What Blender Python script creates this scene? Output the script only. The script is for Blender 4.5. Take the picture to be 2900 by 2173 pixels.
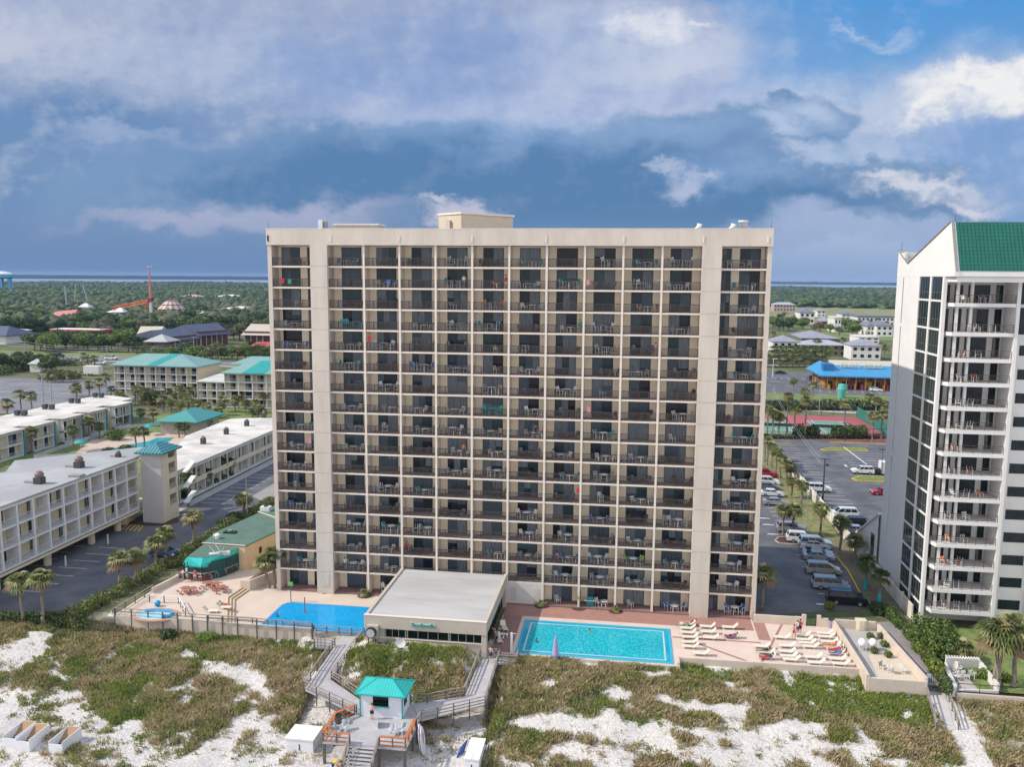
import bpy, bmesh, math, random
import numpy as np
from math import sin, cos, pi, radians, sqrt, atan2, hypot, exp, tan
from mathutils import Vector, Matrix, noise

for o in list(bpy.data.objects):
 bpy.data.objects.remove(o)
SC = bpy.context.scene
COL = SC.collection
rnd = random.Random(7)

# ---------------------------------------------------------------- camera
CF, CYAW, CPIT, CROL = 2366.39, .1398, .1271, .0080      # focal length in photo pixels, angles in radians
CPOS = (46.84, -105.5, 42.79)
def make_camera():
 F = Vector((-sin(CYAW) * cos(CPIT), cos(CYAW) * cos(CPIT), -sin(CPIT)))
 R0 = Vector((cos(CYAW), sin(CYAW), 0)); U0 = R0.cross(F)
 R = R0 * cos(CROL) + U0 * sin(CROL); U = U0 * cos(CROL) - R0 * sin(CROL)
 m = Matrix(((R.x, U.x, -F.x, CPOS[0]), (R.y, U.y, -F.y, CPOS[1]), (R.z, U.z, -F.z, CPOS[2]), (0, 0, 0, 1)))
 cd = bpy.data.cameras.new('camera'); c = bpy.data.objects.new('camera', cd); COL.objects.link(c)
 c.matrix_world = m
 cd.sensor_width = 36; cd.sensor_fit = 'HORIZONTAL'; cd.lens = CF / 2900 * 36
 cd.clip_start = 1; cd.clip_end = 40000
 SC.camera = c
make_camera()

# surveying: a photo point becomes a world point on a known plane
REG = {'A': (0, 700, 2.7613), 'B': (0, 1200, 2.7613), 'C': (0, 1650, 3.16), 'D': (700, 1550, 2.66), 'E': (1400, 1550, 2.66),
 'F': (2100, 1550, 2.66), 'H': (2100, 1000, 2.7613), 'I': (2100, 550, 2.7613), 'S': (0, 0, 1), 'O': (0, 0, .76265)}
def ray(r, u, v):
 a, b, k = REG[r]
 X, Y = (a + u / k - 1450) / CF, -(b + v / k - 1086.5) / CF
 c, s = cos(CROL), sin(CROL); X, Y = c * X - s * Y, s * X + c * Y
 c, s = cos(CPIT), sin(CPIT); y = c + Y * s; z = Y * c - s
 c, s = cos(CYAW), sin(CYAW)
 return (c * X - s * y, s * X + c * y, z)
def g(r, u, v, z=-.45):
 d = ray(r, u, v); t = (z - CPOS[2]) / d[2]
 return (CPOS[0] + d[0] * t, CPOS[1] + d[1] * t, z)
def gy(r, u, v, y):
 d = ray(r, u, v); t = (y - CPOS[1]) / d[1]
 return (CPOS[0] + d[0] * t, y, CPOS[2] + d[2] * t)
def top_at(r, u, v, x, y):
 """height of a vertical thing standing at x, y whose top is seen at u, v"""
 d = ray(r, u, v); t = hypot(x - CPOS[0], y - CPOS[1]) / hypot(d[0], d[1])
 return CPOS[2] + d[2] * t

def lin(h):
 if not isinstance(h, str): return tuple(h)
 h = h.lstrip('#'); c = [int(h[i:i + 2], 16) / 255 for i in (0, 2, 4)]
 return tuple(x / 12.92 if x <= .04045 else ((x + .055) / 1.055) ** 2.4 for x in c)

# ---------------------------------------------------------------- sun, exposure
SUN = Vector((1.15, .27, -1.0)).normalized()
def make_sun():
 ld = bpy.data.lights.new('sun', 'SUN'); ld.energy = 4.1; ld.angle = radians(.6); ld.color = (1, .92, .81)
 o = bpy.data.objects.new('sun', ld); COL.objects.link(o)
 o.rotation_euler = SUN.to_track_quat('-Z', 'Y').to_euler(); o.location = (-60, -60, 90)
make_sun()
SC.view_settings.view_transform = 'Standard'; SC.view_settings.look = 'None'
SC.view_settings.exposure = .11; SC.view_settings.gamma = 1
SC.cycles.max_bounces = 6; SC.cycles.diffuse_bounces = 4; SC.cycles.glossy_bounces = 3
SC.cycles.transmission_bounces = 4; SC.cycles.transparent_max_bounces = 8; SC.cycles.caustics_reflective = False
SC.cycles.caustics_refractive = False; SC.cycles.volume_bounces = 0
try: SC.cycles.use_denoising = True
except Exception: pass

# ---------------------------------------------------------------- sky
def make_world():
 w = bpy.data.worlds.new('World'); SC.world = w; w.use_nodes = True
 nt = w.node_tree; nt.nodes.clear(); N = nt.nodes; L = nt.links
 def put(sock, v):
  if isinstance(v, bpy.types.NodeSocket): L.new(v, sock)
  else: sock.default_value = v
 def M(op, a, b=0., c=0., clamp=False):
  n = N.new('ShaderNodeMath'); n.operation = op; n.use_clamp = clamp
  put(n.inputs[0], a); put(n.inputs[1], b); put(n.inputs[2], c)
  return n.outputs[0]
 def smooth(x, lo, hi):
  n = N.new('ShaderNodeMapRange'); n.interpolation_type = 'SMOOTHSTEP'
  put(n.inputs['Value'], x); n.inputs['From Min'].default_value = lo; n.inputs['From Max'].default_value = hi
  return n.outputs[0]
 def mixc(f, a, b):
  n = N.new('ShaderNodeMix'); n.data_type = 'RGBA'
  put(n.inputs[0], f)
  for s, v in ((n.inputs[6], a), (n.inputs[7], b)):
   if isinstance(v, bpy.types.NodeSocket): L.new(v, s)
   else: s.default_value = (*lin(v), 1)
  return n.outputs[2]
 tc = N.new('ShaderNodeTexCoord'); sp = N.new('ShaderNodeSeparateXYZ'); L.new(tc.outputs['Generated'], sp.inputs[0])
 x, y, z = sp.outputs
 c, s = cos(CYAW), sin(CYAW)
 dx = M('ADD', M('MULTIPLY', x, c), M('MULTIPLY', y, s)); dy = M('ADD', M('MULTIPLY', x, -s), M('MULTIPLY', y, c))
 dys = M('MAXIMUM', dy, .08)
 u = M('DIVIDE', dx, dys); v = M('DIVIDE', z, dys)
 cmb = N.new('ShaderNodeCombineXYZ'); L.new(u, cmb.inputs[0]); L.new(v, cmb.inputs[1]); P = cmb.outputs[0]
 def nz(scale, detail=7, rough=.55, stretch=1., off=0.):
  mp = N.new('ShaderNodeMapping'); L.new(P, mp.inputs[0]); mp.inputs['Scale'].default_value = (1, stretch, 1)
  mp.inputs['Location'].default_value = (off, off * .7, off)
  n = N.new('ShaderNodeTexNoise'); n.inputs['Scale'].default_value = scale; n.inputs['Detail'].default_value = detail
  n.inputs['Roughness'].default_value = rough; L.new(mp.outputs[0], n.inputs['Vector'])
  return n.outputs[0], n.outputs[1]
 big, bigc = nz(4.5, 9, .58, 1.5); fine, finec = nz(17, 8, .62, 1.4, 3.1); soft, _ = nz(2.2, 4, .5, 2.2, 7.)
 mixn = M('ADD', M('MULTIPLY', big, .6), M('MULTIPLY', fine, .4))
 # warp
 def warp(colr, amt):
  a = N.new('ShaderNodeVectorMath'); a.operation = 'SUBTRACT'; L.new(colr, a.inputs[0]); a.inputs[1].default_value = (.5, .5, .5)
  b = N.new('ShaderNodeVectorMath'); b.operation = 'SCALE'; L.new(a.outputs[0], b.inputs[0]); b.inputs['Scale'].default_value = amt
  return b.outputs[0]
 def addv(a, b):
  n = N.new('ShaderNodeVectorMath'); n.operation = 'ADD'; L.new(a, n.inputs[0]); L.new(b, n.inputs[1]); return n.outputs[0]
 Pw = addv(addv(P, warp(bigc, .15)), warp(finec, .05))
 flat = N.new('ShaderNodeVectorMath'); flat.operation = 'MULTIPLY'; L.new(Pw, flat.inputs[0]); flat.inputs[1].default_value = (1, 1, 0)
 PW = flat.outputs[0]
 def uv(px, py):
  d = ray('O', px, py); a = c * d[0] + s * d[1]; b = -s * d[0] + c * d[1]
  return a / b, d[2] / b
 def blob(b):
  cx, cy, rx, ry = b
  uu, vv = uv(cx, cy)
  n = N.new('ShaderNodeVectorMath'); n.operation = 'SUBTRACT'; L.new(PW, n.inputs[0]); n.inputs[1].default_value = (uu, vv, 0)
  m = N.new('ShaderNodeVectorMath'); m.operation = 'MULTIPLY'; L.new(n.outputs[0], m.inputs[0])
  m.inputs[1].default_value = (1804.7 / rx, 1804.7 / ry, 0)
  k = N.new('ShaderNodeVectorMath'); k.operation = 'LENGTH'; L.new(m.outputs[0], k.inputs[0])
  return M('SUBTRACT', 1, k.outputs['Value'])
 def layer(col, blobs, colour, lo=-.1, hi=.25, amp=.5, ns=None, op=1.):
  f = None
  for b in blobs:
   k = blob(b)
   f = k if f is None else M('SMOOTH_MAX', f, k, .15)
  f = M('ADD', f, M('MULTIPLY', M('SUBTRACT', ns or big, .5), amp))
  m = smooth(f, lo, hi)
  if op != 1.: m = M('MULTIPLY', m, op)
  return mixc(m, col, colour)
 el = v
 # clear air: deep blue above, pale towards the horizon
 base = mixc(smooth(el, .0, .17), '#7d98c4', '#83b2e4'); base = mixc(smooth(el, .16, .36), base, '#4a9be2')
 left = smooth(u, .12, -.5)
 base = mixc(M('MULTIPLY', left, smooth(el, .34, .0)), base, '#6f92c4')
 S = base
 # thin high veil on the right, grey overcast on the left
 S = layer(S, [(2000, 420, 680, 260), (2300, 250, 520, 150), (1750, 360, 330, 150)], '#b0c6e8', -.25, .5, .35, soft)
 S = layer(S, [(1650, 330, 230, 90), (1950, 230, 300, 60)], '#c0cfe9', -.6, .9, .6, soft)
 S = layer(S, [(300, 120, 1050, 360), (1000, 200, 500, 300), (1330, 90, 215, 150), (1420, 150, 110, 90)], '#a0b2d6', -.10, .10, .30)
 S = layer(S, [(700, 40, 700, 110), (1150, 40, 380, 110)], '#a9b6d6', -.8, .8, .4, soft)
 S = layer(S, [(60, 140, 330, 80), (330, 165, 280, 80)], '#eceaf0', -.55, .8, .6, mixn)
 S = layer(S, [(60, 150, 560, 150)], '#bcc5dd', -.7, .8, .5, mixn, .85)
 S = layer(S, [(1180, 240, 460, 85), (1340, 150, 210, 130), (960, 310, 380, 60)], '#bfcaea', -.8, .8, .7, mixn)
 S = layer(S, [(1380, 70, 150, 60), (1330, 100, 180, 60), (1440, 110, 110, 60)], '#cdd6ec', -.6, .8, 1.1, mixn)
 S = layer(S, [(1410, 50, 70, 26), (1450, 44, 50, 30), (1345, 50, 50, 16), (1500, 44, 50, 8)], '#f4f5fa', -.4, 1.0, 2.4, fine, .75)
 S = layer(S, [(740, 160, 420, 90), (980, 105, 300, 60)], '#86a5d8', -.8, .9, .3, soft, .7)
 S = layer(S, [(80, 300, 480, 90), (420, 370, 560, 90), (-50, 430, 560, 130)], '#6a8fc0', -.6, .6, .7, mixn)
 S = layer(S, [(280, 308, 150, 14), (460, 318, 130, 16), (350, 330, 200, 12)], '#b0bedf', -.9, .9, 1.2, fine, .75)
 S = layer(S, [(2010, 265, 170, 75), (2130, 215, 170, 70), (2060, 320, 230, 60), (1930, 300, 130, 50)], '#bccbe8', -.4, .5, 1.2, fine)
 S = layer(S, [(2130, 190, 130, 40), (2070, 232, 120, 30), (2200, 215, 80, 45)], '#fdfcfb', -.45, .7, 2.4, fine)
 S = layer(S, [(2140, 330, 190, 65), (2060, 400, 260, 45), (2170, 440, 180, 40)], '#86a9db', -.6, .6, .9, mixn)
 # billows: side light from the left picks out the relief of the cloud
 def relief(scale, d, off, st):
  a_ = nz(scale, 6, .6, st, off)[0]; mp_off = nz(scale, 6, .6, st, off); n_ = a_.node.inputs['Vector'].links[0].from_node
  b_ = mp_off[0].node.inputs['Vector'].links[0].from_node; b_.inputs['Location'].default_value = (off + d, off * .7 - d * .8, off)
  return M('SUBTRACT', b_.outputs[0].links[0].to_node.outputs[0], a_)
 rl = M('ADD', M('MULTIPLY', relief(7, .035, 1.3, 1.5), 1.6), M('MULTIPLY', relief(22, .012, 4.1, 1.3), 1.3))
 clear = M('MULTIPLY', smooth(u, .12, .3), smooth(el, .27, .36)); amt = M('MULTIPLY', smooth(el, .05, .10), M('SUBTRACT', 1, clear))
 def relit(S, k):
  S = mixc(M('MULTIPLY', M('MULTIPLY', M('MAXIMUM', rl, 0), amt), k, clamp=True), S, '#dfe4f2')
  return mixc(M('MULTIPLY', M('MULTIPLY', M('MAXIMUM', M('MULTIPLY', rl, -1), 0), amt), k * 1.2, clamp=True), S, '#5f8ec8')
 S = relit(S, .42)
 # storm bank
 S = layer(S, [(1200, 395, 520, 90), (1500, 330, 230, 95), (1740, 270, 80, 60), (1650, 330, 170, 80), (830, 350, 330, 65), (480, 395, 430, 85), (1150, 455, 420, 40),
      (1850, 400, 260, 62), (1930, 440, 210, 40), (1690, 230, 60, 30), (1790, 250, 60, 40), (1560, 440, 330, 55), (1880, 455, 190, 35), (1000, 440, 270, 42), (640, 430, 150, 34)],
     '#7699c6', -.22, .22, 1.0, mixn)
 S = layer(S, [(1250, 440, 560, 62), (930, 400, 380, 66), (1700, 440, 150, 40), (1500, 420, 260, 55), (700, 400, 260, 36), (1180, 380, 330, 50)], '#5281b4', -.95, .45, 1.0, mixn)
 S = layer(S, [(1100, 300, 260, 40), (1450, 290, 140, 36), (1600, 380, 120, 30)], '#8fb0dd', -.8, .9, 1.0, mixn, .6)
 S = layer(S, [(1745, 245, 80, 30), (1680, 280, 60, 20), (1760, 330, 80, 26)], '#b4c9e9', -.6, .8, 1.5, fine)
 S = layer(S, [(1445, 372, 46, 12), (1500, 390, 60, 16), (1545, 385, 30, 10), (1720, 335, 50, 22)], '#bcc8e6', -.6, .8, 1.9, fine, .8)
 S = layer(S, [(1900, 378, 90, 14), (1990, 395, 130, 20), (2060, 420, 90, 16)], '#d6dbec', -.6, .9, 2.2, fine)
 # bright gaps under the bank
 S = layer(S, [(660, 458, 200, 30), (520, 478, 300, 20)], '#aab3d5', -.55, .7, .9, mixn)
 S = layer(S, [(985, 460, 84, 26), (930, 436, 36, 12)], '#c6c8df', -.5, .6, 2.0, fine)
 S = layer(S, [(1740, 475, 70, 30), (1820, 502, 260, 26), (2080, 480, 230, 22)], '#a3b7dd', -.6, .7, .8, mixn)
 S = layer(S, [(1850, 42, 45, 6), (1900, 54, 50, 8), (1940, 68, 36, 8)], '#c3d5f0', -.8, 1.2, 1.0, fine, .55)
 S = relit(S, .22)
 # thin air near the horizon
 S = mixc(M('MULTIPLY', smooth(el, .085, .0), .8), S, mixc(smooth(u, -.3, .35), '#6a8fc0', '#8fabd6'))
 # sky behind the camera: unseen bright cloud, added to light the facade
 rear = mixc(smooth(big, .38, .62), '#a3b5d2', '#f8efe3')
 rearf = smooth(dy, .42, .0)
 S = mixc(rearf, S, rear)
 zen = mixc(smooth(z, .45, .8), S, '#bccae4'); S = zen
 sky = N.new('ShaderNodeTexSky'); sky.sky_type = 'NISHITA'; sky.sun_disc = False
 sky.sun_elevation = math.asin(-SUN.z); sky.sun_rotation = atan2(-SUN.x, -SUN.y); sky.air_density = 1.2; sky.dust_density = 1.5
 b1 = N.new('ShaderNodeBackground'); L.new(sky.outputs[0], b1.inputs[0]); b1.inputs[1].default_value = .12
 b2 = N.new('ShaderNodeBackground'); L.new(S, b2.inputs[0])
 put(b2.inputs[1], M('ADD', .86, M('MULTIPLY', rearf, .78)))
 mx = N.new('ShaderNodeMixShader'); mx.inputs[0].default_value = .93
 L.new(b1.outputs[0], mx.inputs[1]); L.new(b2.outputs[0], mx.inputs[2])
 out = N.new('ShaderNodeOutputWorld'); L.new(mx.outputs[0], out.inputs[0])
 w.cycles.sampling_method = 'MANUAL'; w.cycles.sample_map_resolution = 512
make_world()

# ---------------------------------------------------------------- materials
MATS = {}
def mat(name, col, rough=.75, col2=None, scale=1., var=.5, metal=0., bump=0., bscale=None, spec=.4, stretch=(1, 1, 1), detail=5, coat=0., world=False):
 """procedural surface: base colour broken up by two noises of the same thing"""
 if name in MATS: return MATS[name]
 m = bpy.data.materials.new(name); m.use_nodes = True; MATS[name] = m
 nt = m.node_tree; N = nt.nodes; L = nt.links; b = N['Principled BSDF']
 b.inputs['Roughness'].default_value = rough; b.inputs['Metallic'].default_value = metal
 b.inputs['Specular IOR Level'].default_value = spec; b.inputs['Coat Weight'].default_value = coat
 c1 = lin(col)
 c2 = lin(col2) if col2 is not None else tuple(x * .8 for x in c1)
 if world:
  gm = N.new('ShaderNodeNewGeometry'); src = gm.outputs['Position']
 else:
  tc = N.new('ShaderNodeTexCoord'); src = tc.outputs['Object']
 mp = N.new('ShaderNodeMapping'); mp.inputs['Scale'].default_value = stretch; L.new(src, mp.inputs[0])
 n = N.new('ShaderNodeTexNoise'); n.inputs['Scale'].default_value = scale; n.inputs['Detail'].default_value = detail; n.inputs['Roughness'].default_value = .6
 L.new(mp.outputs[0], n.inputs['Vector'])
 r = N.new('ShaderNodeMapRange'); L.new(n.outputs[0], r.inputs['Value'])
 r.inputs['From Min'].default_value = .5 - .25 * (1.2 - var); r.inputs['From Max'].default_value = .5 + .25 * (1.2 - var)
 mx = N.new('ShaderNodeMix'); mx.data_type = 'RGBA'; L.new(r.outputs[0], mx.inputs[0])
 mx.inputs[6].default_value = (*c1, 1); mx.inputs[7].default_value = (*c2, 1)
 L.new(mx.outputs[2], b.inputs['Base Color'])
 if bump:
  nb = N.new('ShaderNodeTexNoise'); nb.inputs['Scale'].default_value = bscale or scale * 4; L.new(mp.outputs[0], nb.inputs['Vector'])
  bp = N.new('ShaderNodeBump'); bp.inputs['Strength'].default_value = bump; bp.inputs['Distance'].default_value = .05
  L.new(nb.outputs[0], bp.inputs['Height']); L.new(bp.outputs[0], b.inputs['Normal'])
 return m
def leafmat(name, col, col2, scale=.8, trans=.25, world=True):
 m = mat(name, col, .6, col2, scale, .6, spec=.25, world=world)
 nt = m.node_tree; N = nt.nodes; L = nt.links; b = N['Principled BSDF']
 if trans:
  t = N.new('ShaderNodeBsdfTranslucent'); c = [n for n in N if n.bl_idname == 'ShaderNodeMix'][0].outputs[2]
  L.new(c, t.inputs[0]); ms = N.new('ShaderNodeMixShader'); ms.inputs[0].default_value = trans
  L.new(b.outputs[0], ms.inputs[1]); L.new(t.outputs[0], ms.inputs[2]); L.new(ms.outputs[0], N['Material Output'].inputs[0])
 return m
def stripes(m, axis, width, col, gap=.5, world=False, bump=0.):
 """adds regular ribs or joints of a second colour to a material (standing-seam roofs, boards, tiles)"""
 nt = m.node_tree; N = nt.nodes; L = nt.links; b = N['Principled BSDF']
 src = (N.new('ShaderNodeNewGeometry').outputs['Position'] if world else N.new('ShaderNodeTexCoord').outputs['Object'])
 sp = N.new('ShaderNodeSeparateXYZ'); L.new(src, sp.inputs[0])
 d = N.new('ShaderNodeMath'); d.operation = 'DIVIDE'; L.new(sp.outputs[axis], d.inputs[0]); d.inputs[1].default_value = width
 f = N.new('ShaderNodeMath'); f.operation = 'FRACT'; L.new(d.outputs[0], f.inputs[0])
 l = N.new('ShaderNodeMath'); l.operation = 'LESS_THAN'; L.new(f.outputs[0], l.inputs[0]); l.inputs[1].default_value = gap
 old = b.inputs['Base Color'].links[0].from_socket
 mx = N.new('ShaderNodeMix'); mx.data_type = 'RGBA'; L.new(l.outputs[0], mx.inputs[0]); L.new(old, mx.inputs[6]); mx.inputs[7].default_value = (*lin(col), 1)
 L.new(mx.outputs[2], b.inputs['Base Color'])
 if bump:
  bp = N.new('ShaderNodeBump'); bp.inputs['Strength'].default_value = bump; bp.inputs['Distance'].default_value = .04
  L.new(l.outputs[0], bp.inputs['Height']); L.new(bp.outputs[0], b.inputs['Normal'])
 return m

# ---------------------------------------------------------------- mesh helpers
class MB:
 def __init__(s): s.v = []; s.f = []; s.m = []; s.cur = 0
 def mi(s, i): s.cur = i; return s
 def quad(s, *p):
  b = len(s.v); s.v += [tuple(q) for q in p]; s.f.append(tuple(range(b, b + len(p)))); s.m.append(s.cur); return s
 def box(s, x0, y0, z0, x1, y1, z1):
  b = len(s.v)
  s.v += [(x0, y0, z0), (x1, y0, z0), (x1, y1, z0), (x0, y1, z0), (x0, y0, z1), (x1, y0, z1), (x1, y1, z1), (x0, y1, z1)]
  for q in ((3, 2, 1, 0), (4, 5, 6, 7), (0, 1, 5, 4), (1, 2, 6, 5), (2, 3, 7, 6), (3, 0, 4, 7)):
   s.f.append(tuple(b + i for i in q)); s.m.append(s.cur)
  return s
 def cbox(s, cx, cy, cz, sx, sy, sz, rz=0., tilt=0.):
  """box about a centre, turned about z and tilted about its own x"""
  b = len(s.v); c, sn = cos(rz), sin(rz); ct, st = cos(tilt), sin(tilt)
  for dx, dy, dz in ((-1, -1, -1), (1, -1, -1), (1, 1, -1), (-1, 1, -1), (-1, -1, 1), (1, -1, 1), (1, 1, 1), (-1, 1, 1)):
   x, y, z = dx * sx / 2, dy * sy / 2, dz * sz / 2
   y, z = y * ct - z * st, y * st + z * ct
   s.v.append((cx + c * x - sn * y, cy + sn * x + c * y, cz + z))
  for q in ((3, 2, 1, 0), (4, 5, 6, 7), (0, 1, 5, 4), (1, 2, 6, 5), (2, 3, 7, 6), (3, 0, 4, 7)):
   s.f.append(tuple(b + i for i in q)); s.m.append(s.cur)
  return s
 def prism(s, poly, z0, z1, bottom=True):
  n = len(poly); a = sum(poly[i][0] * poly[(i + 1) % n][1] - poly[(i + 1) % n][0] * poly[i][1] for i in range(n))
  if a < 0: poly = poly[::-1]
  b = len(s.v); s.v += [(p[0], p[1], z0) for p in poly] + [(p[0], p[1], z1) for p in poly]
  s.f.append(tuple(range(b + n, b + 2 * n))); s.m.append(s.cur)
  if bottom: s.f.append(tuple(range(b + n - 1, b - 1, -1))); s.m.append(s.cur)
  for i in range(n):
   j = (i + 1) % n; s.f.append((b + i, b + j, b + n + j, b + n + i)); s.m.append(s.cur)
  return s
 def bar(s, p, q, w, h=None):
  """square bar from p to q"""
  h = h or w; p, q = Vector(p), Vector(q); d = (q - p)
  if d.length < 1e-6: return s
  d.normalize(); up = Vector((0, 0, 1)) if abs(d.z) < .95 else Vector((1, 0, 0))
  a = d.cross(up).normalized() * w / 2; c = a.cross(d).normalized() * h / 2; b = len(s.v)
  for o in (p, q):
   for k, l in ((-1, -1), (1, -1), (1, 1), (-1, 1)): s.v.append(tuple(o + a * k + c * l))
  for f in ((0, 1, 2, 3), (7, 6, 5, 4), (4, 5, 1, 0), (5, 6, 2, 1), (6, 7, 3, 2), (7, 4, 0, 3)):
   s.f.append(tuple(b + i for i in f)); s.m.append(s.cur)
  return s
 def tube(s, pts, radii, n=8, cap=True):
  """tapered tube through points"""
  b = len(s.v); P = [Vector(p) for p in pts]
  if not hasattr(radii, '__len__'): radii = [radii] * len(P)
  for i, p in enumerate(P):
   d = (P[min(i + 1, len(P) - 1)] - P[max(i - 1, 0)]).normalized()
   up = Vector((0, 0, 1)) if abs(d.z) < .9 else Vector((1, 0, 0))
   a = d.cross(up).normalized(); c = d.cross(a).normalized()
   for k in range(n):
    t = 2 * pi * k / n; s.v.append(tuple(p + (a * cos(t) + c * sin(t)) * radii[i]))
  for i in range(len(P) - 1):
   for k in range(n):
    j = (k + 1) % n; s.f.append((b + i * n + k, b + (i + 1) * n + k, b + (i + 1) * n + j, b + i * n + j)); s.m.append(s.cur)
  if cap:
   s.f.append(tuple(b + k for k in range(n))); s.m.append(s.cur)
   e = b + (len(P) - 1) * n; s.f.append(tuple(e + k for k in range(n - 1, -1, -1))); s.m.append(s.cur)
  return s
 def ball(s, c, r, n=8, m=6, sq=(1, 1, 1)):
  b = len(s.v)
  for i in range(m + 1):
   t = pi * i / m
   for k in range(n):
    a = 2 * pi * k / n; s.v.append((c[0] + r * sq[0] * sin(t) * cos(a), c[1] + r * sq[1] * sin(t) * sin(a), c[2] + r * sq[2] * cos(t)))
  for i in range(m):
   for k in range(n):
    j = (k + 1) % n; s.f.append((b + i * n + k, b + (i + 1) * n + k, b + (i + 1) * n + j, b + i * n + j)); s.m.append(s.cur)
  return s
 def mesh(s, name, mats, smooth=False):
  me = bpy.data.meshes.new(name); me.from_pydata(s.v, [], s.f)
  if not isinstance(mats, (list, tuple)): mats = [mats]
  for m in mats: me.materials.append(m)
  if any(s.m): me.polygons.foreach_set('material_index', s.m)
  if smooth: me.polygons.foreach_set('use_smooth', [True] * len(me.polygons))
  me.update(); return me
 def build(s, name, mats, parent=None, smooth=False, stuff=False, label=None):
  return put(name, s.mesh(name, mats, smooth), parent, stuff, label)
def put(name, me, parent=None, stuff=False, label=None):
 o = bpy.data.objects.new(name, me); COL.objects.link(o)
 if parent is not None: o.parent = parent
 if stuff: o['kind'] = 'stuff'
 if label: o['label'] = label
 return o
def raw_mesh(name, V, F, mats, midx=None, smooth=False):
 """mesh straight from numpy arrays (all faces the same size)"""
 me = bpy.data.meshes.new(name); V = np.asarray(V, np.float32); F = np.asarray(F, np.int32); k = F.shape[1]
 me.vertices.add(len(V)); me.vertices.foreach_set('co', V.ravel()); me.loops.add(F.size); me.loops.foreach_set('vertex_index', F.ravel())
 me.polygons.add(len(F)); me.polygons.foreach_set('loop_start', np.arange(0, F.size, k, dtype=np.int32))
 me.polygons.foreach_set('loop_total', np.full(len(F), k, np.int32))
 for m in (mats if isinstance(mats, (list, tuple)) else [mats]): me.materials.append(m)
 if midx is not None: me.polygons.foreach_set('material_index', np.asarray(midx, np.int32))
 if smooth: me.polygons.foreach_set('use_smooth', np.ones(len(F), bool))
 me.update(calc_edges=True); return me
def tag(o, label, cat, group=None):
 o['label'] = label; o['category'] = cat
 if group: o['group'] = group
 return o
def thing(name, label, cat, loc=(0, 0, 0), rz=0., group=None):
 o = bpy.data.objects.new(name, None); COL.objects.link(o); o.location = loc; o.rotation_euler = (0, 0, rz)
 o.empty_display_size = .2
 return tag(o, label, cat, group)
def struct(o): o['kind'] = 'structure'; return o
def dup(root, loc, rz=0., label=None, scale=1., tint=None):
 r = root.copy(); COL.objects.link(r); r.location = loc; r.rotation_euler = (0, 0, rz); r.scale = (scale,) * 3 if not hasattr(scale, '__len__') else scale
 if label: r['label'] = label
 def kids(a, b):
  for ch in list(a.children):
   c = ch.copy(); COL.objects.link(c); c.parent = b; c.matrix_parent_inverse = ch.matrix_parent_inverse.copy()
   if tint and ch.get('tint'):
    for i, sl in enumerate(c.material_slots):
     if sl.material and sl.material.name in tint: sl.link = 'OBJECT'; sl.material = MATS[tint[sl.material.name]]
   kids(ch, c)
 kids(root, r)
 return r
ORD = ['', 'first', 'second', 'third', 'fourth', 'fifth', 'sixth', 'seventh', 'eighth', 'ninth', 'tenth', 'eleventh', 'twelfth', 'thirteenth', 'fourteenth',
 'fifteenth', 'sixteenth', 'seventeenth', 'eighteenth', 'nineteenth', 'twentieth']
def ordn(i):
 if i <= 20: return ORD[i]
 t = {2: 'twenty', 3: 'thirty', 4: 'forty', 5: 'fifty', 6: 'sixty', 7: 'seventy', 8: 'eighty', 9: 'ninety'}[i // 10]
 return t + '-' + ORD[i % 10] if i % 10 else t.replace('y', 'ieth')
DK = -.45

# ================================================================ GROUND
def lerp_tab(tab, x):
 if x <= tab[0][0]: return tab[0][1]
 for (a, fa), (b, fb) in zip(tab, tab[1:]):
  if x <= b: return fa + (fb - fa) * (x - a) / (b - a)
 return tab[-1][1]
CREST = [(-60, -.6), (-24, -1.0), (-17, -1.6), (-14, -2.0), (6, -2.0), (12, -1.9), (16, -.2), (18, .75), (29, .75), (31, -.6), (33, -1.2), (36, -.75), (52, -.8), (56, -1.35), (78, -1.3), (84, -1.0), (130, -1.)]
def fbm(x, y, s, o=4): return noise.fractal(Vector((x * s, y * s, 3.7)), 1.0, 2.0, o)
def sst(a, b, x):
 t = min(1, max(0, (x - a) / (b - a))); return t * t * (3 - 2 * t)
def height(x, y):
 if y > -11.5: return -.5
 base = -3.4
 c = lerp_tab(CREST, x)
 t = sst(-15.5, -34 if not (13 < x < 34) else -26, y)
 h = c + (base - c) * t + fbm(x, y, .13) * .45 * sst(-14, -19, y) + fbm(x, y, .5) * .12 * sst(-14, -17, y)
 if x > 78.5 and y < -12: h = min(h, h * .5 + (-1.2 - .085 * (-12 - y)) * .5)
 k = sst(-11.5, -15., y) if x > 8 else sst(-11.5, -13.4, y)
 return -.5 + (h + .5) * k
# lower limit of the dune plants, read off the photo: (x, y of the edge)
EDGE = sorted((g(*p, -3)[:2] for p in (('C', 0, 1000), ('C', 600, 1080), ('C', 950, 1230), ('C', 1380, 1400), ('C', 1600, 1560), ('C', 1660, 1300), ('C', 1800, 1180), ('D', 60, 1180),
     ('D', 250, 1390), ('D', 420, 1260), ('D', 640, 1200), ('D', 1300, 1290), ('D', 1700, 1420), ('D', 2000, 1560), ('E', 100, 1400),
     ('E', 560, 1380), ('E', 1000, 1390), ('E', 1500, 1330), ('E', 2100, 1330), ('F', 420, 1440), ('F', 1000, 1460), ('F', 1560, 1560), ('F', 1800, 1560), ('F', 2128, 1657))))
EDGE = [(-60, EDGE[0][1] + 2)] + [(a, b - 2.8 if a > 33 else b + .9) for a, b in EDGE] + [(130, EDGE[-1][1])]
def blobf(x, y, cx, cy, rx, ry): return max(0, 1 - hypot((x - cx) / rx, (y - cy) / ry))
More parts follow.
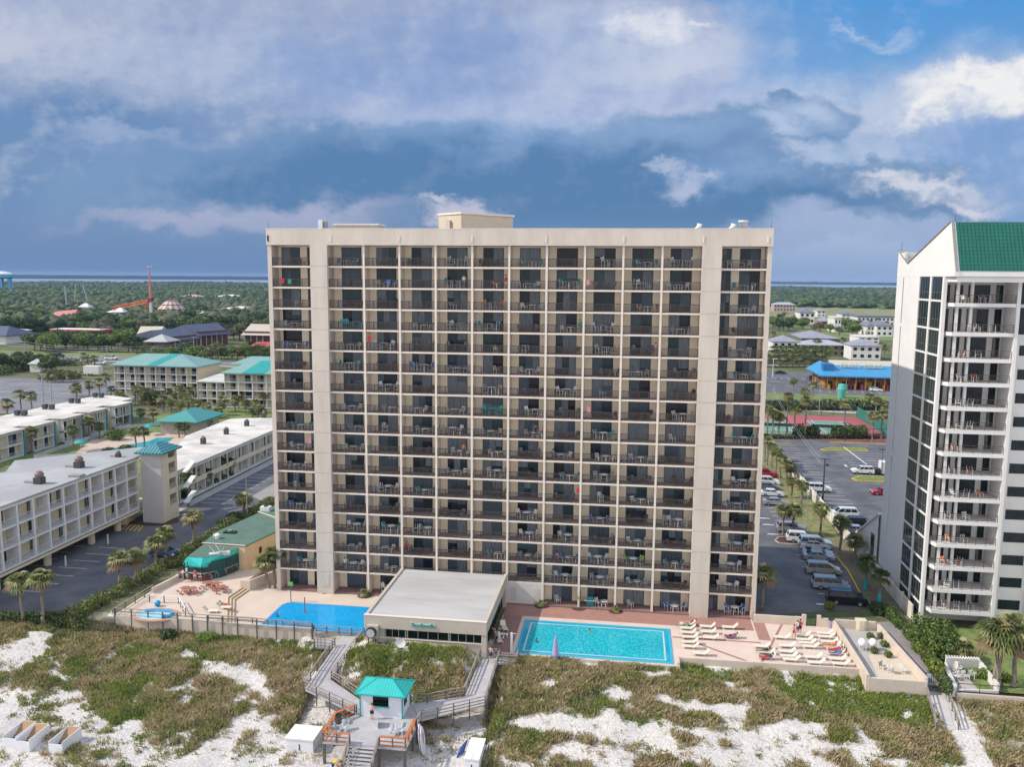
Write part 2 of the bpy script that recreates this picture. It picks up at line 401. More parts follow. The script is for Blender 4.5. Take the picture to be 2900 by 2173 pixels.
SANDY = [(*g('C', 130, 700, -2.6)[:2], 5.5, 3.6), (*g('C', 330, 560, -2.6)[:2], 3, 1.3), (*g('C', 1950, 830, -3)[:2], 4.2, 2.6), (*g('C', 560, 880, -3)[:2], 3.4, 1.0),
   (*g('D', 1650, 1350, -3.2)[:2], 4, 3), (*g('E', 1700, 1310, -3)[:2], 5, 1.6), (*g('E', 850, 1430, -3.2)[:2], 8, 2.2), (*g('E', 350, 1120, -2.6)[:2], 2.4, 1.0),
   (*g('E', 1200, 1060, -2.4)[:2], 3, 1), (*g('E', 1000, 1190, -2.6)[:2], 2.6, 1.2), (*g('E', 1750, 1080, -2.2)[:2], 2, .8), (*g('F', 400, 1430, -2.9)[:2], 3.5, 1.4), (*g('F', 700, 1560, -2.9)[:2], 6, 1.6),
   (*g('D', 80, 1030, -2.8)[:2], 2.6, 2.0), (*g('E', 420, 1380, -3)[:2], 5, 1.4), (*g('E', 1250, 1250, -3)[:2], 3, 1.2)]
def veg(x, y):
 """0 bare sand .. 1 closed plant cover on the dunes"""
 if x < -15.5 and y > -16.5: return .95
 if y > -12.4: return 0.
 if x < -15.5 and y > -16.5: return .95
 if 79.2 < x < 81.6 - (y + 14) * .02 and y > -40: return 0.
 e = lerp_tab(EDGE, x); n = fbm(x, y, .33) + .5 * fbm(x + 9, y, 1.1, 3)
 d = (y - e) / 3.2 + n * 1.15 + .25
 d = min(d, (.98 if x > 33 else .84) + n * 1.3)
 for cx, cy, rx, ry in SANDY: d -= 2.3 * blobf(x, y, cx, cy, rx, ry)
 if d < .3 and e - 11 < y < e: d = max(d, (n + .02) * 1.6 * (1 if x > 33 else .45))      # stray tufts on the sand
 return max(0, min(1, d))
def greenness(x, y):
 """0 dry straw .. 1 fresh green"""
 v = .34 + .35 * fbm(x, y, .16) + .45 * fbm(x + 40, y, .6, 3)
 for r, u, w, rx, ry, k in (('C', 1180, 870, 3.2, 2.4, 1.1), ('C', 1250, 600, 3.4, 2.0, .8), ('C', 1130, 1080, 2.6, 1.8, .7), ('C', 1950, 480, 3.8, 1.4, 1.0), ('D', 420, 720, 5.5, 3.4, .9),
          ('D', 1100, 900, 8, 3.2, .9), ('D', 1500, 880, 7, 3.0, .8), ('E', 300, 850, 3, 2.4, .7), ('E', 1650, 960, 5, 3.2, 1.1), ('F', 800, 1120, 9, 5, 1.5), ('F', 1150, 1180, 6, 4.5, 1.2), ('E', 1180, 1290, 3, 1., .6)):
  q = g(r, u, w, -1.6); v += k * 1.3 * blobf(x, y, q[0], q[1], rx, ry)
 return max(0, min(1, v))
def axis_list(lo, hi, step, outs):
 n = int((hi - lo) / step); a = [lo + i * step for i in range(n + 1)]
 return sorted(set([o for o in outs if o < lo or o > hi] + a))
def make_ground():
 X = axis_list(-44, 112, .45, [-16000, -6000, -2000, -700, -250, -100, -60, 130, 250, 700, 2000, 6000, 16000])
 Y = axis_list(-60, -11.2, .45, [-400, -120, -80, -10.8, 60, 300, 1200, 4000, 8200])
 V = np.zeros((len(Y), len(X), 3)); Cc = np.zeros((len(Y), len(X), 4))
 for j, y in enumerate(Y):
  for i, x in enumerate(X):
   V[j, i] = (x, y, height(max(-60, min(130, x)), y))
   if y < -11.2: Cc[j, i] = (veg(x, y), greenness(x, y) if y > -60 else 0, 1, 1)
   else: Cc[j, i] = (0, 0, 0, 1)
 nj, ni = len(Y), len(X); idx = np.arange(nj * ni).reshape(nj, ni)
 F = np.stack([idx[:-1, :-1], idx[:-1, 1:], idx[1:, 1:], idx[1:, :-1]], -1).reshape(-1, 4)
 m = bpy.data.materials.new('ground'); m.use_nodes = True; nt = m.node_tree; N = nt.nodes; L = nt.links; b = N['Principled BSDF']
 b.inputs['Roughness'].default_value = .9; b.inputs['Specular IOR Level'].default_value = .15
 at = N.new('ShaderNodeAttribute'); at.attribute_name = 'cover'; sp = N.new('ShaderNodeSeparateColor'); L.new(at.outputs['Color'], sp.inputs[0])
 pos = N.new('ShaderNodeNewGeometry').outputs['Position']
 def nz(s, det=6):
  n = N.new('ShaderNodeTexNoise'); n.inputs['Scale'].default_value = s; n.inputs['Detail'].default_value = det; n.inputs['Roughness'].default_value = .65; L.new(pos, n.inputs['Vector']); return n.outputs[0]
 def mix(f, a, c):
  n = N.new('ShaderNodeMix'); n.data_type = 'RGBA'
  L.new(f, n.inputs[0])
  for s, v in ((n.inputs[6], a), (n.inputs[7], c)):
   if isinstance(v, bpy.types.NodeSocket): L.new(v, s)
   else: s.default_value = (*lin(v), 1)
  return n.outputs[2]
 def rng(v, a, c):
  n = N.new('ShaderNodeMapRange'); L.new(v, n.inputs['Value']); n.inputs['From Min'].default_value = a; n.inputs['From Max'].default_value = c; return n.outputs[0]
 n1, n2, n3, n4 = nz(.35), nz(2.5), nz(4.5, 8), nz(1.1, 8)
 sand = mix(rng(n2, .35, .7), (.64, .61, .58), (.52, .49, .46)); sand = mix(rng(n3, .52, .66), sand, (.34, .32, .31)); sand = mix(rng(n4, .56, .68), sand, (.38, .33, .28))
 litter = mix(rng(n2, .4, .65), (.34, .29, .22), (.22, .21, .12))
 ad = N.new('ShaderNodeMath'); ad.operation = 'MULTIPLY_ADD'; L.new(n3, ad.inputs[0]); ad.inputs[1].default_value = .9; L.new(sp.outputs[0], ad.inputs[2])
 beach = mix(rng(ad.outputs[0], .7, 1.25), sand, litter)
 inl = mix(rng(n1, .35, .62), (.10, .115, .05), (.17, .16, .09)); inl = mix(rng(nz(.02, 8), .5, .62), inl, (.075, .10, .04))
 L.new(mix(sp.outputs[2], inl, beach), b.inputs['Base Color'])
 bp = N.new('ShaderNodeBump'); bp.inputs['Strength'].default_value = .9; bp.inputs['Distance'].default_value = .22
 wn = nz(2.6, 9); L.new(wn, bp.inputs['Height']); L.new(bp.outputs[0], b.inputs['Normal'])
 me = raw_mesh('ground', V.reshape(-1, 3), F, m, smooth=True)
 a = me.color_attributes.new('cover', 'FLOAT_COLOR', 'POINT'); a.data.foreach_set('color', Cc.astype(np.float32).ravel())
 struct(put('ground', me))
make_ground()

def sheet(name, pts, z, m, kind='structure'):
 mb = MB(); mb.quad(*[(p[0], p[1], z) for p in pts])
 me = mb.mesh(name, m)
 if me.polygons[0].normal.z < 0: me.flip_normals()
 o = put(name, me); o['kind'] = kind; return o
def slab(name, pts, z0, z1, m):
 mb = MB(); mb.prism([(p[0], p[1]) for p in pts], z0, z1); o = mb.build(name, m); o['kind'] = 'structure'; return o

asphalt = mat('asphalt', (.135, .132, .138), .8, (.085, .087, .098), .22, .8, bump=.2, bscale=30, world=True, detail=9)
asphalt_old = mat('worn_asphalt', (.20, .20, .21), .85, (.14, .14, .15), .12, .6, world=True, detail=9)
concrete = mat('concrete', (.42, .40, .37), .85, (.35, .33, .31), .5, .5, world=True, detail=8)
paint_w = mat('white_paint', (.74, .74, .72), .6, (.6, .6, .6), 2)
paint_y = mat('yellow_paint', (.70, .45, .05), .6, (.6, .38, .06), 2)
lawn = mat('lawn', (.19, .23, .07), .9, (.10, .145, .04), 1.1, .75, bump=.5, bscale=6, world=True, detail=9)
lawn_dry = mat('dry_lawn', (.25, .24, .11), .9, (.15, .165, .065), .06, .6, world=True, detail=9)
mulch = mat('mulch', (.10, .045, .03), .95, (.06, .03, .02), 6, bump=.6, bscale=20)

def far_sheets():
 def dirpt(px, dist):
  d = ray('S', px, 900); k = dist / hypot(d[0], d[1]); return (CPOS[0] + d[0] * k, CPOS[1] + d[1] * k)
 wm = mat('bay_water', (.22, .28, .36), .4, (.16, .22, .32), .002, .6, spec=.3, world=True)
 pts = [dirpt(-900, 4120), dirpt(500, 4300), dirpt(1500, 4150), dirpt(3700, 3950)] + [dirpt(3700, 7800), dirpt(1500, 7800), dirpt(-900, 7800)]
 struct(sheet('water', pts, -.2, wm))
 # low wooded land on the far side of the bay
 fm = mat('far_woods', (.035, .06, .07), .95, (.025, .045, .055), .004, .6, world=True)
 top = []; bot = []
 rr = random.Random(3)
 for i in range(240):
  px = -900 + i * 19.2; h = 27 - 7 * max(0, min(1, (px - 800) / 1200)) + rr.uniform(-1.6, 1.6)
  p = dirpt(px, 7300); q = dirpt(px, 7900); bot.append(((p[0], p[1], -1), (p[0], p[1], h), (q[0], q[1], h), (q[0], q[1], -1)))
 mb = MB()
 for a, b in zip(bot, bot[1:]):
  mb.quad(a[0], b[0], b[1], a[1]); mb.quad(a[1], b[1], b[2], a[2])
 struct(mb.build('hills', fm))
far_sheets()

# ---------------------------------------------------------------- dune plants: millions of blades nobody could count
def make_dune_plants():
 rg = np.random.default_rng(5); V = []; F = []; mi = []
 V = np.zeros((0, 3)); pts = []
 n = 0
 while n < 260000 and len(pts) < 52000:
  n += 1
  # keep the density about even in the picture: more tufts close to the camera
  x = rg.uniform(-38, 104); y = rg.uniform(-42, -12.8)
  if y > -16.6 and 16.2 < x < 31.2: continue
  if y > -25.9 and 13.2 < x < 15.9 or (y > -25.2 and 30.6 < x < 33.1): continue     # under the boardwalk
  if 18.7 < x < 27.3 and -34.6 < y < -26: continue
  d = veg(x, y)
  if rg.random() > d * max(.12, min(1, .62 + 1.5 * fbm(x, y, .75, 3))) + .004: continue
  if y > -14.9 and 31 < x < 53.5 or y > -13.5 and 8 < x < 79: continue
  if x > 79 and x < 82 and y > -31: continue
  if x > 81 and x < 112 and y > -16.6: continue
  pts.append((x, y, d, greenness(x, y)))
 P = np.array(pts); K = 9
 m = len(P); base = np.repeat(P, K, 0); q = len(base)
 spread = .5
 ang = rg.uniform(0, 2 * pi, q); r = rg.random(q) * spread
 bx = base[:, 0] + r * np.cos(ang); by = base[:, 1] + r * np.sin(ang)
 gr = base[:, 3]
 hgt = rg.uniform(.2, .7, q) * (.75 + .5 * (1 - gr)) * (.5 + .5 * base[:, 2])
 lean = rg.uniform(.15, .8, q) * hgt; la = rg.uniform(0, 2 * pi, q)
 w = rg.uniform(.022, .06, q) * (1 + .9 * gr)
 zz = np.array([height(a, b) for a, b in zip(P[:, 0], P[:, 1])]); bz = np.repeat(zz, K) - .05
 wa = rg.uniform(0, pi, q); wx, wy = np.cos(wa) * w, np.sin(wa) * w
 v0 = np.stack([bx - wx, by - wy, bz], -1); v1 = np.stack([bx + wx, by + wy, bz], -1)
 v2 = np.stack([bx + lean * .45 * np.cos(la) + wx * .8, by + lean * .45 * np.sin(la) + wy * .8, bz + hgt * .65], -1)
 v3 = np.stack([bx + lean * np.cos(la), by + lean * np.sin(la), bz + hgt], -1)
 V = np.stack([v0, v1, v2, v3], 1).reshape(-1, 3)
 F = np.arange(q * 4).reshape(-1, 4)
 pick = gr + rg.normal(0, .16, q)
 mi = np.where(pick > .75, 0, np.where(pick > .5, 1, np.where(pick > .28, 2, 3)))
 # teal-leaved patch and dark twigs
 dark = rg.random(q) < .09; mi = np.where(dark, 4, mi)
 mats = [leafmat('fresh_dune_green', (.25, .31, .06), (.16, .22, .05), .6, .3), leafmat('dune_green', (.27, .31, .09), (.18, .22, .07), .6, .3),
   leafmat('olive_grass', (.36, .33, .12), (.26, .24, .09), .6, .3), leafmat('straw_grass', (.54, .44, .26), (.40, .32, .19), .6, .3), leafmat('dead_twigs', (.20, .16, .13), (.13, .11, .09), .6, .1)]
 o = put('dune_grass', raw_mesh('dune_grass', V, F, mats, mi)); o['kind'] = 'stuff'
 tag(o, 'tangled dune grass and creepers, part dry straw and part fresh green, over the white sand', 'dune grass')
make_dune_plants()

# ================================================================ MAIN TOWER
FH, BP, BE, BQ = 2.75, 4.7602, 5.4079, 2.3119
X1, X2 = BE, BE + BQ                      # first pier
X3 = X2 + 10 * BP; X4 = X3 + BQ; XR = X4 + BE
BX = [(0, X1)] + [(X2 + k * BP, X2 + (k + 1) * BP) for k in range(10)] + [(X4, XR)]     # twelve bays
REC = 2.05                                # depth of the balconies
stucco = mat('cream_stucco', (.585, .515, .44), .85, (.51, .445, .38), .55, .75, bump=.15, bscale=12, detail=8, stretch=(1, 1, .25))
stucco_d = mat('inner_stucco', (.86, .75, .58), .85, (.80, .69, .53), .7, .5)
band_m = mat('slab_edge_paint', (.70, .62, .535), .8, (.64, .56, .48), 1.5, .5, stretch=(1, 1, .4))
rail_m = mat('bronze_railing', (.065, .056, .055), .5, (.05, .045, .045), 3)
frame_m = mat('dark_bronze_frame', (.03, .03, .032), .4)
floor_m = mat('balcony_tile', (.34, .26, .22), .7, (.28, .21, .18), 4)
def glassmat(name, c, c2, rough=.12, spec=.3):
 return mat(name, c, rough, c2, .8, .6, spec=spec, stretch=(3, 1, .4))
gl = [glassmat('glass_navy', (.012, .018, .030), (.02, .03, .05)), glassmat('glass_teal', (.010, .035, .040), (.02, .05, .055)), glassmat('glass_black', (.006, .008, .012), (.012, .014, .02))]
curt = [mat('drawn_curtain', (.075, .10, .13), .4, (.03, .05, .075), 3, .8, stretch=(5, 1, .3)), mat('pale_curtain', (.20, .23, .25), .5, (.07, .09, .12), 4, .8, stretch=(6, 1, .2)), gl[0], gl[2], gl[1]]
ROOFZ, PARZ = 46.68, 48.72
def ground_rows(bi): return 31.0 < BX[bi][0] < 36      # bay with the blank white wall at ground level
def main_tower():
 T = thing('apartment_tower', 'seventeen-storey cream apartment tower with rows of dark-railed balconies facing the beach', 'apartment tower', (0, 0, 0))
 D = 17.
 body = MB()
 body.box(0, REC, -.5, XR, D, ROOFZ - .01)                       # rooms behind the balconies
 body.build('wall', stucco_d, T)
 for a, b in ((-.55, 0), (XR, XR + .55)): MB().box(a, -.12, -.5, b, D + .2, ROOFZ).build('end_wall', stucco, T)
 for a, b in ((X1, X2), (X3, X4)):
  p = MB().box(a, -.5, -.5, b, REC - .004, ROOFZ)
  p.build('pier', stucco, T)
 # joints of the piers
 jm = mat('pier_joint', (.40, .37, .34), .9)
 for k in range(9):
  x = X2 + (k + 1) * BP
  MB().box(x - .13, -.06, -.3, x + .13, REC - .006, ROOFZ - .02).build('partition_wall', band_m, T)
 par = MB(); par.box(-.6, -.35, ROOFZ, XR + .6, -.05, PARZ); par.box(-.6, D, ROOFZ, XR + .6, D + .3, PARZ); par.box(-.6, -.05, ROOFZ, -.3, D, PARZ); par.box(XR + .3, -.05, ROOFZ, XR + .6, D, PARZ)
 par.build('parapet', stucco, T)
 MB().box(-.3, -.05, ROOFZ + .02, XR + .3, D, ROOFZ + .25).build('roof', mat('roof_gravel', (.5, .48, .45), .9), T)
 MB().box(-.62, -.37, PARZ + .002, XR + .62, .0, PARZ + .1).build('coping', band_m, T)
 for x in (-.32, 8.2, 17.3, 26.8, 36.2, 45.8, 55.4, 63.0):        # scuppers in the parapet
  MB().box(x - .1, -.41, ROOFZ + .45, x + .1, -.352, ROOFZ + 1.25).build('scupper', band_m if x > 0 else frame_m, T)
 for k in range(1, 17):
  z = k * FH; s = MB()
  for a, b in ((0, X1), (X2, X3), (X4, XR)): s.box(a + .001, -.02, z - .22, b - .001, REC - .008, z)
  s.mi(1)
  for a, b in ((0, X1), (X2, X3), (X4, XR)): s.box(a + .002, .06, z + .002, b - .002, REC - .009, z + .012)
  s.build('floor_slab', [band_m, floor_m], T)
  for a, b in ((X1, X2), (X3, X4)): MB().box(a - .004, -.508, z - .06, b + .004, -.502, z + .0).build('pier_groove', jm, T)
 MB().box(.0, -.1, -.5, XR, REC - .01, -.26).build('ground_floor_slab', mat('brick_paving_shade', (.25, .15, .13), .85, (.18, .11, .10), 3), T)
 # doors and railings, bay by bay
 def rail_mesh(w):
  m = MB(); h = 1.08; m.box(.03, 0, h - .07, w - .03, .07, h); m.box(.03, .02, .1, w - .03, .05, .15)
  n = int(w / 1.5) + 1
  for i in range(n + 1): x = .05 + (w - .1) * i / n; m.box(x - .03, .005, .013, x + .03, .065, h)
  n = int(w / .125)
  for i in range(1, n): x = .05 + (w - .1) * i / n; m.box(x - .018, .022, .15, x + .018, .046, h - .07)
  return m
 def door_mb(w, h, seed):
  r = random.Random(seed); m = MB(); m.box(0, -.05, 0, w, 0, h); m.mi(1)
  k = r.choice((2, 2, 2, 2, 3)); pw = (w - .08) / k
  for i in range(k):
   m.mi(1 + r.choice((0, 0, 1, 1, 2, 3, 4)))
   m.box(.05 + i * pw, -.075, .06, .05 + (i + 1) * pw - .05, -.052, h - .07)
   if r.random() < .25:                             # half-drawn blind
    m.mi(1 + r.choice((0, 1))); hh = r.uniform(.3, .7) * h; m.box(.05 + i * pw + .01, -.082, hh, .05 + (i + 1) * pw - .06, -.077, h - .08)
  return m
 dm = [frame_m] + curt
 doors = []; rails = []
 rmesh = {}
 for w in {round(b - a, 3) for a, b in BX}: rmesh[w] = rail_mesh(w).mesh('balcony_railing', rail_m)
 for fl in range(17):
  z = fl * FH if fl else -.26
  for bi, (a, b) in enumerate(BX):
   if fl == 0 and (bi in (3, 4, 5, 6)): continue
   if fl == 1 and bi in (3, 4, 5): pass
   w = b - a
   if bi == 0: ds = [(a + .45, 2.6), (a + 4.05, 1.1)]
   elif bi == 11: ds = [(a + .35, 1.1), (a + 2.45, 2.5)]
   else: ds = [(a + 1.08, 2.68)]
   for q, (x, dw) in enumerate(ds): doors.append((fl, x, dw, z, fl * 31 + bi * 7 + q))
   if fl: rails.append((fl, a, w, z))
 doors.sort(key=lambda t: (t[0], t[1])); rails.sort(key=lambda t: (t[0], t[1]))
 def build_many(items, name, single, mats):
  keep, rest = items[:96], items[96:]
  for it in keep: single(it, None)
  mb = MB()
  for it in rest: single(it, mb)
  mb.build(name, mats, T, stuff=True)
 def door_one(it, mb):
  fl, x, dw, z, sd = it; d = door_mb(dw, 2.46, sd)
  if mb is None:
   o = d.build('sliding_door', dm, T); o.location = (x, REC - .0, z + .015)
  else:
   k = len(mb.v); mb.v += [(p[0] + x, p[1] + REC, p[2] + z + .015) for p in d.v]; mb.f += [tuple(i + k for i in f) for f in d.f]; mb.m += d.m
 def rail_one(it, mb):
  fl, a, w, z = it
  if mb is None:
   o = put('balcony_railing', rmesh[round(w, 3)], T); o.location = (a, .02, z)
  else:
   d = rail_mesh(w); k = len(mb.v); mb.v += [(p[0] + a, p[1] + .02, p[2] + z) for p in d.v]; mb.f += [tuple(i + k for i in f) for f in d.f]; mb.m += d.m
 build_many(doors, 'sliding_door', door_one, dm); build_many(rails, 'balcony_railing', rail_one, rail_m)
 # blank wall at ground level beside the restaurant, with two louvre panels
 a, b = BX[6]
 wm = mat('white_stucco', (.60, .56, .52), .85, (.54, .50, .47), .6)
 MB().box(BX[6][0] + .14, -.03, -.5, b - .14, .25, 2.52).build('ground_wall', wm, T)
 for x in (BX[6][0] + .55, b - 1.15): MB().box(x, -.06, .15, x + .75, -.032, 1.9).build('louvre_panel', mat('beige_louvre', (.55, .52, .47), .7), T)
 MB().box(X1 + .65, -.54, .6, X1 + 1.75, -.502, 2.4).build('service_panel', mat('pale_panel', (.52, .50, .46), .7), T)
 # things on the roof
 ph = thing('roof_penthouse', 'tan lift penthouse with pale edge standing on the flat tower roof', 'penthouse', (0, 0, 0))
 q = [gy('S', 1232, 640, 6.)[0], gy('S', 1309, 640, 4.2)[0]]
 pm = mat('tan_siding', (.55, .46, .35), .85, (.50, .42, .32), 2)
 poly = [(21.0, 6.2), (24.6, 3.6), (30.6, 9.4), (27.0, 12.2)]
 MB().prism(poly, ROOFZ + .25, 50.9).build('wall', pm, ph); MB().prism([(20.85, 6.2), (24.6, 3.4), (30.85, 9.4), (27.0, 12.4)], 50.902, 51.15).build('coping', band_m, ph)
 MB().box(22.3, 4.4, ROOFZ + .25, 22.9, 5.0, 50.2).build('hatch_cover', band_m, ph)
 whm = mat('white_metal', (.75, .75, .75), .5)
 t = thing('roof_vent', 'square white vent stack on the left part of the tower roof', 'vent', (5.6, 3, ROOFZ + .25))
 MB().box(-.25, -.2, 0, .35, .4, 3.2).build('stack', whm, t); MB().box(.45, -.1, 0, .9, .4, 3.0).build('cap', mat('grey_louvre', (.3, .3, .32), .6), t)
 t = thing('roof_screen', 'long low white equipment screen on the left part of the tower roof', 'screen', (7.4, 3.2, ROOFZ + .25))
 MB().box(0, 0, .2, 6.1, 3, 2.5).build('panel', pm, t); MB().box(-.1, -.1, 2.502, 6.2, 3.1, 2.7).build('coping', whm, t)
 for i, (x, n) in enumerate(((54.5, 'white curved vent hood on the tower roof above the right pier, left of two'), (58.6, 'white curved vent hood on the tower roof, right of two, next to the round stack'))):
  t = tag(MB().tube([(x, 2, ROOFZ + .2), (x, 2, ROOFZ + 2.2), (x + .35, 2, ROOFZ + 2.6), (x + .8, 2, ROOFZ + 2.45)], [.3, .3, .32, .36], 10).build('vent_hood', whm, smooth=True), n, 'vent hood', 'vent hoods on the tower roof')
 tag(MB().tube([(60.3, 2, ROOFZ + .2), (60.3, 2, ROOFZ + 3.0), (60.3, 2, ROOFZ + 3.02), (60.3, 2, ROOFZ + 3.2)], [.5, .5, .62, .62], 14).build('round_vent', whm, smooth=True), 'round white exhaust stack near the right end of the tower roof', 'exhaust stack')
 for x, l in ((-.3, 'thin lightning rod at the left corner of the tower roof'), (XR + .3, 'thin lightning rod at the right corner of the tower roof')):
  tag(MB().tube([(x, -.2, PARZ + .1), (x, -.2, PARZ + 1.1)], [.03, .012], 6).build('lightning_rod', frame_m), l, 'lightning rod', 'lightning rods on the tower')
main_tower()

# ---------------------------------------------------------------- balcony furniture
whiteplastic = mat('white_frame', (.78, .78, .76), .5)
SEATS = {'white': mat('white_sling', (.70, .69, .66), .7), 'beige': mat('beige_sling', (.42, .37, .31), .8), 'teal': mat('teal_sling', (.02, .30, .33), .7), 'blue': mat('blue_sling', (.02, .13, .42), .7),
   'grey': mat('grey_sling', (.22, .22, .25), .8), 'brown': mat('brown_wicker', (.13, .08, .06), .8), 'red': mat('red_sling', (.45, .05, .05), .7), 'orange': mat('orange_seat', (.60, .16, .05), .7), 'lime': mat('lime_seat', (.30, .52, .06), .7)}
tealframe = mat('turquoise_frame', (.04, .50, .52), .5); brownframe = mat('brown_frame', (.12, .09, .08), .6)
def chair_mesh(frame, seat, tall=False, adir=False):
 m = MB(); sh = .75 if tall else .43; w = .29; f = .045
 for x in (-w, w):
  m.box(x - f / 2, -.27, 0, x + f / 2, -.27 + f, sh + .22); m.box(x - f / 2, .24, 0, x + f / 2, .24 + f, sh + .05)
  m.box(x - f / 2 - .01, -.3, sh + .21, x + f / 2 + .01, .27, sh + .25)
  m.bar((x, .25, sh), (x, .42, sh + .55), f)
  if tall: m.box(x - f / 2, -.25, .3, x + f / 2, .25, .34)
 if tall: m.box(-w, -.27, .28, w, -.23, .33)
 m.mi(1); m.box(-w + .02, -.27, sh - .02, w - .02, .25, sh + .02)
 b = len(m.v)
 if adir:
  for i in range(5):
   x = -.24 + i * .12; hh = .62 - abs(i - 2) * .05; m.bar((x, .24, sh), (x * 1.15, .46, sh + hh), .1, .02)
 else: m.bar((0, .25, sh + .05), (0, .42, sh + .58), w * 1.9, .03)
 return m.mesh('patio_chair', [frame, seat])
def table_mesh(frame, top, tall=False, rnd_=True):
 m = MB(); h = 1.0 if tall else .7
 m.mi(1)
 if rnd_: m.tube([(0, 0, h), (0, 0, h + .04)], .52, 14)
 else: m.box(-.4, -.3, h, .4, .3, h + .04)
 m.mi(0)
 for x, y in ((-1, -1), (1, -1), (1, 1), (-1, 1)): m.bar((x * .3, y * .24, h), (x * .38, y * .3, 0), .045)
 m.bar((-.3, -.24, h * .4), (.3, .24, h * .4), .03); m.bar((-.3, .24, h * .4), (.3, -.24, h * .4), .03)
 return m.mesh('patio_table', [frame, top])
def balcony_furniture():
 cm = {}
 def cmesh(c, tall):
  k = (c, tall)
  if k not in cm:
   fr = tealframe if c == 'teal2' else whiteplastic if c not in ('brown', 'grey') else brownframe
   cm[k] = chair_mesh(fr, tealframe if c == 'teal2' else SEATS[c], tall, c in ('teal2', 'blue'))
  return cm[k]
 tm = {k: table_mesh(whiteplastic if k[0] == 'white' else tealframe if k[0] == 'teal' else brownframe, whiteplastic if k[0] == 'white' else tealframe if k[0] == 'teal' else brownframe, k[1]) for k in (('white', False), ('white', True), ('brown', False), ('teal', False), ('brown', True), ('teal', True))}
 r = random.Random(21); nch = 0; XM = [whiteplastic, tealframe, brownframe] + list(SEATS.values()); EX = MB()
 special = {(13, 1): ('teal2', 3, True), (9, 5): ('teal2', 2, True), (15, 5): ('red', 1, False), (14, 5): ('orange', 2, True), (16, 7): ('grey', 0, False), (16, 6): ('teal', 2, False), (16, 9): ('teal', 2, False), (11, 4): ('blue', 2, False),
      (13, 8): ('white', 3, True), (14, 9): ('red', 2, False), (12, 0): ('blue', 3, False), (4, 0): ('blue', 3, False), (8, 0): ('teal', 3, False), (11, 11): ('teal', 2, False), (5, 11): ('blue', 2, False), (10, 7): ('white', 2, True),
      (13, 0): ('white', 3, False), (1, 7): ('white', 3, True), (2, 7): ('blue', 2, False), (0, 10): ('blue', 2, False), (0, 11): ('blue', 2, True), (2, 10): ('teal', 2, False), (15, 9): ('white', 3, True), (16, 10): ('white', 3, True), (4, 8): ('blue', 2, False), (3, 7): ('white', 2, True),
      (6, 7): ('teal', 2, False), (9, 6): ('white', 2, True), (5, 8): ('white', 1, True), (5, 2): ('white', 3, True), (5, 3): ('teal', 2, False), (15, 11): ('teal', 2, False), (2, 9): ('lime', 2, True), (14, 6): ('white', 3, False)}
 for fl in range(16, -1, -1):
  for bi, (a, b) in enumerate(BX):
   if fl == 0 and bi in (3, 4, 5, 6): continue
   if fl == 1 and bi in (3, 4): continue
   sp = special.get((fl, bi)); w = b - a
   if sp: c, n, tall = sp
   else:
    q = r.random(); n = 0 if q < .15 else (1 if q < .27 else 2)
    if r.random() < .16 and n: n = 3
    c = r.choice(('white', 'white', 'white', 'beige', 'beige', 'grey', 'grey', 'brown', 'brown', 'teal', 'blue' if r.random() < .4 else 'white')); tall = r.random() < .35
   if fl == 0 and not sp: n = min(n, 1)
   z = fl * FH + .012 if fl else -.26
   where = ('at ground level' if fl == 0 else 'on the %s-floor balcony' % ordn(fl)) + ', %s bay from left' % ordn(bi + 1)
   cx = a + r.uniform(w * .42, w * .72); tb = n >= 2 or r.random() < .2
   cname = {'teal2': 'turquoise', 'beige': 'beige', 'teal': 'teal', 'blue': 'blue'}.get(c, c)
   if tb:
    tk = 'brown' if c in ('brown', 'grey') else 'teal' if c == 'teal2' else 'white'
    if n > 0 or r.random() < .5:
     t = put('patio_table', tm[(tk, tall)]); t.location = (cx, .85, z); t.rotation_euler = (0, 0, r.uniform(0, 1.5))
     tag(t, '%s %spatio table %s' % ({'teal': 'turquoise', 'brown': 'brown', 'white': 'white'}[tk], 'high ' if tall else '', where), 'table', 'patio tables on the tower balconies')
   offs = {1: [-.2 if not tb else -.85], 2: [-.9, .9], 3: [-1.0, .95, -1.75], 0: []}[n]
   pos = {1: ['single'], 2: ['left of two', 'right of two'], 3: ['middle', 'rightmost', 'leftmost'], 0: []}[n]
   for o, pn in zip(offs, pos):
    x = max(a + .4, min(b - .4, cx + o)); rz = (pi / 2 if o < 0 else -pi / 2) * (.55 if n < 3 or abs(o) < 1.5 else .1) + r.uniform(-.3, .3)
    if nch >= 290:                       # past three hundred: the lowest rows as one mass
     me = cmesh(c, tall); k = len(EX.v); mt = Matrix.Translation((x, .95, z)) @ Matrix.Rotation(rz, 4, 'Z'); EX.v += [tuple(mt @ v.co) for v in me.vertices]
     for p in me.polygons: EX.f.append(tuple(i + k for i in p.vertices)); EX.m.append(XM.index(me.materials[p.material_index]))
     continue
    ob = put('patio_chair', cmesh(c, tall)); ob.location = (x, r.uniform(.75, 1.15), z); ob.rotation_euler = (0, 0, rz)
    tag(ob, '%s%s %schair %s' % (pn + ' ' if pn == 'single' else pn + ', ', cname, 'high ' if tall else '', where), 'chair', 'patio chairs on the tower balconies'); nch += 1
 if EX.v: o = EX.build('patio_chair', XM, None, stuff=True); tag(o, 'many small patio chairs on the lower balconies and ground-floor patios of the apartment tower', 'chair', 'patio chairs on the tower balconies')
balcony_furniture()

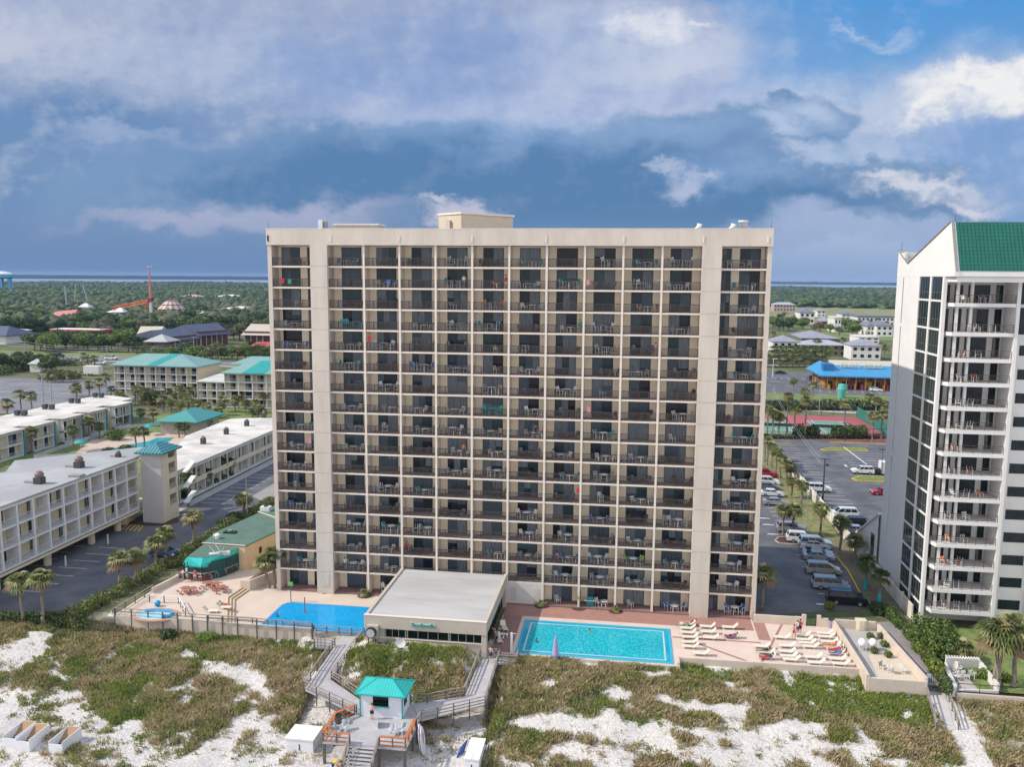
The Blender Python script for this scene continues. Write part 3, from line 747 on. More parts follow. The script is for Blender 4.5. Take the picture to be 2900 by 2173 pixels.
# ================================================================ RESTAURANT
REG['J'] = (2160, 1700, 6.144); REG['K'] = (2150, 1280, 5.918); REG['L'] = (500, 1550, 7.203); REG['M'] = (900, 1980, 6.9125)
FONT = {}
def letters(text, size, depth, m, name='lettering'):
 """raised lettering as a plain mesh, centred on its origin, standing in the xz plane"""
 cu = bpy.data.curves.new(name, 'FONT'); cu.body = text; cu.size = size; cu.extrude = depth; cu.align_x = 'CENTER'; cu.resolution_u = 2
 o = bpy.data.objects.new(name, cu); COL.objects.link(o); dg = bpy.context.evaluated_depsgraph_get(); dg.update()
 me = bpy.data.meshes.new_from_object(o.evaluated_get(dg)); bpy.data.objects.remove(o); bpy.data.curves.remove(cu)
 me.transform(Matrix.Rotation(pi / 2, 4, 'X')); me.materials.clear(); me.materials.append(m); return me
aqua = mat('aqua_paint', (.015, .36, .34), .5, (.02, .32, .30), 1.5)
aqua_roof = stripes(mat('aqua_metal_roof', (.035, .45, .41), .5, (.03, .40, .37), 1.), 0, .3, (.01, .27, .26), .16)
def restaurant():
 T = thing('restaurant', 'low beige restaurant with a flat pale roof and band of dark windows above the dunes', 'restaurant', (0, 0, 0))
 wall = mat('restaurant_stucco', (.49, .44, .37), .85, (.43, .385, .33), .6, detail=8, bump=.1, bscale=10)
 roofm = stripes(mat('membrane_roof', (.45, .44, .43), .8, (.36, .35, .345), .22, .85, detail=8, stretch=(.3, 1, 1)), 1, 1.05, (.41, .40, .40), .07)
 x0, x1, y0 = 17.15, 31.55, -16.1; zt = 3.72
 MB().box(x0 + .35, y0 + .38, 3.3, x1 - .35, .0 - .02, 3.55).build('roof', roofm, T)
 f = MB(); f.box(x0, y0, 2.22, x1, y0 + .35, zt); f.box(x0, y0 + .351, 2.22, x0 + .34, -.06, zt); f.box(x1 - .34, y0 + .351, 2.22, x1, -.06, zt)
 f.build('fascia', wall, T)
 MB().box(x0 - .03, y0 - .03, zt + .002, x1 + .03, y0 + .37, zt + .06).build('coping', band_m, T)
 b = MB(); b.box(x0 + .3, y0 + .36, -2.2, x1 - .3, y0 + .7, .98); b.box(x0 + .05, y0 + .36, -2.2, x0 + .3, -.06, 2.215)
 b.box(x0 + .3, y0 + .36, .985, x0 + 2.3, y0 + .7, 2.215); b.box(x1 - .6, y0 + .1, -.5, x1 - .02, y0 + .9, 2.215); b.box(x1 - .5, -1.2, -.5, x1 - .02, -.2, 2.215)
 b.box(x0 + .3, -3, -.5, x1 - .6, -.1, 2.2)
 b.build('wall', wall, T)
 MB().box(x0 + .3, y0 + .2, .985, x1, y0 + .72, 1.06).build('sill', band_m, T)
 dg = mat('tinted_window', (.004, .010, .010), .15, (.008, .016, .015), 1., spec=.2)
 groups = [(19.6, 21.9, 3), (22.25, 27.0, 4), (27.3, 30.9, 4)]
 for a, c, n in groups:
  MB().box(a, y0 + .5, 1.06, c, y0 + .55, 2.2).build('window', dg, T)
  m = MB(); m.box(a - .12, y0 + .42, 1.06, a, y0 + .6, 2.21); m.box(c, y0 + .42, 1.06, c + .12, y0 + .6, 2.21)
  for i in range(1, n): x = a + (c - a) * i / n; m.box(x - .03, y0 + .46, 1.06, x + .03, y0 + .499, 2.2)
  m.build('window_frame', mat('pale_mullion', (.40, .38, .34), .6), T)
 m = MB(); y = y0 + 1.0
 MB().box(x1 - .56, y0 + .92, -.4, x1 - .5, -1.25, 2.21).build('window', dg, T)
 m = MB()
 for i in range(9): yy = y0 + .95 + i * 1.72; MB().box(x1 - .5, yy, -.42, x1 - .42, yy + .08, 2.21).build('mullion', frame_m, T)
 # sign lettering standing on the fascia
 me = letters('Stoolpoolix', .62, .05, aqua, 'sign'); o = put('sign', me, T); o.location = (24.2, y0 - .1, 2.78)
 me = letters('Stoolpoolix', .62, .02, mat('sign_back', (.72, .82, .80), .6), 'sign'); o = put('sign', me, T); o.location = (24.17, y0 - .035, 2.84)
 # round extractor fan and its box at the left corner
 wmm = mat('galvanised', (.42, .42, .42), .45, (.34, .34, .35), 3, metal=.4)
 e = thing('extractor_fan', 'large round grey extractor fan at the left corner of the restaurant front', 'fan', (18.15, y0 - .3, 1.9))
 MB().box(-.55, -.1, -.75, .75, .55, .75).build('housing', wall, e)
 MB().tube([(0, -.5, 0), (0, -.1, 0)], [.62, .62], 20).build('ring', frame_m, e)
 c = MB().tube([(0, -.56, 0), (0, -.52, 0)], [.5, .5], 20); c.build('grille', mat('fan_grille', (.5, .5, .5), .5), e)
 MB().bar((-.4, -.1, -.7), (-.3, -.2, -2.1), .1).bar((.5, -.1, -.7), (.5, -.2, -2.1), .1).build('support', frame_m, e)
 d = thing('satellite_dish', 'white satellite dish standing in front of the restaurant windows', 'satellite dish', (21.9, y0 - .9, .6))
 ds = MB(); n = 16
 for i in range(4):
  for k in range(n):
   r0, r1 = i * .15, (i + 1) * .15; a0, a1 = 2 * pi * k / n, 2 * pi * (k + 1) / n
   P = [(r * cos(a), -.5 + r * r * -.35 + .0, .75 + r * sin(a)) for r, a in ((r0, a0), (r1, a0), (r1, a1), (r0, a1))]
   ds.quad(*P)
 ds.build('dish', whiteplastic, d, smooth=True); MB().tube([(0, -.3, -.6), (0, -.3, .5), (0, -.45, .75)], .04, 6).build('mast', frame_m, d)
 for i, (x, l) in enumerate(((19.2, 'left of two'), (20.0, 'right of two'))):
  t = thing('air_conditioner', 'small grey air conditioner beside the round fan, ' + l, 'air conditioner', (x, y0 - .75, -.1), 0, 'air conditioners by the restaurant')
  MB().box(-.35, -.3, .15, .35, .3, .85).build('casing', wmm, t); MB().tube([(0, 0, .85), (0, 0, .9)], .26, 12).build('fan', frame_m, t); MB().box(-.35, -.3, -.9, .35, .3, .14).build('stand', frame_m, t)
restaurant()

# ================================================================ DECKS AND POOLS
deck_l = mat('pink_concrete', (.58, .475, .39), .85, (.52, .425, .35), .35, .6, world=True, detail=9)
deck_r = mat('rose_concrete', (.62, .50, .43), .85, (.55, .44, .38), .3, .6, world=True, detail=9)
brick = mat('brick_band', (.36, .19, .155), .85, (.29, .16, .13), 1.2, world=True)
wallm = mat('beach_wall', (.60, .51, .42), .85, (.52, .44, .37), .7, .6, bump=.1, bscale=9, world=True)
teakwood = mat('grey_boards', (.34, .32, .31), .85, (.26, .245, .24), 1.5, .7, stretch=(1, 1, 1), bump=.15, bscale=8, world=True)
rail_wood = mat('weathered_rail', (.30, .26, .22), .85, (.20, .17, .15), 2, .7, world=True)
post_wood = mat('dark_post', (.13, .12, .12), .85, (.09, .085, .085), 2, world=True)
def watermat(name, c, c2, lines):  # lines: caustic light painted into the water colour
 m = mat(name, c, .12, c2, .12, .8, spec=.22, world=True)
 nt = m.node_tree; N = nt.nodes; L = nt.links; b = N['Principled BSDF']
 pos = N.new('ShaderNodeNewGeometry').outputs['Position']
 w = N.new('ShaderNodeTexNoise'); w.inputs['Scale'].default_value = 1.2; w.inputs['Detail'].default_value = 2; L.new(pos, w.inputs['Vector'])
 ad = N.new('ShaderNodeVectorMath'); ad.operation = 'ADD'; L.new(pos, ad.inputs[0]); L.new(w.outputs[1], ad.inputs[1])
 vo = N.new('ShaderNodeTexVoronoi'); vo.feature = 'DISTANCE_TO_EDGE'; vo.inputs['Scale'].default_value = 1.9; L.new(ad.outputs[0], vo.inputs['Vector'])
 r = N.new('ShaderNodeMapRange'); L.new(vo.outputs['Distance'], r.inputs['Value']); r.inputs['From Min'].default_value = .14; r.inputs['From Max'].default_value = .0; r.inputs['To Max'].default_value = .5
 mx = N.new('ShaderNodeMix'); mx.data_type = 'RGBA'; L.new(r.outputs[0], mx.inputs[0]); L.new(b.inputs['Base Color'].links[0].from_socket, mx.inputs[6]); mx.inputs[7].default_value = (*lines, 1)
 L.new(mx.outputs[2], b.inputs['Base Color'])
 n = N.new('ShaderNodeTexNoise'); n.inputs['Scale'].default_value = 2.2; n.inputs['Detail'].default_value = 4; L.new(pos, n.inputs['Vector'])
 bp = N.new('ShaderNodeBump'); bp.inputs['Strength'].default_value = .25; bp.inputs['Distance'].default_value = .08; L.new(n.outputs[0], bp.inputs['Height']); L.new(bp.outputs[0], b.inputs['Normal'])
 return m
def rect(x0, y0, x1, y1): return [(x0, y0), (x1, y0), (x1, y1), (x0, y1)]
def frame_rings(mb, x0, y0, x1, y1, w, z0, z1):
 mb.box(x0, y0, z0, x1, y0 + w, z1); mb.box(x0, y1 - w, z0, x1, y1, z1); mb.box(x0, y0 + w, z0, x0 + w, y1 - w, z1); mb.box(x1 - w, y0 + w, z0, x1, y1 - w, z1)
def decks():
 # left deck: lower part round the pool, upper part towards the bar
 low = [(-1.6, -12.5), (16.9, -12.5), (16.9, -.1), (-.6, -.1), (-.6, 3.4), (-4.9, 3.4), (-4.9, .0), (-2.6, -2.4), (-4.9, -4.8)]
 P = [g('B', *p, z)[:2] for p, z in (((1945, 1298), -.2), ((1845, 1375), -.2), ((1900, 1515), -.2))]
 k0, k1, k2 = (-4.05, .45), (-6.3, -4.3), (-3.0, -12.5)
 k0, k1, k2 = g('B', 1935, 1305, -.3)[:2], g('B', 1835, 1378, -.3)[:2], g('B', 1905, 1515, -.3)[:2]
 k2 = (k2[0], -12.5)
 slab('pool_deck', [k2, (16.9, -12.5), (17.1, -.1), (-.6, -.1), (-.6, 6), (k0[0] - .2, 6), k0, k1], -1.2, DK, deck_l)
 upw = [(-16.3, -12.5), (k2[0] - 1.35, -12.5), (k1[0] - 1.35, k1[1]), (k0[0] - 1.25, k0[1] + .2), (k0[0] - 1.25, 6), (-16.3, 6)]
 slab('terrace', upw, -2.6, -.02, deck_l)
 ym = mat('yellow_nosing', (.50, .31, .05), .7)
 st = thing('deck_steps', 'three angled deck steps with yellow edges beside the left pool', 'steps', (0, 0, 0))
 for i in range(3):
  off = .45 * i; z = -.02 - .14 * (i + 0)
  pts = [(k2[0] - 1.35 + off, -12.5), (k1[0] - 1.35 + off, k1[1]), (k0[0] - 1.25 + off, k0[1] + .2)]
  nxt = [(p[0] + .45, p[1]) for p in pts]
  m = MB()
  for a, b, c, d in zip(pts, pts[1:], nxt[1:], nxt): m.prism([a, b, c, d], -.5, z - .01)
  m.build('step', deck_l, st)
  m = MB()
  for a, b in zip(nxt, nxt[1:]): m.bar((a[0], a[1], z - .02), (b[0], b[1], z - .02), .09, .05)
  m.build('nosing', ym, st)
 # front wall of the left deck
 w = MB(); w.box(-16.6, -12.8, -3.2, 9.3, -12.5, .06); w.box(-16.6, -12.5, -3.2, -16.3, 6, .06)
 tag(w.build('retaining_wall', wallm), 'pale retaining wall under the grey railing along the front of the left pool deck', 'wall')
 w = MB(); a = g('B', 1920, 1235, .9)
 w.box(k0[0] - 1.1, k0[1] + .2, -.5, k0[0] + .3, k0[1] + .5, .95); w.prism([(k0[0] + .0, k0[1] + .5), (k0[0] + .3, k0[1] + .5), (-.75, 7.2), (-1.05, 7.2)], -.5, .95)
 tag(w.build('garden_wall', wallm), 'low cream wall running from the deck steps to the left end of the tower', 'wall')
 w = MB(); a = g('B', 1455, 1165, .6); w.prism([(-16.3, -5), (-16.0, -5), (a[0] + .3, 3.4), (a[0], 3.4)], -.5, .72)
 tag(w.build('side_wall', wallm), 'low cream wall between the upper terrace and the hedge', 'wall')
 # pool one
 p1 = thing('swimming_pool', 'deep blue swimming pool left of the restaurant', 'pool', (0, 0, 0))
 pts = [(2.9, -12.2), (16.7, -12.2), (16.7, -4.2), (3.4, -4.2), (2.75, -4.5), (2.4, -5.1), (2.4, -11.7)]
 MB().prism(pts, DK - .02, DK + .012).build('water', watermat('deep_pool_water', (.0, .24, .52), (.0, .29, .60), (.03, .42, .72)), p1)
 m = MB()
 for a, b in zip(pts, pts[1:] + pts[:1]): m.bar((a[0], a[1], DK + .03), (b[0], b[1], DK + .03), .28, .06)
 m.build('coping', mat('pool_tile_blue', (.10, .32, .62), .5), p1)
 # right deck
 dk = [(31.6, -14.6), (53.2, -14.6), (53.2, -13.0), (73.0, -12.8), (73.0, -.9), (63.2, -.5), (63.2, -.12), (31.6, -.12)]
 slab('pool_deck', dk, -1.6, DK, deck_r)
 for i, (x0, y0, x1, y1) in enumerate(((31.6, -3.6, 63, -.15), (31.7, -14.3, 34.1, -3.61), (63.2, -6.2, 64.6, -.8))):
  struct(MB().box(x0, y0, DK - .1, x1, y1, DK + .006 + i * .003).build('brick_paving', brick if i != 1 else mat('brick_shade_paving', (.30, .17, .14), .85, (.24, .14, .12), 1.5, world=True)))  # strip beside the restaurant: its shade put into a darker brick colour
 m = MB(); m.bar((52.9, -7.0, DK + .004), (63.3, -7.0, DK + .004), .35, .012); m.bar((54, -7.1, DK + .005), (62.0, -13, DK + .005), .35, .012); m.bar((66.8, -.9, DK + .004), (62.5, -12.6, DK + .004), .3, .012)
 struct(m.build('brick_paving', brick))
 p2 = thing('swimming_pool', 'turquoise swimming pool with a white lane line right of the restaurant', 'pool', (0, 0, 0))
 X0, Y0, X9, Y9 = 34.6, -14.35, 52.7, -4.75
 MB().box(X0 + .3, Y0 + .3, DK - .2, X9 - .3, Y9 - .3, DK + .010).build('water', watermat('turquoise_pool_water', (.0, .30, .40), (.0, .35, .44), (.12, .58, .62)), p2)
 m = MB(); frame_rings(m, X0, Y0, X9, Y9, .3, DK - .2, DK + .06); m.build('coping', mat('pool_edge_blue', (.06, .42, .58), .5), p2)
 m = MB(); frame_rings(m, X0 + .3, Y0 + .3, X9 - .3, Y9 - .3, .45, DK - .2, DK + .014); m.build('ledge', mat('pool_ledge', (.0, .30, .48), .15, (.02, .36, .52), 1), p2)
 m = MB(); frame_rings(m, X0 + .8, Y0 + .75, X9 - .8, Y9 - .75, .18, DK - .2, DK + .017); m.build('ledge_line', mat('pool_line', (.52, .62, .66), .3), p2)
 # walls of the right deck
 def wall(name, pts, z0, z1, label, th=.28, extra=None):
  m = MB()
  for a, b in zip(pts, pts[1:]): m.bar((a[0], a[1], (z0 + z1) / 2), (b[0], b[1], (z0 + z1) / 2), th, z1 - z0)
  o = m.build(name, wallm); tag(o, label, 'wall'); return o
 wall('parapet_wall', [(53.2, -14.6), (53.2, -13.1), (73.0, -12.85)], -3., -.12, 'low pale wall along the front of the sunlounger terrace')
 wall('parapet_wall', [(34.4, -14.75), (53.35, -14.75)], -2.6, DK + .03, 'low pale wall between the turquoise pool and the dune', .2)
 gx0, gx1 = gy('F', 485, 560, -.95)[0], gy('F', 565, 560, -.95)[0]
 m = MB(); m.box(63.3, -1.1, -.5, gx0 - .5, -.8, .62); m.box(gx1 + .5, -1.1, -.5, 78.0, -.8, .62); m.box(gx0 - .5, -1.1, -.5, gx0, -.8, 1.0); m.box(gx1, -1.1, -.5, gx1 + .5, -.8, 1.0)
 for x, s in ((gx0 - .5, -1), (gx1 + .5, 1)): m.prism([(x, -1.1), (x + s * .9, -1.1), (x + s * .9, -.8), (x, -.8)], .61, .66)
 tag(m.build('garden_wall', wallm), 'cream wall with raised shoulders round the gate at the back of the sunlounger terrace', 'wall')
 t = thing('gate', 'dark metal gate in the cream wall behind the sunlounger terrace', 'gate', (gx0, -.95, 0))
 W = gx1 - gx0; m = MB(); m.box(.02, -.04, -.44, .1, .04, .95); m.box(W - .1, -.04, -.44, W - .02, .04, .95); m.box(.1, -.04, .87, W - .1, .04, .95); m.box(.1, -.04, -.4, W - .1, .04, -.32); m.build('gate_frame', frame_m, t)
 m = MB(); [m.box(.1 + i * .14, -.015, -.32, .125 + i * .14, .015, .87) for i in range(1, int((W - .2) / .14))]; m.build('bar', frame_m, t)
 wall('garden_wall', [(72.9, -1.1), (73.15, -12.7), (73.15, -15.8)], -2.6, .62, 'diagonal cream wall between the sunlounger terrace and the plant yard', .3)
 wall('garden_wall', [(73.2, -15.75), (79.15, -15.75)], -3.2, .3, 'cream wall across the seaward end of the plant yard', .3)
 wall('garden_wall', [(79.15, -15.6), (78.1, -1.6)], -2.0, .62, 'cream wall between the plant yard and the beach path', .3)
 slab('yard', [(73.3, -15.6), (79.0, -15.6), (78.0, -1.1), (73.1, -1.1)], -2, DK - .02, concrete)
 struct(sheet('sand', [(74.6, -15.5), (78.9, -15.5), (78.3, -6.5), (75.2, -8.3)], DK - .012, mat('yard_sand', (.58, .50, .40), .9, (.50, .43, .34), 2, world=True)))
 # plant yard: two filter tanks, round-fronted locker, chairs
 for i, (u, l) in enumerate(((905, 'left of two'), (985, 'right of two'))):
  q = g('F', u, 775, DK)
  t = thing('filter_tank', 'round white pool filter tank in the plant yard, ' + l, 'tank', q, 0, 'filter tanks in the plant yard')
  MB().ball((0, 0, .85), .48, 14, 10, (1, 1, 1.15)).build('tank', whiteplastic, t, smooth=True)
  m = MB(); [m.bar((x, y, 0), (x * .8, y * .8, .7), .06) for x in (-.4, .4) for y in (-.4, .4)]; m.build('stand', whiteplastic, t)
 q = g('F', 898, 620, DK); m = MB(); m.prism([(-.62, -.3), (-.3, -.5), (.3, -.5), (.62, -.3), (.62, .55), (-.62, .55)], 0, 1.25)
 o = m.build('equipment_locker', mat('cream_locker', (.66, .58, .44), .7)); o.location = q; tag(o, 'cream bow-fronted equipment locker at the back of the plant yard', 'locker')
decks()

# ---------------------------------------------------------------- railings and the boardwalk
def fence(name, pts, z, label, cat='railing', h=1.0, step=1.9, rails=(1.0, .62, .3), drop=0., w=.1, top=.14, mats=None, parent=None, skirt=None):
 """post-and-rail fence along points given as (x, y, z of the floor)"""
 t = thing(name, label, cat, (0, 0, 0)) if parent is None else parent
 mr, mp = mats or (rail_wood, post_wood)
 R = MB(); Pp = []
 pts = [(p[0], p[1], p[2] if len(p) > 2 else z) for p in pts]
 for a, b in zip(pts, pts[1:]):
  A, B = Vector(a), Vector(b); n = max(1, round((B - A).length / step))
  for i in range(n + (1 if b is pts[-1] else 0)):
   p = A.lerp(B, i / n); Pp.append(p)
  for i, r in enumerate(rails):
   if i == 0: R.bar(A + Vector((0, 0, h * r)), B + Vector((0, 0, h * r)), top, .05)
   else: R.bar(A + Vector((0, 0, h * r)), B + Vector((0, 0, h * r)), .04, .11)
 R.build('rail', mr, t)
 for p in Pp: MB().box(p.x - w / 2, p.y - w / 2, p.z - drop, p.x + w / 2, p.y + w / 2, p.z + h - .03).build('post', mp, t)
 return t
def board_deck(name, polys, m, th=.16):
 mb = MB()
 for poly in polys:                      # polygon with a height at every corner
  b = len(mb.v); n = len(poly); a = sum(poly[i][0] * poly[(i + 1) % n][1] - poly[(i + 1) % n][0] * poly[i][1] for i in range(n))
  if a < 0: poly = poly[::-1]
  mb.v += [tuple(p) for p in poly] + [(p[0], p[1], p[2] - th) for p in poly]
  mb.f.append(tuple(range(b, b + n))); mb.m.append(0); mb.f.append(tuple(range(b + 2 * n - 1, b + n - 1, -1))); mb.m.append(0)
  for i in range(n): j = (i + 1) % n; mb.f.append((b + i, b + n + i, b + n + j, b + j)); mb.m.append(0)
 return struct(mb.build(name, m))
PZ = -1.2
def boardwalk():
 boards = stripes(mat('grey_deck_boards', (.43, .415, .42), .85, (.36, .35, .36), 1., .7, world=True, detail=8), 1, .30, (.27, .26, .27), .1, world=True)
 board_deck('boardwalk', [[(13.35, -13.0, DK), (15.8, -13.0, DK), (15.25, -22.3, PZ), (13.35, -24.9, PZ)]], boards)
 board_deck('boardwalk', [[(13.35, -24.9, PZ - .01), (15.25, -22.3, PZ - .01), (19.9, -26.1, PZ - .01), (20.6, -28.9, PZ - .01)]], boards)
 board_deck('boardwalk', [[(30.85, -13.6, DK), (32.95, -13.9, DK), (32.9, -25.1, PZ), (30.6, -23.7, PZ)]], boards)
 board_deck('boardwalk', [[(30.6, -23.7, PZ - .01), (32.9, -25.1, PZ - .01), (27.1, -29.1, PZ - .01), (25.35, -26.1, PZ - .01)]], boards)
 board_deck('boardwalk', [[(10.0, -13.4, -.75), (13.3, -13.4, -.75), (13.3, -15.9, -.75), (11.1, -15.9, -.75)]], boards)
 board_deck('boardwalk', [[(32.98, -15.1, -.62), (35.0, -15.1, -.62), (35.1, -16.9, -.62), (32.98, -16.9, -.62)]], boards)
 board_deck('boardwalk', [[(79.35, -15, -1.15), (81.3, -15, -1.15), (80.1, -21.5, -1.9), (78.2, -21.9, -1.9)]], mat('pale_boards', (.52, .50, .49), .85, (.45, .43, .42), 1, world=True))
 # platform round the kiosk, then steps down to the sand
 board_deck('platform', [[(18.9, -34.3, PZ), (27.05, -34.3, PZ), (27.05, -29.2, PZ), (25.3, -26.05, PZ), (19.9, -26.05, PZ), (20.55, -28.9, PZ), (18.9, -30.7, PZ)]], boards, .22)
 st = thing('beach_stairs', 'wide grey wooden stairs from the kiosk platform down to the sand', 'stairs', (0, 0, 0))
 for i in range(6): MB().box(21.7, -34.62 - i * .32, PZ - .2 - i * .19, 24.3, -34.31 - i * .32, PZ - .14 - i * .19).build('tread', boards, st)
 m = MB()
 for x in (21.66, 24.3): m.bar((x, -34.3, PZ - .15), (x, -36.3, PZ - 1.35), .06, .28)
 m.build('stringer', post_wood, st)
 fence('stair_railing', [(24.4, -34.4, PZ), (24.4, -36.5, -2.5)], 0, 'grey picket handrail on the right of the beach stairs', 'handrail', 1.0, 1.2)
 fence('stair_railing', [(21.6, -34.4, PZ), (21.6, -36.5, -2.5)], 0, 'grey picket handrail on the left of the beach stairs', 'handrail', 1.0, 1.2)
 board_deck('landing', [[(20.4, -36.3, -2.5), (25.2, -36.3, -2.5), (25.2, -39.2, -2.5), (20.4, -39.2, -2.5)]], boards)
 legs = [(19.0, -34.1), (21.6, -34.1), (24.4, -34.1), (26.9, -34.1), (26.9, -31.4), (19.0, -31.2), (26.9, -29.3)]
 t = thing('timber_pilings', 'dark timber posts carrying the kiosk platform above the sand', 'posts', (0, 0, 0))
 for x, y in legs: MB().box(x - .11, y - .11, -3.9, x + .11, y + .11, PZ - .22).build('leg', post_wood, t)
 # cedar-topped railings with cross braces
 ced = mat('orange_cedar', (.48, .16, .05), .6, (.40, .13, .04), 2, world=True)
 fence('platform_railing', [(20.3, -29.0), (18.95, -30.8), (18.95, -34.25), (21.6, -34.25)], PZ, 'weathered railing with an orange top rail round the left corner of the kiosk platform', 'railing', 1.0, 1.3, (1, .55, .15), 0, .1, .3, (ced, post_wood))
 fence('platform_railing', [(24.5, -34.25), (27.0, -34.25), (27.0, -30.6)], PZ, 'weathered railing with an orange top rail round the right corner of the kiosk platform', 'railing', 1.0, 1.3, (1, .55, .15), 0, .1, .3, (ced, post_wood))
 fence('boardwalk_railing', [(13.3, -15.4, DK - .1), (13.3, -24.95, PZ), (20.5, -29.0, PZ)], 0, 'grey wooden railing on the outer side of the left boardwalk', drop=1.2)
 fence('boardwalk_railing', [(15.9, -13.3, DK), (15.35, -22.2, PZ), (19.9, -25.95, PZ)], 0, 'grey wooden railing on the inner side of the left boardwalk', drop=1.0)
 fence('boardwalk_railing', [(30.8, -13.9, DK), (30.5, -23.6, PZ), (27.0, -25.7, PZ), (25.3, -25.9, PZ)], 0, 'grey wooden railing on the inner side of the right boardwalk', drop=1.0)
 fence('boardwalk_railing', [(33.0, -17.0, DK - .2), (33.0, -25.2, PZ), (27.2, -29.1, PZ), (27.1, -30.5, PZ)], 0, 'grey wooden railing on the outer side of the right boardwalk', drop=1.2)
 fence('stair_railing', [(10.0, -13.3, -.75), (11.0, -15.9, -.75), (13.2, -15.9, -.75)], 0, 'small grey railing round the side landing next to the left pool', 'railing')
 fence('stair_railing', [(33.0, -15.1, -.6), (33.0, -16.9, -.6), (35.1, -16.9, -.6), (35.1, -15.0, -.6)], 0, 'small white-grey railing round the side landing next to the turquoise pool', 'railing')
 fence('deck_railing', [(-16.5, -12.75), (-12, -12.75), (-6, -12.9), (0, -13.05), (5, -13.05), (9.6, -13.05)], 0., 'long grey post-and-rail railing along the front of the left pool deck', 'railing', 1.0, 2.1, (1, .6), 1.6, .13, .16)
 fence('deck_railing', [(9.7, -12.7, DK), (16.0, -12.7, DK)], 0, 'grey railing between the deep blue pool and the boardwalk', 'railing', 1.0, 1.5, (1, .6, .3))
 fence('deck_railing', [(-16.5, -12.6), (-16.2, -4.6)], 0., 'grey rail on the left edge of the upper terrace', 'railing', 1.0, 2.0, (1, .6), .1, .1, .14)
 fence('ramp_railing', [(-4.2, -12.3), (1.6, -12.3), (9.4, -12.3, DK)], -.1, 'second grey railing behind the front railing of the left deck', 'railing', .85, 2.1, (1, .6), .2, .1, .12)
 fence('path_railing', [(79.3, -15.1, -1.15), (78.1, -22, -1.9)], 0, 'low wooden rail on the left of the beach path', 'railing', 1.0, 2.2)
 fence('path_railing', [(81.4, -15.1, -1.15), (80.4, -21.4, -1.9)], 0, 'brown wooden rail on the right of the beach path', 'railing', 1.0, 1.6)
boardwalk()

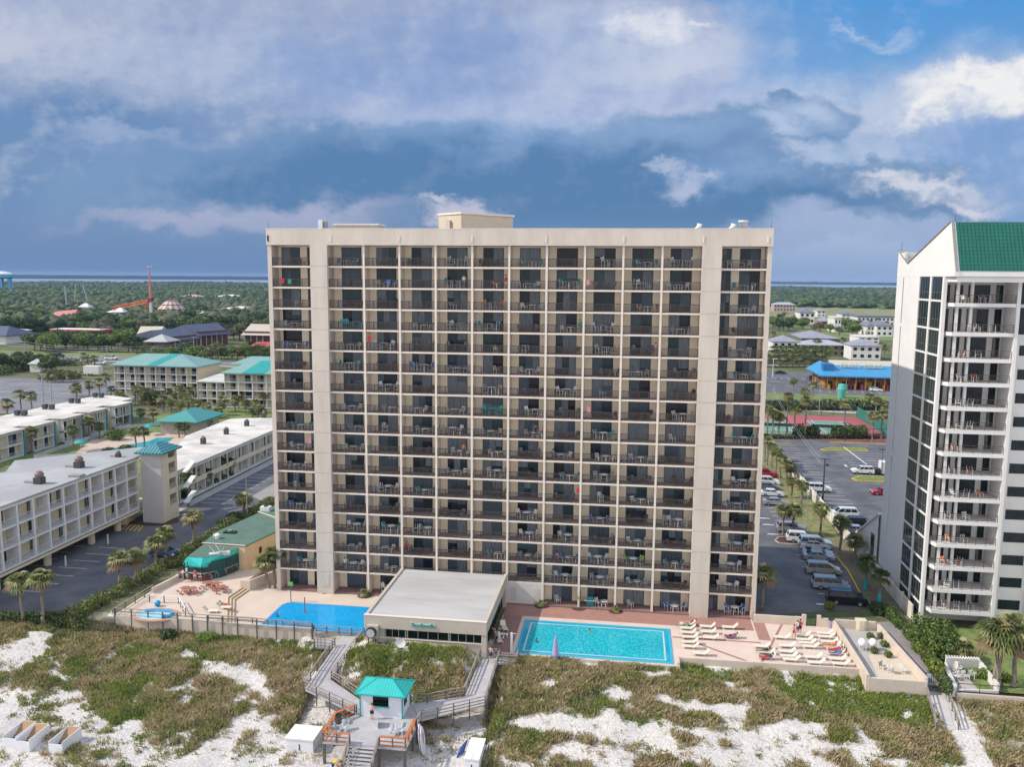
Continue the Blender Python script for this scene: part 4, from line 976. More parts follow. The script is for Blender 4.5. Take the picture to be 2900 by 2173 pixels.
def kiosk():
 T = thing('beach_kiosk', 'white beach hut with a turquoise hipped roof and open serving window on the platform', 'hut', (0, 0, 0))
 x0, x1, y0, y1, z0, z1 = 20.95, 25.3, -29.15, -26.35, PZ, 1.28
 wm = stripes(mat('white_boarding', (.70, .71, .76), .7, (.66, .67, .71), 1.), 0, .3, (.60, .61, .66), .08)
 a, b = gy('D', 945, 1160, y0)[0], gy('D', 1065, 1160, y0)[0]; zb, zt = gy('D', 1000, 1200, y0)[2], gy('D', 1000, 1120, y0)[2]
 m = MB(); m.box(x0, y0, z0, a, y0 + .1, z1); m.box(b, y0, z0, x1, y0 + .1, z1); m.box(a, y0, z0, b, y0 + .1, zb); m.box(a, y0, zt, b, y0 + .1, z1)
 m.box(x0, y1 - .1, z0, x1, y1, z1); m.box(x0, y0 + .1, z0, x0 + .1, y1 - .1, z1); m.box(x1 - .1, y0 + .1, z0, x1, y1 - .1, z1); m.build('wall', wm, T)
 MB().box(a - .12, y0 - .25, zb - .06, b + .12, y0 + .1, zb).build('counter', aqua, T)
 m = MB(); [m.box(x - .06, y - .06, z0, x + .06, y + .06, z1) for x, y in ((x0, y0), (x1, y0), (x1, y1))]; m.build('corner_trim', aqua, T)
 MB().box(x1 - .02, y0 + .6, -.25, x1 + .03, y0 + 1.7, .85).build('window', mat('dark_opening', (.01, .015, .02), .3), T)
 MB().box(x1 + .0, y0 + .5, .85, x1 + .35, y0 + 1.8, .9).build('shutter', aqua, T)
 MB().box(x0 + .2, y0 + .5, z0, x1 - .2, y0 + 1.0, zb + .05).build('back_counter', frame_m, T)
 e = .45; X0, X1, Y0, Y1 = x0 - e, x1 + e, y0 - e, y1 + e; r = MB(); c0, c1 = ((x0 + x1) / 2 - .8, (y0 + y1) / 2, z1 + .95), ((x0 + x1) / 2 + .8, (y0 + y1) / 2, z1 + .95)
 A, B, C_, D_ = (X0, Y0, z1), (X1, Y0, z1), (X1, Y1, z1), (X0, Y1, z1)
 r.quad(A, B, c1, c0); r.quad(B, C_, c1); r.quad(C_, D_, c0, c1); r.quad(D_, A, c0); r.quad(D_, C_, B, A)
 r.build('roof', aqua_roof, T)
 m = MB(); [m.bar(p, q, .1, .06) for p, q in ((A, c0), (B, c1), (C_, c1), (D_, c0), (c0, c1))]; [m.bar(p, q, .06, .12) for p, q in ((A, B), (B, C_), (C_, D_), (D_, A))]
 m.build('roof_trim', aqua, T)
 # sandwich board
 q = g('D', 985, 1350, PZ); t = thing('sandwich_board', 'white folding sandwich board in front of the kiosk', 'sign board', q, .25)
 MB().bar((-.0, -.25, 0), (.0, .0, 1.0), .75, .03).build('panel', whiteplastic, t, ); MB().bar((0, .3, 0), (0, .03, 1.0), .75, .03).build('panel', mat('grey_panel', (.35, .4, .42), .6), t)
 # four white plastic chairs on the platform
 cm = chair_mesh(whiteplastic, mat('pale_blue_sling', (.45, .52, .60), .7))
 for i, (u, v, rz, l) in enumerate(((635, 1375, .5, 'leftmost, by the left orange rail'), (730, 1390, -.2, 'second from the left, facing the sea'), (1095, 1420, .1, 'third from the left, left of the right pair'), (1165, 1410, -.5, 'rightmost, under the right orange rail'))):
  o = put('deck_chair', cm); o.location = g('D', u, v, PZ); o.rotation_euler = (0, 0, rz); tag(o, 'white deck chair on the kiosk platform, ' + l, 'chair', 'white chairs on the kiosk platform')
 b = thing('waste_bin', 'dark round waste bin on the left of the kiosk platform', 'bin', g('D', 690, 1330, PZ)); MB().tube([(0, 0, 0), (0, 0, .85)], [.25, .34], 12).build('body', mat('bin_body', (.12, .12, .11), .8), b); MB().tube([(0, 0, .85), (0, 0, .9)], .37, 12).build('lid', frame_m, b)
kiosk()

def beach_things():
 wp = mat('white_painted_wood', (.74, .75, .78), .6, (.66, .67, .70), 1.5, stretch=(1, 1, 3))
 for i, (x, y, l) in enumerate(((-12.1, -35.2, 'leftmost of three'), (-10.45, -35.5, 'middle of three'), (-6.8, -35.7, 'rightmost of three, standing apart'))):
  t = thing('storage_box', 'open white timber storage box on the beach, %s' % l, 'box', (x, y, height(x, y) - .05), .0, 'open boxes on the beach')
  w, d, h = .72, 1.45, 1.3; m = MB(); m.box(-w, -d, 0, -w + .06, d, h); m.box(w - .06, -d, 0, w, d, h); m.box(-w + .06, -d, 0, w - .06, -d + .06, h * .82); m.box(-w + .06, d - .06, 0, w - .06, d, h); m.build('shell', wp, t)
  MB().box(-w + .07, -d + .07, .05, w - .07, -.05, .35).build('floor', mat('dark_plywood', (.09, .05, .035), .9), t)
  MB().bar((0, .02, .5), (0, d - .1, h + .02), 2 * w - .16, .04).build('lid', mat('tan_plywood', (.36, .22, .11), .8, (.28, .17, .09), 3), t)
 def chest(x0, y0, x1, y1, h, l):
  zz = min(height(x0, y0), height(x1, y1)) - .1
  t = thing('storage_chest', l, 'chest', ((x0 + x1) / 2, (y0 + y1) / 2, zz)); w, d = (x1 - x0) / 2, (y1 - y0) / 2
  MB().box(-w, -d, 0, w, d, h).build('body', wp, t); m = MB(); m.box(-w - .06, -d - .06, h + .002, -.01, d + .06, h + .12); m.box(.01, -d - .06, h + .002, w + .06, d + .06, h + .12); m.build('lid', whiteplastic, t)
  MB().box(-.05, -d - .03, h * .3, .05, -d - .001, h * .7).build('latch', frame_m, t)
 chest(14.6, -32.9, 17.4, -30.4, 1.45, 'big white wooden chest on the sand left of the kiosk platform')
 q = g('D', 1775, 1440, -2.0); chest(32.5, -33.6, 33.85, q[1], 1.45, 'narrow white wooden chest on the sand right of the paddle boards')
 for i, (x, y, col, l) in enumerate(((27.55, -31.3, (.72, .73, .78), 'white paddle board leaning on the platform, nearest the kiosk'), (27.85, -31.7, (.66, .64, .72), 'white paddle board with a red stripe leaning outermost against the platform'))):
  t = thing('paddle_board', l, 'paddle board', (x, y, -3.35), 0, 'paddle boards beside the platform')
  n = 20; v = MB(); L_, W_ = 1.75, .42
  def pt(a, s): return (.10 * s + .30 - .34 * (1 + sin(a)) / 2 * 1.0, cos(a) * W_ * 1.6, 1.5 + sin(a) * L_ * .85)
  ring = [[pt(2 * pi * k / n, s) for k in range(n)] for s in (0, 1)]
  v.quad(*ring[0][::-1]); v.quad(*ring[1])
  for k in range(n): j = (k + 1) % n; v.quad(ring[0][k], ring[0][j], ring[1][j], ring[1][k])
  v.build('board', mat('board_%d' % i, col, .35), t)
  if i: MB().cbox(.42 - .17, 0, 1.6, .02, .12, 1.5, 0, 0).build('stripe', mat('red_stripe', (.50, .05, .07), .5), t)
 t = thing('folded_umbrella', 'dark blue folded beach umbrella lying against the narrow white chest', 'umbrella', g('D', 1620, 1560, -3.4)); m = MB(); m.tube([(-.35, -.9, .1), (0, 0, .45), (.35, .9, 1.0)], [.05, .28, .04], 8); m.build('canopy', mat('navy_cloth', (.03, .06, .22), .8), t); MB().tube([(.35, .9, 1.0), (.5, 1.25, 1.2)], .03, 6).build('pole', whiteplastic, t)
 for i in range(3):
  q = g('D', 1800 + i * 22, 1560, -3.4); x, y = q[0], q[1]; t = tag(MB().tube([(x, y - 1.4, height(x, y - 1.4) + .08), (x, y + 1.1, height(x, y + 1.1) + .1)], .05, 6).build('umbrella_pole', whiteplastic), 'white umbrella pole lying on the sand beside the narrow chest, %s of three' % ordn(i + 1), 'pole', 'poles lying on the sand')
 t = thing('lifeguard_box', 'small weathered white drop box with a finial at the left corner of the pool deck', 'box', g('C', 1000, 345, -1.3))
 m = MB(); m.box(-.45, -.35, -.8, .45, .35, .35); m.build('body', wp, t); m = MB(); m.box(-.5, -.4, .352, .5, .4, .5); m.box(-.4, -.3, .502, .4, .3, .8); m.build('shelf', whiteplastic, t); MB().tube([(0, 0, .8), (0, 0, 1.0), (0, 0, 1.35)], [.2, .12, .02], 8).build('finial', whiteplastic, t)
 # posts of the sand fence at the lower right
 for i in range(9):
  q = g('F', 1610 + i * 62, 1100 + i * 78, -1.8 - i * .17); x, y = q[0], q[1]; z = height(x, y)
  tag(MB().tube([(x, y, z - .3), (x + .03, y, z + 1.05)], .05, 6).build('fence_post', post_wood), 'thin dark fence post beside the sand track, %s from the garden' % ordn(i + 1), 'post', 'posts along the sand track')
beach_things()

# ---------------------------------------------------------------- sun loungers
def lounger_proto():
 t = thing('sun_lounger', 'x', 'sun lounger', (0, 0, -50), 0, 'sun loungers on the right terrace')
 fr = mat('lounger_frame', (.72, .68, .60), .5); sl = mat('lounger_sling', (.68, .62, .52), .7, (.62, .57, .48), 8)
 m = MB(); [m.box(-.95, y - .02, .26, .55, y + .02, .32) for y in (-.3, .3)]; [m.bar((.5, y, .3), (1.0, y, .78), .05) for y in (-.3, .3)]; m.build('frame', fr, t)
 MB().box(-.93, -.28, .30, .5, .28, .335).build('seat', sl, t); MB().bar((.5, 0, .33), (1.0, 0, .8), .56, .035).build('backrest', sl, t)
 for x in (-.8, .4):
  for y in (-.28, .28): MB().box(x - .025, y - .025, 0, x + .025, y + .025, .27).build('leg', fr, t)
 return t
LOUNGER_HEADS = []
def loungers():
 pr = lounger_proto(); first = True; rows = []
 P = [('J',) + p for p in ((815, 660), (1200, 630), (1225, 690), (850, 740), (460, 700), (900, 800), (1290, 780), (110, 860), (550, 850), (960, 860), (1340, 850), (545, 950), (1400, 980), (1010, 1050), (580, 1030), (1430, 1080), (630, 1090), (1060, 1145), (1490, 1165), (430, 420), (1385, 905), (190, 960), (200, 1050))]
 P += [('E',) + p for p in ((1655, 620), (1825, 625), (1510, 665), (1660, 660), (1835, 690), (1525, 700), (1680, 705), (1525, 738), (1530, 772), (1610, 825), (1505, 600), (1505, 632))]
 W = sorted([(g(*p, DK)[:2], p) for p in P], key=lambda a: -a[0][1])
 # row by row from the building, from left to right
 rws = []
 for w, p in W:
  if rws and abs(rws[-1][0] - w[1]) < .55: rws[-1][1].append((w, p))
  else: rws.append((w[1], [(w, p)]))
 for ri, (_, r) in enumerate(rws):
  r.sort(key=lambda a: a[0][0])
  for ci, (w, p) in enumerate(r):
   loc = (w[0] - .85, w[1] + .1, DK + .002)
   lab = 'cream sun lounger, %s from the left in the %s row counted from the tower' % (ordn(ci + 1), ordn(ri + 1))
   if first: o = pr; o.location = loc; o['label'] = lab; first = False
   else: o = dup(pr, loc, rnd.uniform(-.05, .05), lab)
   LOUNGER_HEADS.append((loc[0], loc[1]))
 for i, (u, v, rz, l) in enumerate((((915), 1265, .0, 'cream sun lounger with a sunbather on the upper terrace by the steps'), (650, 1340, .1, 'pale sun lounger near the front railing of the upper terrace'))):
  q = g('L', u + 60, v, -.02); o = dup(pr, q, pi + rz, l); o['group'] = 'sun loungers on the left terrace'
 for i, (u, v, l) in enumerate(((60, 610, 'white reclining chair in the shade beside the restaurant, upper of two'), (20, 700, 'white reclining chair in the shade beside the restaurant, lower of two'))):
  q = g('E', u, v, DK); o = dup(pr, (q[0] + .3, q[1] - .4, q[2]), pi * .62, l); o['group'] = 'recliners beside the restaurant'
loungers()

def left_deck_things():
 # red picnic tables
 rw = mat('red_wood', (.36, .13, .09), .75, (.28, .10, .07), 3)
 def picnic():
  t = thing('picnic_table', 'x', 'picnic table', (0, 0, 0), 0, 'red picnic tables on the upper terrace')
  MB().tube([(0, 0, .7), (0, 0, .76)], .6, 8).build('table_top', rw, t)
  for k in range(4): a = k * pi / 2 + pi / 4; MB().cbox(cos(a) * .98, sin(a) * .98, .44, .3, .85, .05, a).build('bench', rw, t)
  for k in range(4): a = k * pi / 2 + pi / 4; MB().bar((cos(a) * .2, sin(a) * .2, .7), (cos(a) * .8, sin(a) * .8, 0), .08).build('leg', rw, t)
  return t
 p0 = None
 for u, v, l in ((185, 935, 'left of the two nearest the side wall'), (330, 945, 'right of the two nearest the side wall'), (660, 830, 'nearest the thatched bar, left of three'), (800, 840, 'in the middle of the three near the bar'), (900, 920, 'nearest the yellow-edged steps')):
  q = g('L', u, v, -.01)
  if p0 is None: p0 = picnic(); o = p0; o.location = q
  else: o = dup(p0, q, rnd.uniform(0, 1))
  o['label'] = 'red wooden picnic table with benches, ' + l.replace('thatched', 'turquoise')
 # pool bar: turquoise awning bent round a counter, behind it the green-roofed building
 bar = thing('pool_bar', 'pool bar with a bright turquoise awning over a curved counter', 'bar', (0, 0, 0))
 z1, z0 = 3.0, 2.35
 O = [g('B', *p, 2.25)[:2] for p in ((1428, 1095), (1570, 1115), (1790, 1060), (1915, 1000))]
 I_ = [g('B', *p, 3.25)[:2] for p in ((1462, 1046), (1588, 1052), (1730, 1030), (1862, 978))]
 aw = MB()
 for i in range(3): aw.quad((*O[i], 2.2), (*O[i + 1], 2.2), (*I_[i + 1], 3.25), (*I_[i], 3.25)); aw.quad((*O[i + 1], 2.2), (*O[i], 2.2), (*O[i], 2.05), (*O[i + 1], 2.05))
 aw.quad((*O[0], 2.2), (*I_[0], 3.25), (*I_[0], 2.2))
 for i in range(3): aw.quad((*O[i + 1], 2.19), (*O[i], 2.19), (*I_[i], 3.24), (*I_[i + 1], 3.24))
 aw.build('awning', stripes(mat('turquoise_awning', (.04, .50, .47), .6, (.03, .45, .43), 1.2), 0, 1.1, (.02, .55, .52), .06), bar)
 def mid(k): return [(O[i][0] + (I_[i][0] - O[i][0]) * k, O[i][1] + (I_[i][1] - O[i][1]) * k) for i in range(4)]
 M_ = mid(.35); c = MB(); w = MB(); s = MB()
 for a, b in zip(M_, M_[1:]):
  c.bar((*a, 1.05), (*b, 1.05), .5, .07); w.bar((*a, .5), (*b, .5), .12, 1.0); s.bar((*a, 2.1), (*b, 2.1), .05, .5)
 c.build('counter', mat('counter_top', (.45, .40, .36), .5), bar); w.build('counter_front', mat('counter_front', (.20, .07, .05), .7), bar); s.build('valance', mat('green_screen', (.04, .30, .25), .6), bar)
 B_ = mid(1.0); m = MB()
 for a, b in zip(B_, B_[1:]): m.bar((*a, 1.3), (*b, 1.3), .1, 2.5)
 m.build('back_wall', mat('aqua_screen', (.015, .07, .07), .7, (.01, .05, .05), 1), bar)
 for q in (M_[0], M_[1], M_[2], M_[3]): MB().box(q[0] - .08, q[1] - .08, 0, q[0] + .08, q[1] + .08, 2.4).build('post', frame_m, bar)
 # old boat-like pile on the awning
 m = MB(); q = g('L', 800, 180, 3.1)
 m.bar((q[0] - 1, q[1], 3.2), (q[0] + 1.6, q[1] + 1.1, 3.3), .9, .35); m.bar((q[0] - .2, q[1] + .3, 3.4), (q[0] - 1.1, q[1] + .2, 4.5), .1); m.bar((q[0] + .5, q[1] + .6, 3.4), (q[0] - .4, q[1] + .6, 4.7), .1); m.bar((q[0] + .2, q[1] + .4, 3.3), (q[0] + .9, q[1] + .5, 4.0), .5, .12)
 tag(m.build('roof_ornament', mat('grey_driftwood', (.55, .55, .56), .8)), 'pale carved ornament with raised spars lying on the turquoise awning', 'ornament')
 # bar stools
 sm = MB(); [sm.bar((x * .17, y * .17, .75), (x * .23, y * .23, 0), .035) for x in (-1, 1) for y in (-1, 1)]; sm.box(-.2, -.2, .75, .2, .2, .79); sm.bar((0, .2, .8), (0, .26, 1.15), .36, .04); sm.box(-.2, -.2, .3, .2, -.17, .33)
 me = sm.mesh('bar_stool', mat('pale_stool', (.45, .42, .40), .6)); me2 = sm.mesh('bar_stool', mat('brown_stool', (.22, .10, .08), .6))
 for i in range(9):
  k = .12 + i * .10; n = k * 3; j = min(2, int(n)); f = n - j; x = O[j][0] + (O[j + 1][0] - O[j][0]) * f; y = O[j][1] + (O[j + 1][1] - O[j][1]) * f
  o = put('bar_stool', me if i % 3 else me2); o.location = (x + .1, y - .25, -.01); o.rotation_euler = (0, 0, pi + .5); tag(o, '%s bar stool under the turquoise awning, %s from the left' % ('pale' if i % 3 else 'brown', ordn(i + 1)), 'bar stool', 'stools at the pool bar')
 # green-roofed service building, in steps
 gb = thing('service_building', 'long cream service building with a flat green roof beside the left parking lot', 'building', (0, 0, 0))
 gm = mat('green_felt_roof', (.10, .17, .13), .9, (.08, .14, .11), .6, .7, detail=8); cw = mat('cream_wall', (.68, .52, .32), .85, (.60, .46, .29), .6)
 a = [g('B', *p, 3.6)[:2] for p in ((1605, 948), (1915, 968))]
 MB().prism([(I_[0][0], I_[0][1] + .3), (I_[1][0], I_[1][1] + .3), (I_[2][0] - .3, I_[2][1] + .4), (I_[3][0] - .4, I_[3][1] + .3), (-8.6, 8), (-14.6, 8)], -.5, 3.15).build('wall', cw, gb)
 MB().prism([I_[0], I_[1], I_[2], I_[3], (-8.5, 8), (-14.7, 8)], 3.152, 3.3).build('roof', gm, gb)
 MB().prism([(-14.3, 5.6), (-7.8, 5.4), (-5.5, 16.5), (-13.2, 21.5), (-15.0, 11)], -.5, 3.5).build('wall', cw, gb)
 MB().prism([(-14.4, 5.55), (-7.7, 5.35), (-5.4, 16.6), (-13.3, 21.6), (-15.1, 11)], 3.502, 3.66).build('roof', gm, gb)
 MB().prism([(-13.2, 21.7), (-5.4, 16.7), (-1.0, 36), (-8.5, 40)], -.5, 3.7).build('wall', cw, gb); MB().prism([(-13.3, 21.7), (-5.3, 16.7), (-.9, 36), (-8.6, 40)], 3.702, 3.86).build('roof', gm, gb)
 wl = mat('roof_edge_white', (.70, .70, .68), .7); MB().bar((-14.5, 5.58, 3.7), (-7.7, 5.38, 3.7), .14, .1).bar((-13.3, 21.65, 3.92), (-5.4, 16.65, 3.92), .14, .1).build('roof_edge', wl, gb)
 MB().box(-7.3, 8.6, 1.5, -7.0, 9.3, 2.4).build('vent', frame_m, gb)
 for i, (u, v, l) in enumerate(((1700, 900, 'round white ventilator on the green roof'), (1800, 855, 'flat grey ventilator pad on the green roof'), (2080, 690, 'white air conditioner on the far part of the green roof'))):
  q = g('B', u, v, 3.66); t = thing('roof_ventilator', l, 'ventilator', q)
  if i == 0: MB().tube([(0, 0, 0), (0, 0, .5), (0, 0, .55), (0, 0, .8)], [.3, .3, .5, .2], 10).build('hood', whiteplastic, t); MB().tube([(-.6, 0, 0), (-.6, 0, .8)], .05, 6).build('pipe', whiteplastic, t)
  elif i == 1: MB().box(-.9, -.5, 0, .9, .5, .25).build('base', frame_m, t); MB().tube([(0, 0, .25), (0, 0, .45)], .35, 10).build('hood', mat('green_hood', (.2, .3, .25), .7), t)
  else: MB().box(-.8, -.6, 0, .8, .6, .9).build('casing', whiteplastic, t); MB().tube([(0, 0, .9), (0, 0, 1.)], .4, 10).build('fan', frame_m, t)
 MB()
 # kiddie pool inside its own railing
 kp = thing('paddling_pool', 'red-edged paddling pool with a blue inflatable at the left end of the deck', 'paddling pool', (0, 0, 0))
 c = g('C', 1400, 290, 0); R_ = lambda rx, ry, n=22, s=0: [(c[0] + rx * cos(2 * pi * k / n), c[1] + ry * sin(2 * pi * k / n)) for k in range(n)]
 MB().prism(R_(3.1, 2.1), -.1, .03).build('coping', mat('terracotta', (.50, .28, .20), .8), kp); MB().prism(R_(2.6, 1.6), -.1, .045).build('water', watermat('shallow_water', (.20, .50, .62), (.28, .58, .68), (.6, .8, .85)), kp)
 blue = mat('inflatable_blue', (.02, .32, .62), .35); n = 18; ring = [(c[0] + .9 + 1.0 * cos(2 * pi * k / n), c[1] - .1 + .75 * sin(2 * pi * k / n), .22) for k in range(n + 1)]
 tag(MB().tube([(c[0] - 1.9, c[1] + .6, .2), (c[0] - .6, c[1] + .9, .2), (c[0] + 1.4, c[1] + .9, .2), (c[0] + 2.1, c[1] + .3, .2), (c[0] + 2.0, c[1] - .7, .2), (c[0] + 1.3, c[1] - 1.0, .2)], .2, 8).build('inflatable_slide', blue), 'curved blue inflatable lying in the paddling pool', 'inflatable')
 t = thing('umbrella_base', 'blue ball-topped umbrella base beside the paddling pool', 'umbrella base', g('C', 1410, 215, 0)); MB().ball((0, 0, .4), .4, 10, 8).build('ball', blue, t, smooth=True)  # umbrella base, drawn as a plain blue ball
 fence('pool_fence', [g('C', 1340, 180, 0)[:2], g('C', 1600, 190, 0)[:2], g('C', 1660, 300, 0)[:2]], 0., 'white-topped low fence round the back of the paddling pool', 'fence', 1.0, 1.6, (1, .5), 0, .1, .14, (whiteplastic, post_wood))
 # hoops and post in the pool
 for nme, l, u, v, v2, col in (('pool_post', 'red post standing in the deep blue pool', 435, 497, 380, (.45, .03, .06)), ('basketball_stand', 'green basketball stand at the far edge of the deep blue pool', 330, 415, 285, (.02, .16, .13))):
  q = g('D', u, v, DK); zt = top_at('D', u, v2, q[0], q[1]); t = thing(nme, l, 'post', q); MB().tube([(0, 0, 0), (0, 0, zt - DK)], .07 if 'red' in l else .06, 8).build('pole', mat(nme, col, .5), t)
  if 'green' in l: MB().box(-.35, -.15, zt - DK - .1, .35, .0, zt - DK + .4).build('board', mat('green_board', (.15, .45, .12), .5), t)
 # closed market umbrella, shower post beside turquoise pool
 q = g('E', 475, 790, DK - .3); q = (q[0], -15.3, -.75); zt = top_at('E', 475, 660, q[0], q[1]); t = thing('closed_umbrella', 'closed lilac umbrella in front of the turquoise pool', 'umbrella', q); h = zt - q[2]
 MB().tube([(0, 0, .2), (0, 0, .9), (0, 0, h - .6), (0, 0, h)], [.16, .42, .18, .02], 8).build('canopy', mat('lilac_canvas', (.25, .22, .42), .8, (.40, .38, .60), 5, stretch=(6, 6, .2)), t); MB().tube([(0, 0, -.6), (0, 0, .9)], .04, 6).build('pole', whiteplastic, t)
 q = (34.2, -14.3, DK); t = thing('shower_post', 'tall white shower post at the left corner of the turquoise pool', 'shower', q); MB().box(-.12, -.12, 0, .12, .12, 2.4).build('post', whiteplastic, t); MB().bar((0, 0, 2.3), (.5, 0, 2.35), .05).build('shower_head', whiteplastic, t)
 t = thing('bench', 'white bench in the shade between the restaurant and turquoise pool', 'bench', g('E', 60, 680, DK)); MB().box(-.7, -.2, .4, .7, .2, .46).build('seat', whiteplastic, t); [MB().box(x - .04, -.18, 0, x + .04, .18, .4).build('leg', whiteplastic, t) for x in (-.6, .6)]
 q = g('F', 672, 605, DK); t = thing('towel_bin', 'ribbed grey bin beside the back wall of the sunlounger terrace', 'bin', q); MB().tube([(0, 0, 0), (0, 0, 1.0)], [.38, .42], 12).build('body', mat('lilac_bin', (.32, .28, .36), .7), t); MB().tube([(0, 0, 1.), (0, 0, 1.08)], .45, 12).build('lid', frame_m, t)
 # big gas grill with green umbrella at the foot of the tower, right side
 q = g('E', 720, 450, DK); t = thing('barbecue', 'teal barbecue cart on the patio under the tower', 'barbecue', q); MB().box(-.5, -.3, .1, .5, .3, .85).build('cabinet', mat('teal_cart', (.02, .22, .22), .5), t); MB().box(-.75, -.3, .86, .75, .3, .95).build('shelf', whiteplastic, t); MB().tube([(-.45, 0, 1.1), (.45, 0, 1.1)], .3, 10).build('lid', mat('teal_cart', (.02, .22, .22), .5), t)
left_deck_things()

# ================================================================ NEIGHBOURING BUILDINGS
white_w = mat('white_render', (.66, .645, .62), .85, (.60, .59, .57), .3, .6, detail=8)
cream_w = mat('hotel_cream', (.66, .57, .41), .85, (.60, .52, .37), .4, .5, detail=8)
trim_w = mat('hotel_trim', (.66, .66, .64), .7, (.6, .6, .58), 1)
teal_trim = mat('teal_trim', (.05, .26, .30), .7)
teal_roof = stripes(mat('teal_metal_roof', (.20, .34, .32), .6, (.17, .30, .28), .25, .7), 0, .7, (.12, .23, .22), .14)
teal_bright = stripes(mat('bright_teal_roof', (.02, .29, .28), .6, (.02, .26, .25), .25, .7), 0, .7, (.02, .19, .19), .14)
white_roof = mat('white_roof', (.63, .59, .53), .8, (.47, .44, .39), .15, .85, detail=9)
grey_roof = mat('grey_flat_roof', (.385, .38, .375), .8, (.30, .30, .30), .14, .85, detail=9)
winm = mat('window_glass', (.010, .018, .022), .15, (.022, .036, .042), .5, spec=.25)
winc = mat('window_curtain', (.20, .19, .16), .5, (.10, .12, .13), 1.5, .8)
railw = mat('white_railing', (.55, .56, .60), .6)
def at_line(o, p0, p1):
 o.location = (p0[0], p0[1], 0); o.rotation_euler = (0, 0, atan2(p1[1] - p0[1], p1[0] - p0[0])); return o
def hotel_face(T, p0, p1, z0, fh, nf, nb, depth=1.5, wall=cream_w, seed=1, colw=.22, first_open=0, rails=True, wname='window'):
 """a front of balconies: columns, slabs, rails and one window to every bay; runs from p0 to p1 with the open side on the right hand of that direction"""
 L_ = hypot(p1[0] - p0[0], p1[1] - p0[1]); w = L_ / nb; r = random.Random(seed)
 for k in range(nf + 1):
  z = z0 + k * fh
  at_line(MB().box(0, -.02, z - .14, L_, depth - .01, z + .14).build('floor_slab', trim_w, T), p0, p1)
 for i in range(nb + 1):
  x = i * w; at_line(MB().box(max(0, x - colw / 2), -.06, z0 - .13, min(L_, x + colw / 2) + .002, .3 if i % 2 else depth - .02, z0 + nf * fh - .15).build('column', trim_w, T), p0, p1)
 if rails:
  for k in range(nf):
   z = z0 + k * fh + .14; m = MB(); m.box(.1, .02, z + .95, L_ - .1, .07, z + 1.02); m.box(.1, .02, z + .1, L_ - .1, .05, z + .15)
   n = int(L_ / .3)
   for i in range(1, n): x = L_ * i / n; m.box(x - .025, .03, z + .1, x + .025, .05, z + .95)
   at_line(m.build('railing', railw, T), p0, p1)
 for k in range(nf):
  for i in range(nb):
   z = z0 + k * fh + .15; a = i * w + w * r.uniform(.25, .38); b = a + w * r.uniform(.35, .5)
   m = MB(); m.box(a, depth - .08, z + .05, b, depth - .02, z + fh * .76); m.mi(1); mid = (a + b) / 2
   if r.random() < .6: m.box(a + .05, depth - .11, z + .1, mid - .03, depth - .082, z + fh * .73)
   at_line(m.build(wname, [winm, winc], T), p0, p1)
def hip_roof(x0, y0, x1, y1, z, h, inset=None, over=.5):
 x0 -= over; y0 -= over; x1 += over; y1 += over; d = inset or min(x1 - x0, y1 - y0) / 2; m = MB()
 if x1 - x0 >= y1 - y0: a, b = (x0 + d, (y0 + y1) / 2, z + h), (x1 - d, (y0 + y1) / 2, z + h)
 else: a, b = ((x0 + x1) / 2, y0 + d, z + h), ((x0 + x1) / 2, y1 - d, z + h)
 A, B, C_, D_ = (x0, y0, z), (x1, y0, z), (x1, y1, z), (x0, y1, z)
 if x1 - x0 >= y1 - y0: m.quad(A, B, b, a); m.quad(B, C_, b); m.quad(C_, D_, a, b); m.quad(D_, A, a)
 else: m.quad(A, B, a); m.quad(B, C_, b, a); m.quad(C_, D_, b); m.quad(D_, A, a, b)
 for p, q in ((A, B), (B, C_), (C_, D_), (D_, A)): m.quad((p[0], p[1], z - .3), (q[0], q[1], z - .3), (q[0], q[1], z - .001), (p[0], p[1], z - .001))
 m.quad((x0, y1, z - .3), (x1, y1, z - .3), (x1, y0, z - .3), (x0, y0, z - .3))
 return m

